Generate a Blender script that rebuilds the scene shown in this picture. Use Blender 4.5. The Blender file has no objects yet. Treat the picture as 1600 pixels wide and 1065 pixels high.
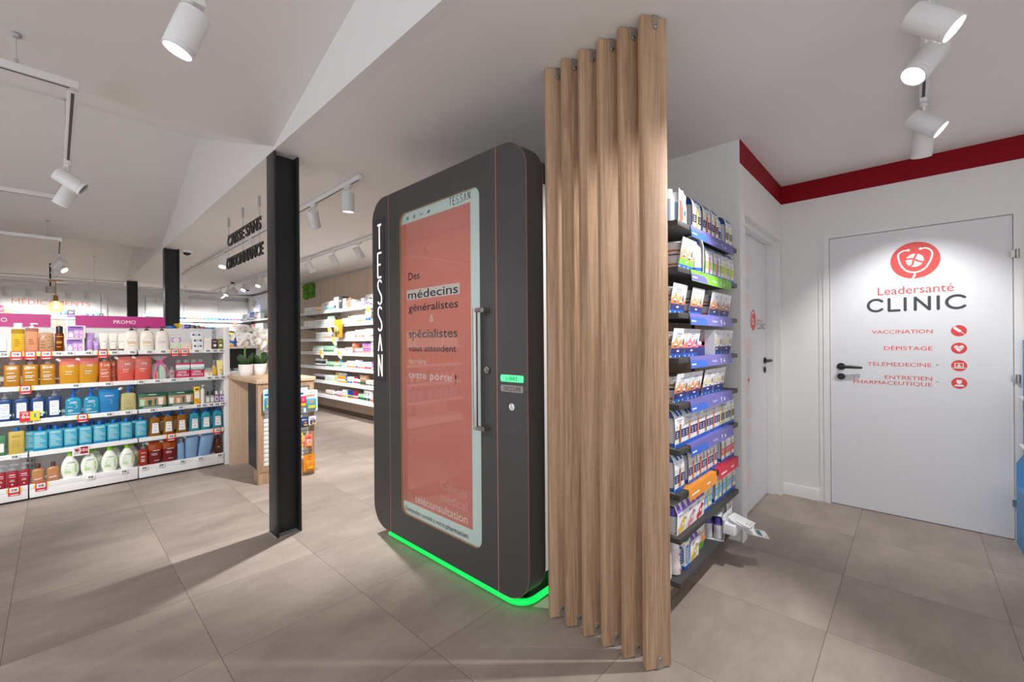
import bpy, bmesh, math, random
from mathutils import Vector, Matrix

S = bpy.context.scene
COL = S.collection
PI = math.pi
random.seed(11)

# ------------------------------------------------------------------ camera, world, exposure
# world axes: x runs deeper into the shop towards the clinic door wall, y deeper along the shelving, z up (metres)
F_PX = 668.0
cam_data = bpy.data.cameras.new('camera')
cam_data.sensor_width = 36.0
cam_data.sensor_fit = 'HORIZONTAL'
cam_data.lens = F_PX / 1600.0 * 36.0
cam_data.clip_start = 0.05
cam = bpy.data.objects.new('camera', cam_data)
COL.objects.link(cam)
HEADING, ROLL, CAM_Z = math.radians(43.1), math.radians(0.45), 1.30
cam.matrix_world = (Matrix.Translation((0, 0, CAM_Z)) @ Matrix.Rotation(HEADING - PI / 2, 4, 'Z')
                    @ Matrix.Rotation(PI / 2, 4, 'X') @ Matrix.Rotation(-ROLL, 4, 'Z'))
S.camera = cam

WORLD_STRENGTH = 1.25
world = bpy.data.worlds.new('world')
S.world = world
world.use_nodes = True
bg = world.node_tree.nodes['Background']
bg.inputs['Color'].default_value = (0.95, 0.985, 1.04, 1)
bg.inputs['Strength'].default_value = WORLD_STRENGTH

S.view_settings.view_transform = 'Standard'
S.view_settings.look = 'None'
S.view_settings.gamma = 1.0
S.view_settings.use_curve_mapping = False
S.view_settings.exposure = 0.3
SPOT_W = 28.0          # power of one lit track lamp

# ------------------------------------------------------------------ materials
def lin(c):
    c = c / 255.0
    return c / 12.92 if c <= 0.04045 else ((c + 0.055) / 1.055) ** 2.4

def rgb(r, g, b):
    return (lin(r), lin(g), lin(b), 1.0)

MATS = {}

def M(name, col, rough=0.5, metal=0.0, trans=0.0, emit=0.0, coat=0.0, vary=0.0, spec=0.5):
    """plain procedural material; trans adds a share of light that shines through, vary a faint mottling"""
    if name in MATS:
        return MATS[name]
    m = bpy.data.materials.new(name)
    m.use_nodes = True
    nt = m.node_tree
    p = nt.nodes['Principled BSDF']
    p.inputs['Base Color'].default_value = col
    p.inputs['Roughness'].default_value = rough
    p.inputs['Metallic'].default_value = metal
    p.inputs['Specular IOR Level'].default_value = spec
    if coat:
        p.inputs['Coat Weight'].default_value = coat
        p.inputs['Coat Roughness'].default_value = 0.05
    if emit:
        p.inputs['Emission Color'].default_value = col
        p.inputs['Emission Strength'].default_value = emit
    if vary:
        tc = nt.nodes.new('ShaderNodeTexCoord')
        n = nt.nodes.new('ShaderNodeTexNoise')
        n.inputs['Scale'].default_value = 9.0
        n.inputs['Detail'].default_value = 5.0
        nt.links.new(tc.outputs['Object'], n.inputs['Vector'])
        mx = nt.nodes.new('ShaderNodeMix')
        mx.data_type = 'RGBA'
        mx.inputs[6].default_value = tuple(c * (1 - vary) for c in col[:3]) + (1,)
        mx.inputs[7].default_value = tuple(min(1, c * (1 + vary)) for c in col[:3]) + (1,)
        nt.links.new(n.outputs['Fac'], mx.inputs[0])
        nt.links.new(mx.outputs[2], p.inputs['Base Color'])
    if trans:
        t = nt.nodes.new('ShaderNodeBsdfTranslucent')
        t.inputs['Color'].default_value = col
        mix = nt.nodes.new('ShaderNodeMixShader')
        mix.inputs[0].default_value = trans
        nt.links.new(p.outputs[0], mix.inputs[1])
        nt.links.new(t.outputs[0], mix.inputs[2])
        nt.links.new(mix.outputs[0], nt.nodes['Material Output'].inputs['Surface'])
    MATS[name] = m
    return m

def clear(name, tint=(1, 1, 1, 1), ior=1.45, rough=0.03, solid=0.0):
    """thin clear sheet: lets light straight through, mirrors at a glancing angle; solid adds a share of body colour"""
    if name in MATS:
        return MATS[name]
    m = bpy.data.materials.new(name)
    m.use_nodes = True
    nt = m.node_tree
    nt.nodes.remove(nt.nodes['Principled BSDF'])
    tr = nt.nodes.new('ShaderNodeBsdfTransparent')
    tr.inputs['Color'].default_value = tint
    gl = nt.nodes.new('ShaderNodeBsdfGlossy')
    gl.inputs['Roughness'].default_value = rough
    lw = nt.nodes.new('ShaderNodeLayerWeight')
    pw = nt.nodes.new('ShaderNodeMath')
    pw.operation = 'POWER'
    pw.inputs[1].default_value = 5.0
    nt.links.new(lw.outputs['Facing'], pw.inputs[0])
    r0 = ((ior - 1) / (ior + 1)) ** 2
    fr = nt.nodes.new('ShaderNodeMath')
    fr.operation = 'MULTIPLY_ADD'
    fr.inputs[1].default_value = 1 - r0
    fr.inputs[2].default_value = r0
    nt.links.new(pw.outputs[0], fr.inputs[0])
    mix = nt.nodes.new('ShaderNodeMixShader')
    nt.links.new(fr.outputs[0], mix.inputs[0])
    src = tr.outputs[0]
    if solid:
        df = nt.nodes.new('ShaderNodeBsdfDiffuse')
        df.inputs['Color'].default_value = tint
        m2 = nt.nodes.new('ShaderNodeMixShader')
        m2.inputs[0].default_value = solid
        nt.links.new(tr.outputs[0], m2.inputs[1])
        nt.links.new(df.outputs[0], m2.inputs[2])
        src = m2.outputs[0]
    nt.links.new(src, mix.inputs[1])
    nt.links.new(gl.outputs[0], mix.inputs[2])
    nt.links.new(mix.outputs[0], nt.nodes['Material Output'].inputs['Surface'])
    MATS[name] = m
    return m

def wood(name, dark, light, rough=0.55, scale=1.0, seams=0.0):
    """oak laminate, grain along the object's z; seams > 0 adds vertical board joints every so many metres"""
    m = bpy.data.materials.new(name)
    m.use_nodes = True
    nt = m.node_tree
    L = nt.links.new
    p = nt.nodes['Principled BSDF']
    p.inputs['Roughness'].default_value = rough
    p.inputs['Specular IOR Level'].default_value = 0.3
    tc = nt.nodes.new('ShaderNodeTexCoord')
    oi = nt.nodes.new('ShaderNodeObjectInfo')
    mul = nt.nodes.new('ShaderNodeMath')
    mul.operation = 'MULTIPLY'
    mul.inputs[1].default_value = 37.0
    L(oi.outputs['Random'], mul.inputs[0])
    add = nt.nodes.new('ShaderNodeVectorMath')
    add.operation = 'ADD'
    L(tc.outputs['Object'], add.inputs[0])
    L(mul.outputs[0], add.inputs[1])
    def grain(sx, sz, detail, dist):
        mp = nt.nodes.new('ShaderNodeMapping')
        mp.inputs['Scale'].default_value = (sx * scale, sx * scale, sz * scale)
        L(add.outputs[0], mp.inputs['Vector'])
        n = nt.nodes.new('ShaderNodeTexNoise')
        n.inputs['Scale'].default_value = 1.0
        n.inputs['Detail'].default_value = detail
        n.inputs['Roughness'].default_value = 0.6
        n.inputs['Distortion'].default_value = dist
        L(mp.outputs[0], n.inputs['Vector'])
        return n.outputs['Fac']
    def mixf(f, a, b):
        mx = nt.nodes.new('ShaderNodeMix')
        mx.inputs[0].default_value = f
        L(a, mx.inputs[2])
        L(b, mx.inputs[3])
        return mx.outputs[0]
    broad = grain(26, 1.0, 4, 2.6)         # slow figure of the board
    fine = grain(260, 7, 5, 0.3)          # pores
    cross = grain(25, 260, 2, 0.0)         # faint saw marks across
    v = mixf(0.07, mixf(0.42, broad, fine), cross)
    tone = nt.nodes.new('ShaderNodeMath')  # each board a touch lighter or darker
    tone.operation = 'MULTIPLY_ADD'
    tone.inputs[1].default_value = 0.10
    L(oi.outputs['Random'], tone.inputs[0])
    L(v, tone.inputs[2])
    v = tone.outputs[0]
    cr = nt.nodes.new('ShaderNodeValToRGB')
    cr.color_ramp.elements[0].position = 0.40
    cr.color_ramp.elements[0].color = dark
    cr.color_ramp.elements[1].position = 0.66
    cr.color_ramp.elements[1].color = light
    L(v, cr.inputs[0])
    out = cr.outputs[0]
    if seams:
        sp = nt.nodes.new('ShaderNodeSeparateXYZ')
        L(tc.outputs['Object'], sp.inputs[0])
        dv = nt.nodes.new('ShaderNodeMath')
        dv.operation = 'DIVIDE'
        dv.inputs[1].default_value = seams
        L(sp.outputs['Y'], dv.inputs[0])
        fr = nt.nodes.new('ShaderNodeMath')
        fr.operation = 'FRACT'
        L(dv.outputs[0], fr.inputs[0])
        lt = nt.nodes.new('ShaderNodeMath')
        lt.operation = 'LESS_THAN'
        lt.inputs[1].default_value = 0.008
        L(fr.outputs[0], lt.inputs[0])
        m3 = nt.nodes.new('ShaderNodeMix')
        m3.data_type = 'RGBA'
        L(lt.outputs[0], m3.inputs[0])
        L(out, m3.inputs[6])
        m3.inputs[7].default_value = tuple(c * 0.35 for c in dark[:3]) + (1,)
        out = m3.outputs[2]
    L(out, p.inputs['Base Color'])
    MATS[name] = m
    return m

def floor_material():
    m = bpy.data.materials.new('floor_tiles')
    m.use_nodes = True
    nt = m.node_tree
    L = nt.links.new
    p = nt.nodes['Principled BSDF']
    tc = nt.nodes.new('ShaderNodeTexCoord')
    sp = nt.nodes.new('ShaderNodeSeparateXYZ')
    L(tc.outputs['Object'], sp.inputs[0])
    def mth(op, a, b=None):
        n = nt.nodes.new('ShaderNodeMath')
        n.operation = op
        for i, q in enumerate((a, b)):
            if q is None:
                continue
            if isinstance(q, (int, float)):
                n.inputs[i].default_value = q
            else:
                L(q, n.inputs[i])
        return n.outputs[0]
    gx = mth('DIVIDE', mth('SUBTRACT', sp.outputs['X'], 0.4615), 0.6225)
    gy = mth('DIVIDE', mth('SUBTRACT', sp.outputs['Y'], 0.283), 0.605)
    fx, fy = mth('FRACT', gx), mth('FRACT', gy)
    w = 0.0032
    j = mth('MAXIMUM', mth('LESS_THAN', fx, w), mth('LESS_THAN', fy, w))
    cb = nt.nodes.new('ShaderNodeCombineXYZ')
    L(mth('FLOOR', gx), cb.inputs[0])
    L(mth('FLOOR', gy), cb.inputs[1])
    wn = nt.nodes.new('ShaderNodeTexWhiteNoise')
    wn.noise_dimensions = '2D'
    L(cb.outputs[0], wn.inputs['Vector'])
    mp = nt.nodes.new('ShaderNodeMapping')
    mp.inputs['Scale'].default_value = (1.2, 2.4, 1)
    L(tc.outputs['Object'], mp.inputs['Vector'])
    ad = nt.nodes.new('ShaderNodeVectorMath')
    ad.operation = 'ADD'
    L(mp.outputs[0], ad.inputs[0])
    sc = nt.nodes.new('ShaderNodeVectorMath')
    sc.operation = 'SCALE'
    sc.inputs[3].default_value = 3.7
    L(cb.outputs[0], sc.inputs[0])
    L(sc.outputs[0], ad.inputs[1])
    n1 = nt.nodes.new('ShaderNodeTexNoise')
    n1.inputs['Scale'].default_value = 1.7
    n1.inputs['Detail'].default_value = 7
    n1.inputs['Roughness'].default_value = 0.62
    L(ad.outputs[0], n1.inputs['Vector'])
    n2 = nt.nodes.new('ShaderNodeTexNoise')
    n2.inputs['Scale'].default_value = 120
    n2.inputs['Detail'].default_value = 3
    L(tc.outputs['Object'], n2.inputs['Vector'])
    v = mth('ADD', mth('MULTIPLY', n1.outputs['Fac'], 0.7), mth('ADD', mth('MULTIPLY', n2.outputs['Fac'], 0.2), mth('MULTIPLY', wn.outputs['Value'], 0.12)))
    cr = nt.nodes.new('ShaderNodeValToRGB')
    cr.color_ramp.elements[0].position = 0.30
    cr.color_ramp.elements[0].color = FLOOR_DARK
    cr.color_ramp.elements[1].position = 0.74
    cr.color_ramp.elements[1].color = FLOOR_LIGHT
    L(v, cr.inputs[0])
    mx = nt.nodes.new('ShaderNodeMix')
    mx.data_type = 'RGBA'
    L(j, mx.inputs[0])
    L(cr.outputs[0], mx.inputs[6])
    mx.inputs[7].default_value = rgb(84, 74, 66)
    L(mx.outputs[2], p.inputs['Base Color'])
    p.inputs['Roughness'].default_value = 0.5
    p.inputs['Specular IOR Level'].default_value = 0.3
    L(mth('ADD', 0.42, mth('MULTIPLY', n1.outputs['Fac'], 0.25)), p.inputs['Roughness'])
    bp = nt.nodes.new('ShaderNodeBump')
    bp.inputs['Strength'].default_value = 0.12
    bp.inputs['Distance'].default_value = 0.002
    L(mth('SUBTRACT', n2.outputs['Fac'], mth('MULTIPLY', j, 2.0)), bp.inputs['Height'])
    L(bp.outputs[0], p.inputs['Normal'])
    return m

FLOOR_DARK, FLOOR_LIGHT = rgb(142, 129, 120), rgb(186, 172, 161)

WHITE = M('white_paint', rgb(234, 232, 231), 0.6, vary=0.015)
CEIL = M('ceiling_paint', rgb(238, 235, 233), 0.75, vary=0.01)
DOORW = M('door_white', rgb(226, 227, 231), 0.45, vary=0.01)
RED = M('crimson_paint', rgb(142, 0, 22), 0.6, spec=.2)
BLACKSTEEL = M('black_steel', rgb(36, 36, 37), 0.42, vary=0.15)
CHAR = M('charcoal_laminate', rgb(69, 66, 66), 0.5, vary=0.05)
DARKEDGE = M('dark_edge', rgb(50, 45, 43), 0.5)
COPPER = M('raw_board_edge', rgb(178, 126, 86), 0.5)
STEEL = M('brushed_steel', rgb(176, 172, 166), 0.28, metal=1.0)
BRACKET = M('bracket_steel', rgb(160, 150, 140), 0.4, metal=0.35)
BLK = M('matt_black', rgb(22, 22, 23), 0.4)
WMETAL = M('white_metal', rgb(232, 231, 231), 0.4)
LGREY = M('light_grey', rgb(176, 176, 178), 0.5)
MGREY = M('mid_grey', rgb(112, 112, 116), 0.5)
DGREY = M('dark_grey', rgb(60, 60, 64), 0.5)
SHELFDARK = M('anthracite_laminate', rgb(66, 64, 63), 0.5, vary=0.06)
PAPER = M('white_card', rgb(240, 240, 241), 0.5)
CREAM = M('cream_plastic', rgb(236, 228, 214), 0.35)
LENS = M('lamp_lens_lit', (1, 0.97, 0.93, 1), emit=14.0)
LENSOFF = M('lamp_lens_dark', rgb(120, 120, 120), 0.2)
CORAL = M('coral_vinyl', rgb(222, 70, 66), 0.45)
CORALPALE = M('pale_coral_vinyl', rgb(236, 216, 216), 0.5)
GREYPALE = M('pale_grey_vinyl', rgb(216, 219, 226), 0.5)
INK = M('slate_vinyl', rgb(62, 62, 70), 0.45)
NAVYTXT = M('navy_print', rgb(24, 32, 52), 0.45)
TXTW = M('white_print', rgb(240, 240, 240), 0.5)
OAK = wood('oak_laminate', rgb(152, 118, 90), rgb(200, 166, 136))
OAKPALE = wood('pale_oak_laminate', rgb(188, 158, 130), rgb(214, 186, 158))
OAKWALL = wood('oak_wall_panel', rgb(192, 170, 152), rgb(212, 192, 174), seams=0.62)
LEAF = M('leaf_green', rgb(52, 84, 46), 0.5, vary=0.2)
MOSS = M('moss_green', rgb(92, 150, 40), 0.9, vary=0.5)
PETAL = M('petal_white', rgb(246, 244, 242), 0.6, trans=0.3)
GLASS = clear('door_glass', (0.97, 0.99, 0.98, 1), 1.5, 0.02)
CLEARP = clear('clear_plastic', (0.96, 0.97, 0.97, 1), 1.4, 0.08, solid=0.12)

# ------------------------------------------------------------------ mesh builder
TEXTS = {}
CAPH = 0.7

def load_texts(items):
    """items: (key, words, weight, extrude). Turns each into flat or solid letters once."""
    obs = []
    for key, body, weight, ext in items:
        c = bpy.data.curves.new('lettering', 'FONT')
        c.body = body
        c.size = 1.0
        c.offset = weight
        c.extrude = ext
        c.resolution_u = 3
        o = bpy.data.objects.new('lettering', c)
        COL.objects.link(o)
        obs.append((key, o))
    bpy.context.view_layer.update()
    dg = bpy.context.evaluated_depsgraph_get()
    for key, o in obs:
        me = bpy.data.meshes.new_from_object(o.evaluated_get(dg))
        vs = [tuple(v.co) for v in me.vertices]
        fs = [tuple(p.vertices) for p in me.polygons]
        xs = [v[0] for v in vs]
        TEXTS[key] = (vs, fs, min(xs), max(xs))
        bpy.data.meshes.remove(me)
        c = o.data
        bpy.data.objects.remove(o)
        bpy.data.curves.remove(c)

class MB:
    """collects shapes into ONE mesh object"""
    def __init__(s):
        s.v, s.f, s.m, s.mats = [], [], [], []

    def mi(s, mat):
        if mat not in s.mats:
            s.mats.append(mat)
        return s.mats.index(mat)

    def poly(s, pts, mat):
        b = len(s.v)
        s.v += [tuple(p) for p in pts]
        s.f.append(tuple(range(b, b + len(pts))))
        s.m.append(s.mi(mat))
        return s

    def raw(s, vs, fs, mat):
        b = len(s.v)
        k = s.mi(mat)
        s.v += [tuple(p) for p in vs]
        for f in fs:
            s.f.append(tuple(b + i for i in f))
            s.m.append(k)
        return s

    def box(s, x0, y0, z0, x1, y1, z1, mat, ch=0.0):
        if not ch:
            vs = [(x0, y0, z0), (x1, y0, z0), (x1, y1, z0), (x0, y1, z0), (x0, y0, z1), (x1, y0, z1), (x1, y1, z1), (x0, y1, z1)]
            fs = [(0, 3, 2, 1), (4, 5, 6, 7), (0, 1, 5, 4), (1, 2, 6, 5), (2, 3, 7, 6), (3, 0, 4, 7)]
            return s.raw(vs, fs, mat)
        bm = bmesh.new()
        bmesh.ops.create_cube(bm, size=1.0)
        for v in bm.verts:
            v.co = ((x0 + x1) / 2 + v.co.x * (x1 - x0), (y0 + y1) / 2 + v.co.y * (y1 - y0), (z0 + z1) / 2 + v.co.z * (z1 - z0))
        bmesh.ops.bevel(bm, geom=list(bm.edges), offset=ch, segments=2, affect='EDGES', profile=0.5)
        bm.verts.index_update()
        s.raw([v.co[:] for v in bm.verts], [[v.index for v in f.verts] for f in bm.faces], mat)
        bm.free()
        return s

    def prism(s, pts, axis, a, b, mat, cap=None):
        """outline in the plane across axis, pushed from a to b; x: (y,z)  y: (x,z)  z: (x,y)"""
        def P(p, t):
            return (t, p[0], p[1]) if axis == 'x' else (p[0], t, p[1]) if axis == 'y' else (p[0], p[1], t)
        n = len(pts)
        ar = sum(pts[i][0] * pts[(i + 1) % n][1] - pts[(i + 1) % n][0] * pts[i][1] for i in range(n))
        flip = (ar > 0) == (axis == 'y')
        vs = [P(p, a) for p in pts] + [P(p, b) for p in pts]
        q = [(i, (i + 1) % n, n + (i + 1) % n, n + i) for i in range(n)]
        caps = [tuple(range(n - 1, -1, -1)), tuple(range(n, 2 * n))]
        if flip:
            q = [t[::-1] for t in q]
            caps = [t[::-1] for t in caps]
        s.raw(vs, q, mat)
        b0 = len(s.v) - 2 * n
        k = s.mi(cap or mat)
        for c in caps:
            s.f.append(tuple(b0 + i for i in c))
            s.m.append(k)
        return s

    def loft(s, rings, mat, cx=0, cy=0, seg=20, capb=True, capt=True):
        """rings: (z, rx, ry, exponent[, material of the band above])"""
        b = len(s.v)
        for r in rings:
            z, rx, ry, n = r[:4]
            for i in range(seg):
                t = 2 * PI * (i + 0.5) / seg
                c, q = math.cos(t), math.sin(t)
                s.v.append((cx + rx * math.copysign(abs(c) ** (2 / n), c), cy + ry * math.copysign(abs(q) ** (2 / n), q), z))
        for j in range(len(rings) - 1):
            k = s.mi(rings[j][4] if len(rings[j]) > 4 and rings[j][4] else mat)
            for i in range(seg):
                i2 = (i + 1) % seg
                s.f.append((b + j * seg + i, b + j * seg + i2, b + (j + 1) * seg + i2, b + (j + 1) * seg + i))
                s.m.append(k)
        if capb:
            s.f.append(tuple(b + i for i in range(seg - 1, -1, -1)))
            s.m.append(s.mi(mat))
        if capt:
            o = b + (len(rings) - 1) * seg
            s.f.append(tuple(o + i for i in range(seg)))
            s.m.append(s.mi(rings[-1][4] if len(rings[-1]) > 4 and rings[-1][4] else mat))
        return s

    def tube(s, pts, r, mat, seg=10, cap=True):
        """round bar along points; r one radius or one per point"""
        pts = [Vector(p) for p in pts]
        rs = r if isinstance(r, (list, tuple)) else [r] * len(pts)
        b = len(s.v)
        k = s.mi(mat)
        ref = None
        axis = (pts[-1] - pts[0]).normalized()
        for i, p in enumerate(pts):
            d = pts[min(i + 1, len(pts) - 1)] - pts[max(i - 1, 0)]
            if d.length < 1e-7:
                d = pts[min(i + 2, len(pts) - 1)] - pts[max(i - 2, 0)]
            d = d.normalized() if d.length > 1e-7 else axis.copy()
            if ref is None:
                ref = d.orthogonal().normalized()
            ref = (ref - d * ref.dot(d)).normalized()
            w = d.cross(ref)
            for j in range(seg):
                t = 2 * PI * j / seg
                s.v.append(tuple(p + (ref * math.cos(t) + w * math.sin(t)) * rs[i]))
        for i in range(len(pts) - 1):
            for j in range(seg):
                j2 = (j + 1) % seg
                s.f.append((b + i * seg + j, b + i * seg + j2, b + (i + 1) * seg + j2, b + (i + 1) * seg + j))
                s.m.append(k)
        if cap:
            s.f.append(tuple(b + j for j in range(seg - 1, -1, -1)))
            s.f.append(tuple(b + (len(pts) - 1) * seg + j for j in range(seg)))
            s.m += [k, k]
        return s

    def move(s, mat4, start=0):
        for i in range(start, len(s.v)):
            s.v[i] = tuple(mat4 @ Vector(s.v[i]))
        return s

    def build(s, name, parent=None, loc=None, rotz=0.0, smooth=True):
        me = bpy.data.meshes.new(name)
        me.from_pydata(s.v, [], s.f)
        for m in s.mats:
            me.materials.append(m)
        me.polygons.foreach_set('material_index', s.m)
        if smooth:
            me.polygons.foreach_set('use_smooth', [True] * len(s.f))
            me.update()
            me.set_sharp_from_angle(angle=math.radians(38))
        me.update()
        o = bpy.data.objects.new(name, me)
        COL.objects.link(o)
        if parent:
            o.parent = parent
        if loc:
            o.location = loc
        if rotz:
            o.rotation_euler.z = rotz
        return o

class Face:
    """prints flat shapes on a plane of a mesh: o origin, xd and yd the print's own axes; each layer sits a hair above the last"""
    def __init__(s, mb, o, xd, yd, lift=0.0006):
        s.mb, s.o, s.xd, s.yd = mb, Vector(o), Vector(xd), Vector(yd)
        s.n = s.xd.cross(s.yd).normalized()
        s.lift = lift

    def P(s, a, b, k=1):
        return tuple(s.o + s.xd * a + s.yd * b + s.n * (s.lift * k))

    def poly(s, pts, mat, k=1):
        ar = sum(pts[i][0] * pts[(i + 1) % len(pts)][1] - pts[(i + 1) % len(pts)][0] * pts[i][1] for i in range(len(pts)))
        if ar < 0:
            pts = pts[::-1]
        s.mb.poly([s.P(a, b, k) for a, b in pts], mat)

    def rect(s, a0, b0, a1, b1, mat, k=1):
        s.poly([(a0, b0), (a1, b0), (a1, b1), (a0, b1)], mat, k)

    def disc(s, a, b, ra, mat, k=1, rb=None, seg=28, t0=0, t1=2 * PI):
        rb = rb or ra
        full = abs(t1 - t0) > 6.28
        n = seg if full else seg + 1
        s.poly([(a + ra * math.cos(t0 + (t1 - t0) * i / seg), b + rb * math.sin(t0 + (t1 - t0) * i / seg)) for i in range(n)], mat, k)

    def rrect(s, a0, b0, a1, b1, r, mat, k=1):
        s.poly(rrect(a0, b0, a1, b1, r), mat, k)

    def ribbon(s, pts, w, mat, k=1):
        n = len(pts)
        L, R = [], []
        for i in range(n):
            p, q = Vector(pts[max(i - 1, 0)]), Vector(pts[min(i + 1, n - 1)])
            d = (q - p).normalized()
            nn = Vector((-d.y, d.x)) * (w / 2)
            c = Vector(pts[i])
            L.append(c + nn)
            R.append(c - nn)
        for i in range(n - 1):
            s.poly([tuple(L[i]), tuple(R[i]), tuple(R[i + 1]), tuple(L[i + 1])], mat, k)

    def text(s, key, a0, a1, base, cap, mat, k=1):
        vs, fs, x0, x1 = TEXTS[key]
        sx, sy = (a1 - a0) / (x1 - x0), cap / CAPH
        vv = []
        for x, y, z in vs:
            p = s.o + s.xd * (a0 + (x - x0) * sx) + s.yd * (base + y * sy) + s.n * (s.lift * k + z * sy)
            vv.append(tuple(p))
        s.mb.raw(vv, fs, mat)

def rrect(a0, b0, a1, b1, r, seg=7):
    pts = []
    for cx, cy, t in ((a1 - r, b0 + r, -PI / 2), (a1 - r, b1 - r, 0), (a0 + r, b1 - r, PI / 2), (a0 + r, b0 + r, PI)):
        for i in range(seg + 1):
            q = t + PI / 2 * i / seg
            pts.append((cx + r * math.cos(q), cy + r * math.sin(q)))
    return pts

def arc(cx, cy, r, t0, t1, n=12, ry=None):
    ry = ry or r
    return [(cx + r * math.cos(t0 + (t1 - t0) * i / n), cy + ry * math.sin(t0 + (t1 - t0) * i / n)) for i in range(n + 1)]

# ------------------------------------------------------------------ things, parts, setting
def tag(o, label, cat, group=None, kind=None):
    o['label'] = label
    o['category'] = cat
    if group:
        o['group'] = group
    if kind:
        o['kind'] = kind
    return o

def thing(name, loc, label, cat, group=None, rotz=0.0):
    o = bpy.data.objects.new(name, None)
    o.empty_display_size = 0.05
    COL.objects.link(o)
    o.location = loc
    o.rotation_euler.z = rotz
    return tag(o, label, cat, group)

def struct(mb, name, label=None, cat=None, loc=None):
    o = mb.build(name, loc=loc)
    o['kind'] = 'structure'
    o['label'] = label or name.replace('_', ' ')
    o['category'] = cat or name.split('_')[0]
    return o

KIDS = {}

def kids(o):
    return KIDS.get(o.name) or list(o.children)

def dup(root, loc, label, rotz=None, group=None):
    """copies a thing with its parts and sub-parts"""
    r = root.copy()
    COL.objects.link(r)
    r.location = loc
    if rotz is not None:
        r.rotation_euler.z = rotz
    r['label'] = label
    if group:
        r['group'] = group
    for ch in list(root.children):
        c = ch.copy()
        COL.objects.link(c)
        c.parent = r
        for g in list(ch.children):
            d = g.copy()
            COL.objects.link(d)
            d.parent = c
    return r

ORD = ['first', 'second', 'third', 'fourth', 'fifth', 'sixth', 'seventh', 'eighth', 'ninth', 'tenth', 'eleventh', 'twelfth', 'thirteenth',
       'fourteenth', 'fifteenth', 'sixteenth', 'seventeenth', 'eighteenth', 'nineteenth', 'twentieth', 'twenty-first', 'twenty-second',
       'twenty-third', 'twenty-fourth', 'twenty-fifth', 'twenty-sixth', 'twenty-seventh', 'twenty-eighth', 'twenty-ninth', 'thirtieth',
       'thirty-first', 'thirty-second', 'thirty-third', 'thirty-fourth', 'thirty-fifth', 'thirty-sixth', 'thirty-seventh', 'thirty-eighth', 'thirty-ninth', 'fortieth']

load_texts([(k, k, w * .5, 0.0) for k, w in [
    ('Des', .012), ('médecins', .018), ('généralistes', .012), ('&', .0), ('spécialistes', .018), ('vous attendent', .008), ('derrière', .0),
    ('cette porte', .012), ('!', .012), ('Cabinet', .008), ('médical', .008), ('de', .006), ('téléconsultation', .022),
    ('Demandez conseil à votre', -.004), ('pharmacien', .012), ('LIBRE', .012), ('OCCUPE', .012),
    ('Leadersanté', .0), ('CLINIC', .0), ('VACCINATION', .004), ('DÉPISTAGE', .004), ('TÉLÉMEDECINE', 0), ('ENTRETIEN', .004),
    ('PHARMACEUTIQUE', 0), ('>', .0), ('PROMO', 0), ('MÉDICAMENTS', 0), ('SVR', .004), ('URIAGE', .012), ('BIODERMA', 0),
    ('KLORANE', .0), ('NUXE', .006), ('A-DERMA', .0), ('Cavaillès', .0), ('OFFRE', .02), ('SPECIALE', .02), ('Fresubin', .0),     ('in', .02), ('f', .02), ('6', .02), ('€', .0), ('10', .02), ('hello', .02)]])
# ------------------------------------------------------------------ the setting
mb = MB().box(-3.2, -3.2, -0.1, 4.4, 13.4, 0.0, floor_material())
struct(mb, 'floor', 'large beige-grey stone-look floor tiles', 'floor')

CEILZ = 2.58
mb = MB().box(1.0, -3.2, CEILZ, 4.4, 13.3, 2.68, CEIL)
mb.box(-3.2, 12.0, CEILZ, 1.0, 13.3, 2.68, CEIL)
struct(mb, 'ceiling', 'flat white ceiling over the cabin and clinic corner', 'ceiling')
prof = [(-3.2, 2.75), (-1.35, CEILZ), (0.8, 3.30), (3.08, CEILZ + 0.02), (5.25, 3.37), (7.55, CEILZ + 0.02), (9.75, 3.33), (12.0, CEILZ + 0.02)]
up = [(a, b + 0.1) for a, b in prof[::-1]]
mb = MB().prism(prof + up, 'x', -3.2, 1.0, CEIL)
struct(mb, 'ceiling.001', 'folded white ceiling of pitched bays along the shop', 'ceiling')
mb = MB()
for i in range(1, len(prof) - 2, 2):
    (a, za), (r, zr), (c, zc) = prof[i], prof[i + 1], prof[i + 2]
    mb.prism([(a, CEILZ - 0.001), (c, CEILZ - 0.001), (c, CEILZ + 0.1), (r, zr + 0.1), (a, CEILZ + 0.1)], 'x', 0.998, 1.06, WHITE)
struct(mb, 'trim_1', 'white gable faces closing the folded ceiling above the steel columns', 'trim')

# shop walls
mb = MB().box(3.65, 2.9, 0, 3.75, 13.1, CEILZ, OAKWALL)
struct(mb, 'wall_right', 'oak panelled side wall behind the long shelves', 'wall')
mb = MB().box(3.635, 2.9, 2.552, 3.65, 9.95, CEILZ, LGREY)
struct(mb, 'trim_4', 'thin grey trim between the oak wall and the ceiling', 'trim')
mb = MB().box(-3.2, 13.1, 0, 3.75, 13.2, CEILZ, WHITE)
struct(mb, 'wall_back', 'white back wall of the shop', 'wall')
mb = MB().box(3.0, 0.92, 0, 3.1, 2.9, CEILZ, WHITE)
mb.box(3.1, 2.8, 0, 3.75, 2.9, CEILZ, WHITE)
struct(mb, 'wall_front', 'white partition wall behind the nutrition shelves', 'wall')

mb = MB().box(-3.3, 5.6, 0, -3.2, 13.2, 2.7, WHITE)  # unseen wall added to keep the bright world out of the door reflection
mb.prism([(5.6, 2.7), (13.2, 2.7), (13.2, 3.5), (5.6, 3.5)], 'x', -3.3, -3.2, WHITE)
struct(mb, 'wall_far', 'added unseen white wall that blocks daylight from the cabin door reflection', 'wall')

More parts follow.
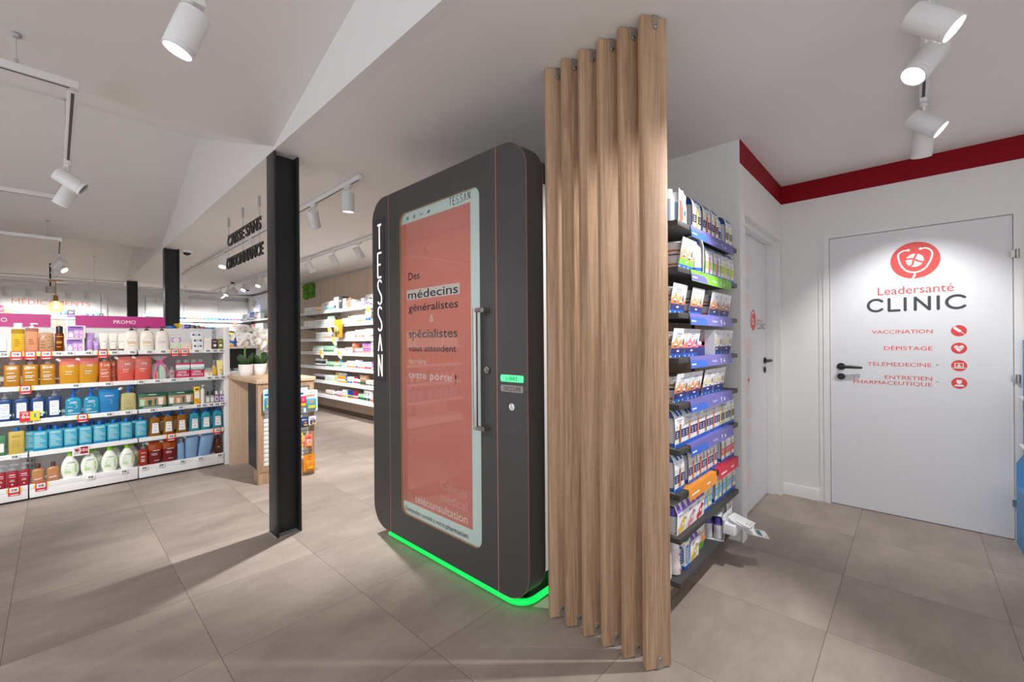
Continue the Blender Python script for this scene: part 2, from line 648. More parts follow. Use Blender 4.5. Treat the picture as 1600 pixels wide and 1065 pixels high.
mb = MB().box(1.3, -1.75, 0, 4.19, -1.65, CEILZ, WHITE)  # unseen wall added to cut the daylight reaching the clinic corner
struct(mb, 'wall_side', 'added unseen white wall that blocks daylight from the clinic passage', 'wall')

# clinic corner: wall with the narrow door, wall with the wide door
D1A, D1B, D1T = 3.10, 4.125, 2.115
mb = MB()
mb.box(3.0, 0.80, 0, D1A, 0.92, CEILZ, WHITE)
mb.box(D1A, 0.80, D1T, D1B, 0.92, CEILZ, WHITE)
mb.box(D1B, 0.80, 0, 4.19, 0.92, CEILZ, WHITE)
struct(mb, 'wall_left', 'white wall with the narrow clinic door', 'wall')
mb = MB()
mb.box(4.19, -3.2, 0, 4.32, -0.515, CEILZ, WHITE)
mb.box(4.19, -0.515, 2.13, 4.32, 0.515, CEILZ, WHITE)
mb.box(4.19, 0.515, 0, 4.32, 0.92, CEILZ, WHITE)
struct(mb, 'wall_clinic', 'white wall with the wide clinic door', 'wall')
mb = MB().box(3.0, 0.797, 2.43, 4.187, 0.80, CEILZ, RED)
struct(mb, 'trim_2', 'crimson band under the ceiling above the narrow door', 'trim')
mb = MB().box(4.187, -3.2, 2.43, 4.19, 0.797, CEILZ, RED)
struct(mb, 'trim_3', 'crimson band under the ceiling above the wide door', 'trim')
mb = MB()
mb.prism([(4.19, 0), (4.172, 0), (4.172, 0.082), (4.178, 0.092), (4.19, 0.092)], 'y', 0.545, 0.80, WHITE)
struct(mb, 'baseboard_clinic', 'white baseboard beside the wide clinic door', 'baseboard')
mb = MB()
mb.prism([(0.80, 0), (0.793, 0), (0.793, 0.075), (0.797, 0.082), (0.80, 0.082)], 'x', 2.993, D1A - .02, WHITE)
struct(mb, 'baseboard_left', 'white baseboard on the wall end beside the shelves', 'baseboard')

# narrow door, set back in its opening
d = MB()
d.box(D1A + 0.012, 0.90, 0.006, 4.10, 0.94, 2.085, DOORW)
f = Face(d, (0, 0.90, 0), (1, 0, 0), (0, 0, 1))
f.disc(3.70, 1.448, 0.078, CORAL, rb=0.082)
f.ribbon(arc(3.70, 1.462, 0.045, 0.9, PI + 0.4 * PI + 0.3, 14), 0.011, TXTW, 2)
f.ribbon(arc(3.70, 1.435, 0.02, -0.6 * PI, 0.9 * PI, 12), 0.011, TXTW, 2)
f.text('Leadersanté', 3.805, 3.99, 1.437, 0.03, CORAL)
f.text('CLINIC', 3.81, 4.07, 1.380, 0.05, INK)
for hx, hz, hr, mt in [(3.56, 1.86, .085, CORALPALE), (3.57, 1.72, .05, GREYPALE), (3.55, 1.25, .085, CORALPALE), (3.56, 1.08, .08, GREYPALE), (3.545, 0.93, .05, CORALPALE),
                       (3.575, 0.76, .085, CORALPALE), (3.56, 0.60, .08, CORALPALE), (3.55, 0.44, .085, GREYPALE), (3.565, 0.26, .085, CORALPALE), (3.56, 1.58, .07, CORALPALE)]:
    f.poly([(hx + hr * math.cos(PI / 6 + i * PI / 3), hz + hr * math.sin(PI / 6 + i * PI / 3)) for i in range(6)], mt)
    f.ribbon([(hx + hr * 0.86, hz - hr * .5), (hx + hr * 0.86 + .05, hz - hr * .5 - .03)], 0.005, mt)
    f.disc(hx + hr * 0.86 + .05, hz - hr * .5 - .03, .009, mt, 2)
f.rect(3.535, 0.985, 3.585, 1.0, CORAL, 2)
f.rect(3.5525, 0.9675, 3.5675, 1.0175, CORAL, 3)
door1 = struct(d, 'door_1', 'narrow white clinic door with pale hexagon decals', 'door')
fr = MB()
fr.box(4.104, 0.845, 0, D1B, 0.95, 2.115, WHITE)
fr.box(D1A + 0.001, 0.845, 2.09, 4.104, 0.95, D1T, WHITE)
fr.box(D1A - 0.02, 0.797, 2.115, D1B + 0.045, 0.80, 2.16, WHITE)
fr.box(D1B, 0.797, 0, D1B + 0.045, 0.80, 2.115, WHITE)
fr.box(D1A - .02, 0.797, .0, D1A, 0.80, 2.115, WHITE)
fr.build('frame', door1)

def lever(parent, o, out, along, name='handle'):
    """black lever handle with rose and key rose; out: away from the door, along: where the lever points"""
    o, out, along = Vector(o), Vector(out), Vector(along)
    h = MB()
    h.tube([o, o + out * 0.008], 0.027, BLK, 20)
    h.tube([o + out * 0.004, o + out * 0.05], 0.010, BLK, 12)
    p = [o + out * 0.042 - along * 0.008] + [o + out * (0.05 - 0.012 * (t / 6) ** 2) + along * (0.13 * t / 6) + Vector((0, 0, -0.004 * (t / 6) ** 2)) for t in range(7)]
    h.tube(p, [0.011] + [0.0115] * 5 + [0.010, 0.008], BLK, 12)
    h.build(name, parent)
    k = MB()
    q = o + Vector((0, 0, -0.078))
    k.tube([q, q + out * 0.008], 0.025, BLK, 20)
    k.tube([q + out * 0.008, q + out * 0.0105], 0.009, DGREY, 12)
    k.build('key_rose', parent)

lever(door1, (4.04, 0.90, 1.122), (0, -1, 0), (-1, 0, 0))

# wide door with the clinic lettering
d = MB()
DX = 4.19
d.box(DX, -0.472, 0.007, DX + 0.04, 0.472, 2.082, DOORW)
f = Face(d, (DX, 0, 0), (0, -1, 0), (0, 0, 1))
# f's own axis runs along -y
cx, cz = 0.017, 1.853
f.disc(cx, cz, 0.130, CORAL, seg=48)
st = [(-0.035, 0.075), (-0.06, 0.074), (-0.085, 0.055), (-0.086, 0.02), (-0.072, -0.03), (-0.045, -0.07), (0.0, -0.086), (0.045, -0.07), (0.072, -0.03), (0.088, 0.02), (0.085, 0.055), (0.06, 0.078), (0.032, 0.077)]
sm = []
for i in range(len(st) - 1):
    p0, p1, p2, p3 = st[max(i - 1, 0)], st[i], st[i + 1], st[min(i + 2, len(st) - 1)]
    for t in (0, .25, .5, .75):
        sm.append(tuple(.5 * (2 * p1[k] + (p2[k] - p0[k]) * t + (2 * p0[k] - 5 * p1[k] + 4 * p2[k] - p3[k]) * t * t + (3 * p1[k] - p0[k] - 3 * p2[k] + p3[k]) * t ** 3) for k in (0, 1)))
sm.append(st[-1])
f.ribbon([(cx + a, cz + b) for a, b in sm], 0.010, TXTW, 2)
f.disc(cx - 0.033, cz + 0.075, 0.009, TXTW, 3)
f.disc(cx + 0.030, cz + 0.077, 0.009, TXTW, 3)
f.ribbon([(cx, cz - 0.086), (cx, cz - 0.105), (cx - 0.012, cz - 0.129)], 0.011, TXTW, 4)
f.disc(cx, cz, 0.047, TXTW, 2)
for pts in ([(-.05, .012), (-.01, .012), (.02, -.01), (.05, -.02)], [(.012, .05), (-.004, .01), (-.012, -.03), (-.04, -.052)]):
    f.ribbon([(cx + a, cz + b) for a, b in pts], 0.012, CORAL, 3 + len(pts) % 2 + (pts[0][0] > 0))
f.text('Leadersanté', -0.185, 0.210, 1.618, 0.058, CORAL)
# broad round-cornered capitals
def letter(paths, a, w, b, h, t=0.017):
    for n, p in enumerate(paths):
        f.ribbon([(a + x * w, b + z * h) for x, z in p], t, INK, 1 + .4 * n)
        for x, z in (p[0], p[-1]):
            f.disc(a + x * w, b + z * h, t / 2, INK, 2 + .4 * n, seg=12)
Cc = [(.5 + .5 * math.cos(t), .5 + .5 * math.sin(t)) for t in [0.75 + (2 * PI - 1.5) * i / 20 for i in range(21)]]
letter([Cc], -0.240, 0.090, 1.500, 0.086)
letter([[(0, 1), (0, 0)], [(0, 0.0), (1, 0.0)]], -0.122, 0.055, 1.500, 0.086)
letter([[(0, 1), (0, 0)]], -0.035, 0.01, 1.500, 0.086)
letter([[(0, 0), (0, 1)], [(1, 0), (1, 1)]], 0.018, 0.072, 1.500, 0.086)
f.ribbon([(0.018, 1.586), (0.090, 1.500)], 0.016, INK, 3)
letter([[(0, 1), (0, 0)]], 0.134, 0.01, 1.500, 0.086)
letter([Cc], 0.175, 0.098, 1.500, 0.086)
for key, a0, a1, b in (('VACCINATION', -.220, .105, 1.332), ('DÉPISTAGE', -.152, .104, 1.212), ('TÉLÉMEDECINE', -.247, .098, 1.094), ('ENTRETIEN', -.149, .100, 0.999), ('PHARMACEUTIQUE', -.331, .100, 0.957)):
    f.text(key, a0, a1, b, 0.027, CORAL)
for b in (1.100, 0.982):
    f.text('>', .120, .134, b, 0.018, INK)
for b in (1.346, 1.227, 1.109, 0.990):
    f.disc(.232, b, 0.038, CORAL, 1)
x, b = .232, 1.346
f.ribbon([(x - .02, b + .02), (x + .008, b - .006)], .016, TXTW, 2)
f.ribbon([(x + .008, b - .006), (x + .026, b - .022)], .004, TXTW, 2)
f.ribbon([(x - .027, b + .018), (x - .015, b + .030)], .005, TXTW, 3)
b = 1.227
hp = [(0, -.024), (.024, .002), (.022, .016), (.011, .020), (0, .012), (-.011, .020), (-.022, .016), (-.024, .002)]
f.poly([(x + a, b + c) for a, c in hp[::-1]], TXTW, 2)
f.ribbon([(x - .024, b + .001), (x - .008, b + .001), (x - .002, b + .01), (x + .004, b - .010), (x + .008, b + .001), (x + .024, b + .001)], .003, CORAL, 3)
b = 1.109
f.rect(x - .022, b - .010, x + .022, b + .018, TXTW, 2)
f.rect(x - .030, b - .019, x + .030, b - .013, TXTW, 2)
f.rect(x - .017, b - .006, x + .017, b + .014, CORAL, 3)
f.disc(x, b + .006, .005, TXTW, 4)
f.rect(x - .008, b - .006, x + .008, b + .001, TXTW, 4)
b = 0.990
f.disc(x, b + .006, .012, TXTW, 2)
f.rect(x - .013, b + .010, x + .013, b + .022, TXTW, 3)
f.poly([(x - .025, b - .022), (x + .025, b - .022), (x + .018, b - .010), (x - .018, b - .010)], TXTW, 2)
door2 = struct(d, 'door_2', 'wide white clinic door with red and slate lettering', 'door')
fr = MB()
for y0, y1, z0, z1 in ((-0.5149, -0.476, 0, 2.0869), (0.476, 0.5149, 0, 2.0869), (-0.5149, 0.5149, 2.087, 2.1299)):
    fr.box(4.176, y0, z0, 4.30, y1, z1, WHITE)
fr.box(4.184, 0.515, 0, 4.1895, 0.545, 2.13, WHITE)
fr.box(4.184, -0.545, 0, 4.1895, -0.515, 2.13, WHITE)
fr.box(4.184, -0.545, 2.1301, 4.1895, 0.545, 2.16, WHITE)
fr.build('frame', door2)
for z in (1.83, 1.035, 0.24):
    h = MB()
    h.tube([(4.170, -0.490, z - .028), (4.170, -0.490, z + .028)], 0.010, STEEL, 12)
    h.box(4.168, -0.496, z - .022, 4.176, -0.462, z + .022, STEEL)
    h.build('hinge', door2)
lever(door2, (DX, 0.405, 1.082), (-1, 0, 0), (0, -1, 0))

# ------------------------------------------------------------------ steel columns carrying the ceiling edge
def h_column(y, label):
    c = MB()
    x0, x1, w = 1.0, 1.16, 0.15
    c.box(x0, y, 0, x0 + 0.014, y + w, CEILZ, BLACKSTEEL, 0.002)
    c.box(x1 - 0.014, y, 0, x1, y + w, CEILZ, BLACKSTEEL, 0.002)
    c.box(x0 + 0.012, y + w / 2 - 0.006, 0, x1 - 0.012, y + w / 2 + 0.006, CEILZ, BLACKSTEEL)
    o = c.build('steel_column')
    tag(o, label, 'column', 'black steel columns', 'structure')
    s = MB()
    s.box(x0 + .014, y - .0, 0.0, x1 - .014, y + w / 2 - .006, 0.004, LGREY)
    s.box(x0 - .004, y - .002, 0.0, x0, y + w, 0.005, LGREY)
    s.build('floor_sealant', o)
h_column(3.088, 'black steel column nearest the teleconsultation cabin')
h_column(7.25, 'black steel column with the dome camera beside its top')
h_column(11.55, 'thin black steel column furthest along, before the back wall')

# ------------------------------------------------------------------ teleconsultation cabin
BX = 1.5
booth = thing('teleconsultation_cabin', (BX, 2.0, 0), 'charcoal teleconsultation cabin with red glazed door and green floor glow', 'cabin')
def bp(mbuild, name, parent=booth):
    mbuild.move(Matrix.Translation((-BX, -2.0, 0)))
    return mbuild.build(name, parent)
Y0, Y1, Z0, Z1, RR = 1.305, 2.715, 0.055, 2.265, 0.15
DL, DR = 2.508, 1.508          # the door's two joints
out = rrect(Y0, Z0, Y1, Z1, RR, 12)
def clip(pts, lo, hi):
    """the part of an outline between two upright lines"""
    res = []
    n = len(pts)
    for lim, sgn in ((lo, 1), (hi, -1)):
        src = pts if not res else res
        o2 = []
        for i in range(len(src)):
            a, b = src[i], src[(i + 1) % len(src)]
            ia, ib = (a[0] - lim) * sgn >= 0, (b[0] - lim) * sgn >= 0
            if ia:
                o2.append(a)
            if ia != ib:
                t = (lim - a[0]) / (b[0] - a[0])
                o2.append((lim, a[1] + (b[1] - a[1]) * t))
        res = o2
    return res
WL, WR, WB, WT, WRAD = 2.375, 1.628, 0.218, 2.108, 0.055
def panel_with_hole(m, a0, a1, b0, b1, hole, x0, x1, mat, edge):
    """door slab with a rounded opening: front and back rings plus reveal"""
    n = len(hole)
    rect = []
    ca, cb = (a0 + a1) / 2, (b0 + b1) / 2
    for a, b in hole:
        da, db = a - (WL + WR) / 2, b - (WB + WT) / 2
        ta = ((a1 if da > 0 else a0) - ca) / da if abs(da) > 1e-9 else 1e9
        tb = ((b1 if db > 0 else b0) - cb) / db if abs(db) > 1e-9 else 1e9
        rect.append((a, b, da, db))
    ring = []
    for a, b, da, db in rect:
        # project outwards: corners go to corners, sides go straight out
        na = a1 if a > WL - WRAD + 1e-6 else a0 if a < WR + WRAD - 1e-6 else a
        nb = b1 if b > WT - WRAD + 1e-6 else b0 if b < WB + WRAD - 1e-6 else b
        ring.append((na, nb))
    vs = [(x0, a, b) for a, b in hole] + [(x0, a, b) for a, b in ring] + [(x1, a, b) for a, b in hole] + [(x1, a, b) for a, b in ring]
    fs = []
    for i in range(n):
        j = (i + 1) % n
        fs.append((i, n + i, n + j, j))
        fs.append((2 * n + i, 2 * n + j, 3 * n + j, 3 * n + i))
    m.raw(vs, fs, mat)
    m.raw(vs, [(i, (i + 1) % n, 2 * n + (i + 1) % n, 2 * n + i) for i in range(n)], edge)
    m.raw(vs, [(n + i, 3 * n + i, 3 * n + (i + 1) % n, n + (i + 1) % n) for i in range(n)], edge)
TH = 0.045
m = MB().prism(clip(out, DL + 0.0025, 9), 'x', BX, BX + 0.12, CHAR)
m.prism(clip(out, -9, DR - 0.0025), 'x', BX, BX + 0.12, CHAR)
m.box(BX + TH + .002, DR - .0025, Z1 - 0.03, BX + 0.12, DL + .0025, Z1, CHAR)
m.box(BX + TH + .002, DR - .0025, Z0, BX + 0.12, DL + .0025, Z0 + .03, CHAR)
front = bp(m, 'front_surround')
m = MB().box(BX + .0006, DR - .0024, Z0, BX + TH, DR + .0024, Z1, COPPER)
m.box(BX + .0006, DL - .0024, Z0, BX + TH, DL + .0024, Z1, COPPER)
bp(m, 'joint_strip')
for pts in (clip(out, DL + 0.002, 9), clip(out, -9, DR - 0.002)):
    n = len(pts)
    m = MB()
    for x in (BX + 0.0, BX + 0.12):
        for i in range(n):
            a, b = pts[i], pts[(i + 1) % n]
            if (abs(a[0] - DL) < .004 and abs(b[0] - DL) < .004) or (abs(a[0] - DR) < .004 and abs(b[0] - DR) < .004):
                continue
            m.tube([(x, a[0], a[1]), (x, b[0], b[1])], 0.0010, COPPER, 5, cap=False)
    bp(m, 'edge_line', booth)
m = MB()
inner = rrect(Y0 + 0.03, Z0 + 0.03, Y1 - 0.03, Z1 - 0.02, RR - 0.02, 10)
top = [(Y0 + .03, Z1 - .20)] + [p for p in inner if p[1] > Z1 - .19 and p[0] < 2][::-1][::-1]
m.prism(inner, 'x', BX + 0.12, 2.93, DARKEDGE)
bp(m, 'shell')
m = MB()
m.box(BX + 0.122, Y0 + 0.024, 0.16, 2.92, Y0 + 0.032, Z1 - 0.19, WMETAL)
bp(m, 'side_panel')
m = MB()
m.box(1.62, Y0 + 0.10, 0, 2.9, Y1 - 0.10, Z0 + .04, BLK)
bp(m, 'plinth')
LED = M('green_led', (0.0, 0.56, 0.07, 1), emit=1.15)
m = MB()
path = [(BX + .016, DL + .03, .034), (BX + .016, Y0 + .16, .034)] + [(BX + .106 - .09 * math.cos(t * PI / 12), Y0 + .145 - .09 * math.sin(t * PI / 12), .034) for t in range(1, 7)] + [(2.85, Y0 + .055, .034)]
m.tube(path, .015, LED, 10)
led = bp(m, 'light_strip')
led['label'] = 'glowing green light strip'
# the door
m = MB()
hole = rrect(WR, WB, WL, WT, WRAD, 8)
panel_with_hole(m, DR + .0025, DL - .0025, Z0, Z1, hole, BX, BX + TH, CHAR, COPPER)
bdoor = bp(m, 'door')
m = MB()
GLB = M('mint_glass_border', rgb(206, 219, 216), 0.3)
POSTER = M('poster_red', rgb(208, 118, 106), 0.5)
m.poly([(BX + .014, a, b) for a, b in hole][::-1], GLB)
f = Face(m, (BX + .014, 0, 0), (0, -1, 0), (0, 0, 1))
f.rect(-WL + .004, 0.295, -1.713, 2.042, POSTER, 1)
f.rect(-2.317, 1.560, -1.804, 1.622, M('poster_pale', rgb(205, 190, 186), .5), 2)
k = 3
f.text('Des', -2.301, -2.180, 1.684, .046, NAVYTXT, k)
f.text('médecins', -2.303, -1.818, 1.567, .050, NAVYTXT, k)
f.text('généralistes', -2.300, -1.819, 1.488, .046, NAVYTXT, k)
PTXT = M('poster_pale_text', rgb(226, 196, 190), .5)
PTXT2 = M('poster_rose_text', rgb(214, 152, 143), .5)
f.text('&', -2.081, -2.040, 1.416, .046, PTXT, k)
f.text('spécialistes', -2.303, -1.826, 1.325, .050, NAVYTXT, k)
f.text('vous attendent', -2.302, -1.838, 1.242, .040, NAVYTXT, k)
f.text('derrière', -2.304, -2.122, 1.164, .034, PTXT, k)
f.text('cette porte', -2.305, -1.877, 1.077, .044, PTXT, k)
f.text('!', -1.850, -1.838, 1.070, .046, NAVYTXT, k)
f.text('Cabinet', -1.985, -1.752, .455, .052, PTXT2, k)
f.text('médical', -1.990, -1.754, .383, .052, PTXT2, k)
f.text('de', -2.335, -2.268, .315, .048, PTXT2, k)
f.text('téléconsultation', -2.246, -1.753, .315, .048, PTXT, k)
f.text('Demandez conseil à votre', -2.350, -1.953, .238, .028, NAVYTXT, k)
f.text('pharmacien', -1.942, -1.751, .238, .028, NAVYTXT, k)
def tessan(f, a0, a1, b, h, mat, t, stack=None, k=2):
    """tall thin capitals, in a row or (stack: list of heights) one above the other"""
    SCURVE = [(.5 + .5 * math.cos(t), .86 + .14 * math.sin(t)) for t in [.25 + (PI - .25) * i / 8 for i in range(9)]] + [(.0, .76), (.08, .66), (.30, .57), (.70, .43), (.92, .34), (1.0, .24)] + [(.5 + .5 * math.cos(t), .14 + .14 * math.sin(t)) for t in [-(PI - .25) * i / 8 for i in range(9)]]
    glyph = [[[(0, 1), (1, 1)], [(.5, 1), (.5, 0)]], [[(1, 1), (0, 1)], [(0, 1), (0, 0)], [(0, 0), (1, 0)], [(0, .52), (.8, .52)]],
             [SCURVE],
             [SCURVE],
             [[(0, 0), (.5, 1)], [(.5, 1), (1, 0)]], [[(0, 0), (0, 1)], [(0, 1), (1, 0)], [(1, 0), (1, 1)]]]
    w = (a1 - a0)
    for i, g in enumerate(glyph):
        for n, p in enumerate(g):
            if stack:
                z1, z0 = stack[i]
                q = [(a0 + x * w, z0 + z * (z1 - z0)) for x, z in p]
            else:
                lw = w / 6
                q = [(a0 + i * lw + x * lw * .55, b + z * h) for x, z in p]
            f.ribbon(q, t, mat, k + .4 * n)
tessan(f, -1.888, -1.700, 2.058, .042, NAVYTXT, .0036)
for i, y in enumerate((-2.302, -2.232, -2.157, -2.083)):
    b = 2.063
    if i == 0:
        f.rrect(y - .010, b - .002, y + .010, b + .018, .004, NAVYTXT, 2)
        f.text('f', y - .002, y + .008, b, .014, GLB, 3)
    elif i == 1:
        f.rrect(y - .010, b - .002, y + .010, b + .018, .005, NAVYTXT, 2)
        f.disc(y, b + .008, .006, GLB, 3)
        f.disc(y, b + .008, .0035, NAVYTXT, 4)
    elif i == 2:
        f.text('in', y - .010, y + .010, b, .016, NAVYTXT, 2)
    else:
        f.poly([(y - .012, b + .014), (y - .002, b + .008), (y + .004, b + .016), (y + .013, b + .014), (y + .008, b + .002), (y - .002, b - .003), (y - .012, b)], NAVYTXT, 2)
po = bp(m, 'door_poster', bdoor)
po['label'] = 'red door poster with navy and pale lettering'
m = MB()
m.box(BX + .005, WR + .001, WB + .001, BX + .009, WL - .001, WT - .001, GLASS)
bp(m, 'glass_pane', bdoor)
m = MB()
hy = 1.618
m.tube([(BX - .045, hy, .850), (BX - .045, hy, 1.468)], .0125, STEEL, 16)
for z in (.862, 1.456):
    m.tube([(BX - .045, hy, z), (BX - .045, 1.566, z), (BX, 1.566, z)][:2], .0115, STEEL, 14)
    m.tube([(BX - .045, 1.566, z), (BX, 1.566, z)], .0115, STEEL, 14)
bp(m, 'pull_handle', bdoor)
m = MB()
m.tube([(BX, 1.570, 1.155), (BX - .012, 1.570, 1.155)], .017, STEEL, 20)
m.tube([(BX - .012, 1.570, 1.155), (BX - .022, 1.570, 1.155)], .009, STEEL, 14)
bp(m, 'lock', bdoor)
# sign on the narrow left cheek, lamps and pictogram on the right cheek
m = MB()
SGN = M('sign_backing', rgb(58, 56, 58), .4)
m.box(BX - .004, 2.556, 1.035, BX, 2.668, 2.135, SGN)
f = Face(m, (BX - .004, 0, 0), (0, -1, 0), (0, 0, 1))
LIT = M('backlit_letter', (1, .96, .88, 1), emit=1.1)
st = [(2.087, 1.925), (1.899, 1.735), (1.715, 1.556), (1.535, 1.378), (1.352, 1.240), (1.216, 1.070)]
tessan(f, -2.638, -2.592, 0, 0, LIT, .012, st)
sg = bp(m, 'vertical_sign')
sg['label'] = 'backlit vertical name sign'
GREENLIT = M('green_lit_plate', rgb(86, 236, 150), .4, emit=.75)
GREYPLATE = M('grey_plate', rgb(150, 140, 138), .4)
DKGREEN = M('green_print', rgb(0, 96, 56), .4)
for z0, key, mt, tm in ((1.103, 'LIBRE', GREENLIT, DKGREEN), (1.054, 'OCCUPE', GREYPLATE, NAVYTXT)):
    m = MB()
    m.prism(rrect(1.331, z0, 1.479, z0 + .033, .008, 5), 'x', BX - .004, BX, mt)
    f = Face(m, (BX - .004, 0, 0), (0, -1, 0), (0, 0, 1))
    f.text(key, -1.440 if key == 'LIBRE' else -1.455, -1.364 if key == 'LIBRE' else -1.346, z0 + .007, .019, tm)
    q = bp(m, 'status_plate')
    q['label'] = 'lit green status plate' if key == 'LIBRE' else 'unlit grey status plate'
m = MB()
m.tube([(BX, 1.407, .983), (BX - .003, 1.407, .983)], .017, TXTW, 24)
f = Face(m, (BX - .003, 0, 0), (0, -1, 0), (0, 0, 1))
f.disc(-1.409, .994, .003, NAVYTXT)
f.ribbon([(-1.409, .990), (-1.409, .982), (-1.403, .982), (-1.400, .975)], .0025, NAVYTXT)
f.ribbon(arc(-1.408, .978, .006, .5 * PI, 1.9 * PI, 12), .002, NAVYTXT)
bp(m, 'wheelchair_sticker')

# ------------------------------------------------------------------ six upright oak louvres
A = math.radians(-32.4)
def louvre():
    t = thing('oak_louvre', (0, 0, 0), '', 'slat', 'oak louvre screen', A)
    m = MB().box(0, 0, 0.004, .110, .030, CEILZ - .004, OAK, .0025)
    m.build('slat', t)
    for z, s in ((0, 1), (CEILZ, -1)):
        b = MB()
        x0, x1, y = .046, .072, -.0035
        zt = z + s * .042
        pts = [(x0, z), (x1, z)] + [((x0 + x1) / 2 + (x1 - x0) / 2 * math.cos(q * PI / 8), zt + s * (x1 - x0) / 2 * math.sin(q * PI / 8)) for q in range(9)]
        b.prism(pts if s > 0 else pts[::-1], 'y', y, 0, BRACKET)
        b.box(x0, -.0035, min(z, z + s * .003), x1, .03, max(z, z + s * .003), BRACKET)
        bo = b.build('bracket', t)
        sc = MB()
        c = Vector(((x0 + x1) / 2, y, zt))
        sc.tube([c, c + Vector((0, -.002, 0)), c + Vector((0, -.004, 0))], [.008, .0075, .004], STEEL, 14)
        sc.tube([c + Vector((0, -.0042, 0)), c + Vector((0, -.0046, 0))], .0022, DGREY, 6)
        sc.build('screw', bo)
    return t
lv = louvre()
LV = [(1.574, 1.240), (1.574, 1.145), (1.575, 1.052), (1.576, .957), (1.577, .860), (1.576, .766)]
LVL = ['upright oak louvre standing closest to the charcoal cabin', 'second upright oak louvre counted from the charcoal cabin', 'third upright oak louvre counted from the charcoal cabin',
       'fourth upright oak louvre counted from the charcoal cabin', 'fifth upright oak louvre, next but one to the nutrition shelves', 'upright oak louvre at the open end, widest in view, beside the nutrition shelves']
for i, (x, y) in enumerate(LV):
    if i == 0:
        lv.location = (x, y, 0)
        lv['label'] = LVL[0]
    else:
        dup(lv, (x, y, 0), LVL[i])
# ------------------------------------------------------------------ track lights
def track(p, q, label, group=None, end=True, wires=()):
    """white lighting track between two points (square profile with a dark slot below)"""
    p, q = Vector(p), Vector(q)
    m = MB()
    d = (q - p)
    n = d.length
    m.box(0, -.0175, 0, n, .0175, .034, WMETAL, .002)
    m.box(.03, -.006, -.0006, n - .03, .006, 0, DGREY)
    o = m.build('lighting_track', None, p, math.atan2(d.y, d.x))
    tag(o, label, 'lighting track', group)
    for t, zc in wires:
        w = MB()
        w.tube([(t, 0, .034), (t, 0, zc - p.z)], .0016, LGREY, 5)
        w.tube([(t, 0, .034), (t, 0, .06)], .006, LGREY, 8)
        w.tube([(t, 0, zc - p.z - .012), (t, 0, zc - p.z)], [.012, .018], LGREY, 10)
        w.build('suspension_wire', o)
    return o

def ceil_at(y):
    for (a, za), (b, zb) in zip(prof, prof[1:]):
        if a <= y <= b:
            return za + (zb - za) * (y - a) / (b - a)
    return CEILZ

ADP = MB().box(-.05, -.015, -.022, .05, .015, 0, WMETAL, .003)
ADP.tube([(0, 0, -.022), (0, 0, -.032)], .017, WMETAL, 14)

def lamp(loc, direction, lit, label, group, along=0.0, power=1.0, cone=62, blend=.35, size=1.0):
    """track spot: adapter, stem, cylinder head with front ring and lens; a lit one carries its own light"""
    t = thing('track_spotlight', loc, label, 'spotlight', group)
    a = MB()
    a.raw(ADP.v, ADP.f, WMETAL)
    a.move(Matrix.Rotation(along, 4, 'Z'))
    a.build('track_adapter', t)
    dv = Vector(direction).normalized()
    side = dv.cross(Vector((0, 0, 1)))
    side = side.normalized() if side.length > .05 else Vector((1, 0, 0))
    pivot = Vector((0, 0, -.088))
    s = MB()
    s.tube([(0, 0, -.03), (0, 0, -.055), tuple(pivot - dv * .035)], .008, WMETAL, 10)
    s.build('stem', t)
    R, Ln = .046 * size, .150 * size
    back = pivot - dv * Ln * .42 + Vector((0, 0, -.030))
    tip = back + dv * Ln
    h = MB()
    h.tube([back + dv * .004 - dv * .004, back, back + dv * .004, tip - dv * .018, tip - dv * .017, tip - dv * .014, tip - dv * .013, tip],
           [R * .5, R * .95, R, R, R * .96, R * .96, R, R], WMETAL, 28, cap=False)
    h.tube([tip, tip, tip - dv * .010], [R, R * .88, R * .86], WMETAL, 28, cap=False)
    h.tube([back, back + dv * .0004], R * .6, WMETAL, 20)
    h.build('lamp_head', t)
    l = MB()
    l.tube([tip - dv * .009, tip - dv * .0085], R * .88, LENS if lit else LENSOFF, 28)
    lo = l.build('lens', t)
    if lit:
        lo['label'] = 'glowing lamp lens'
        ld = bpy.data.lights.new('spot_beam', 'SPOT')
        ld.energy = SPOT_W * power
        ld.spot_size = math.radians(cone)
        ld.spot_blend = blend
        ld.shadow_soft_size = .02
        ld.color = (1.0, .992, .978)
        b = bpy.data.objects.new('spot_beam', ld)
        COL.objects.link(b)
        b.parent = t
        b.location = tip + dv * .012
        b.rotation_euler = dv.to_track_quat('-Z', 'Y').to_euler()
    return t

# clinic corner: one track along x over the passage
TZ = CEILZ - .036
track((1.6, -.05, TZ), (4.0, -.05, TZ), 'white ceiling track over the passage to the clinic doors')
G = 'spotlights on the clinic track'
lamp((2.13, -.05, TZ), (.0, -.72, -.69), True, 'large lit white spotlight at the upper edge, first on the clinic track', G, 0, 2.0, 76, .5)
lamp((2.42, -.05, TZ), (-.45, .50, -.80), True, 'lit white spotlight pointing down, second on the clinic track', G, 0, 4.0, 84, .5)
lamp((3.12, -.05, TZ), (.0, -.75, -.66), True, 'lit white spotlight just before the crimson band, tilted towards the door', G, 0, 1.5, 76, .5)
lamp((3.40, -.05, TZ), (.46, .05, -.89), True, 'white spotlight with hidden lens in front of the crimson band, facing the wide door', G, 0, 1.7, 80, .75)

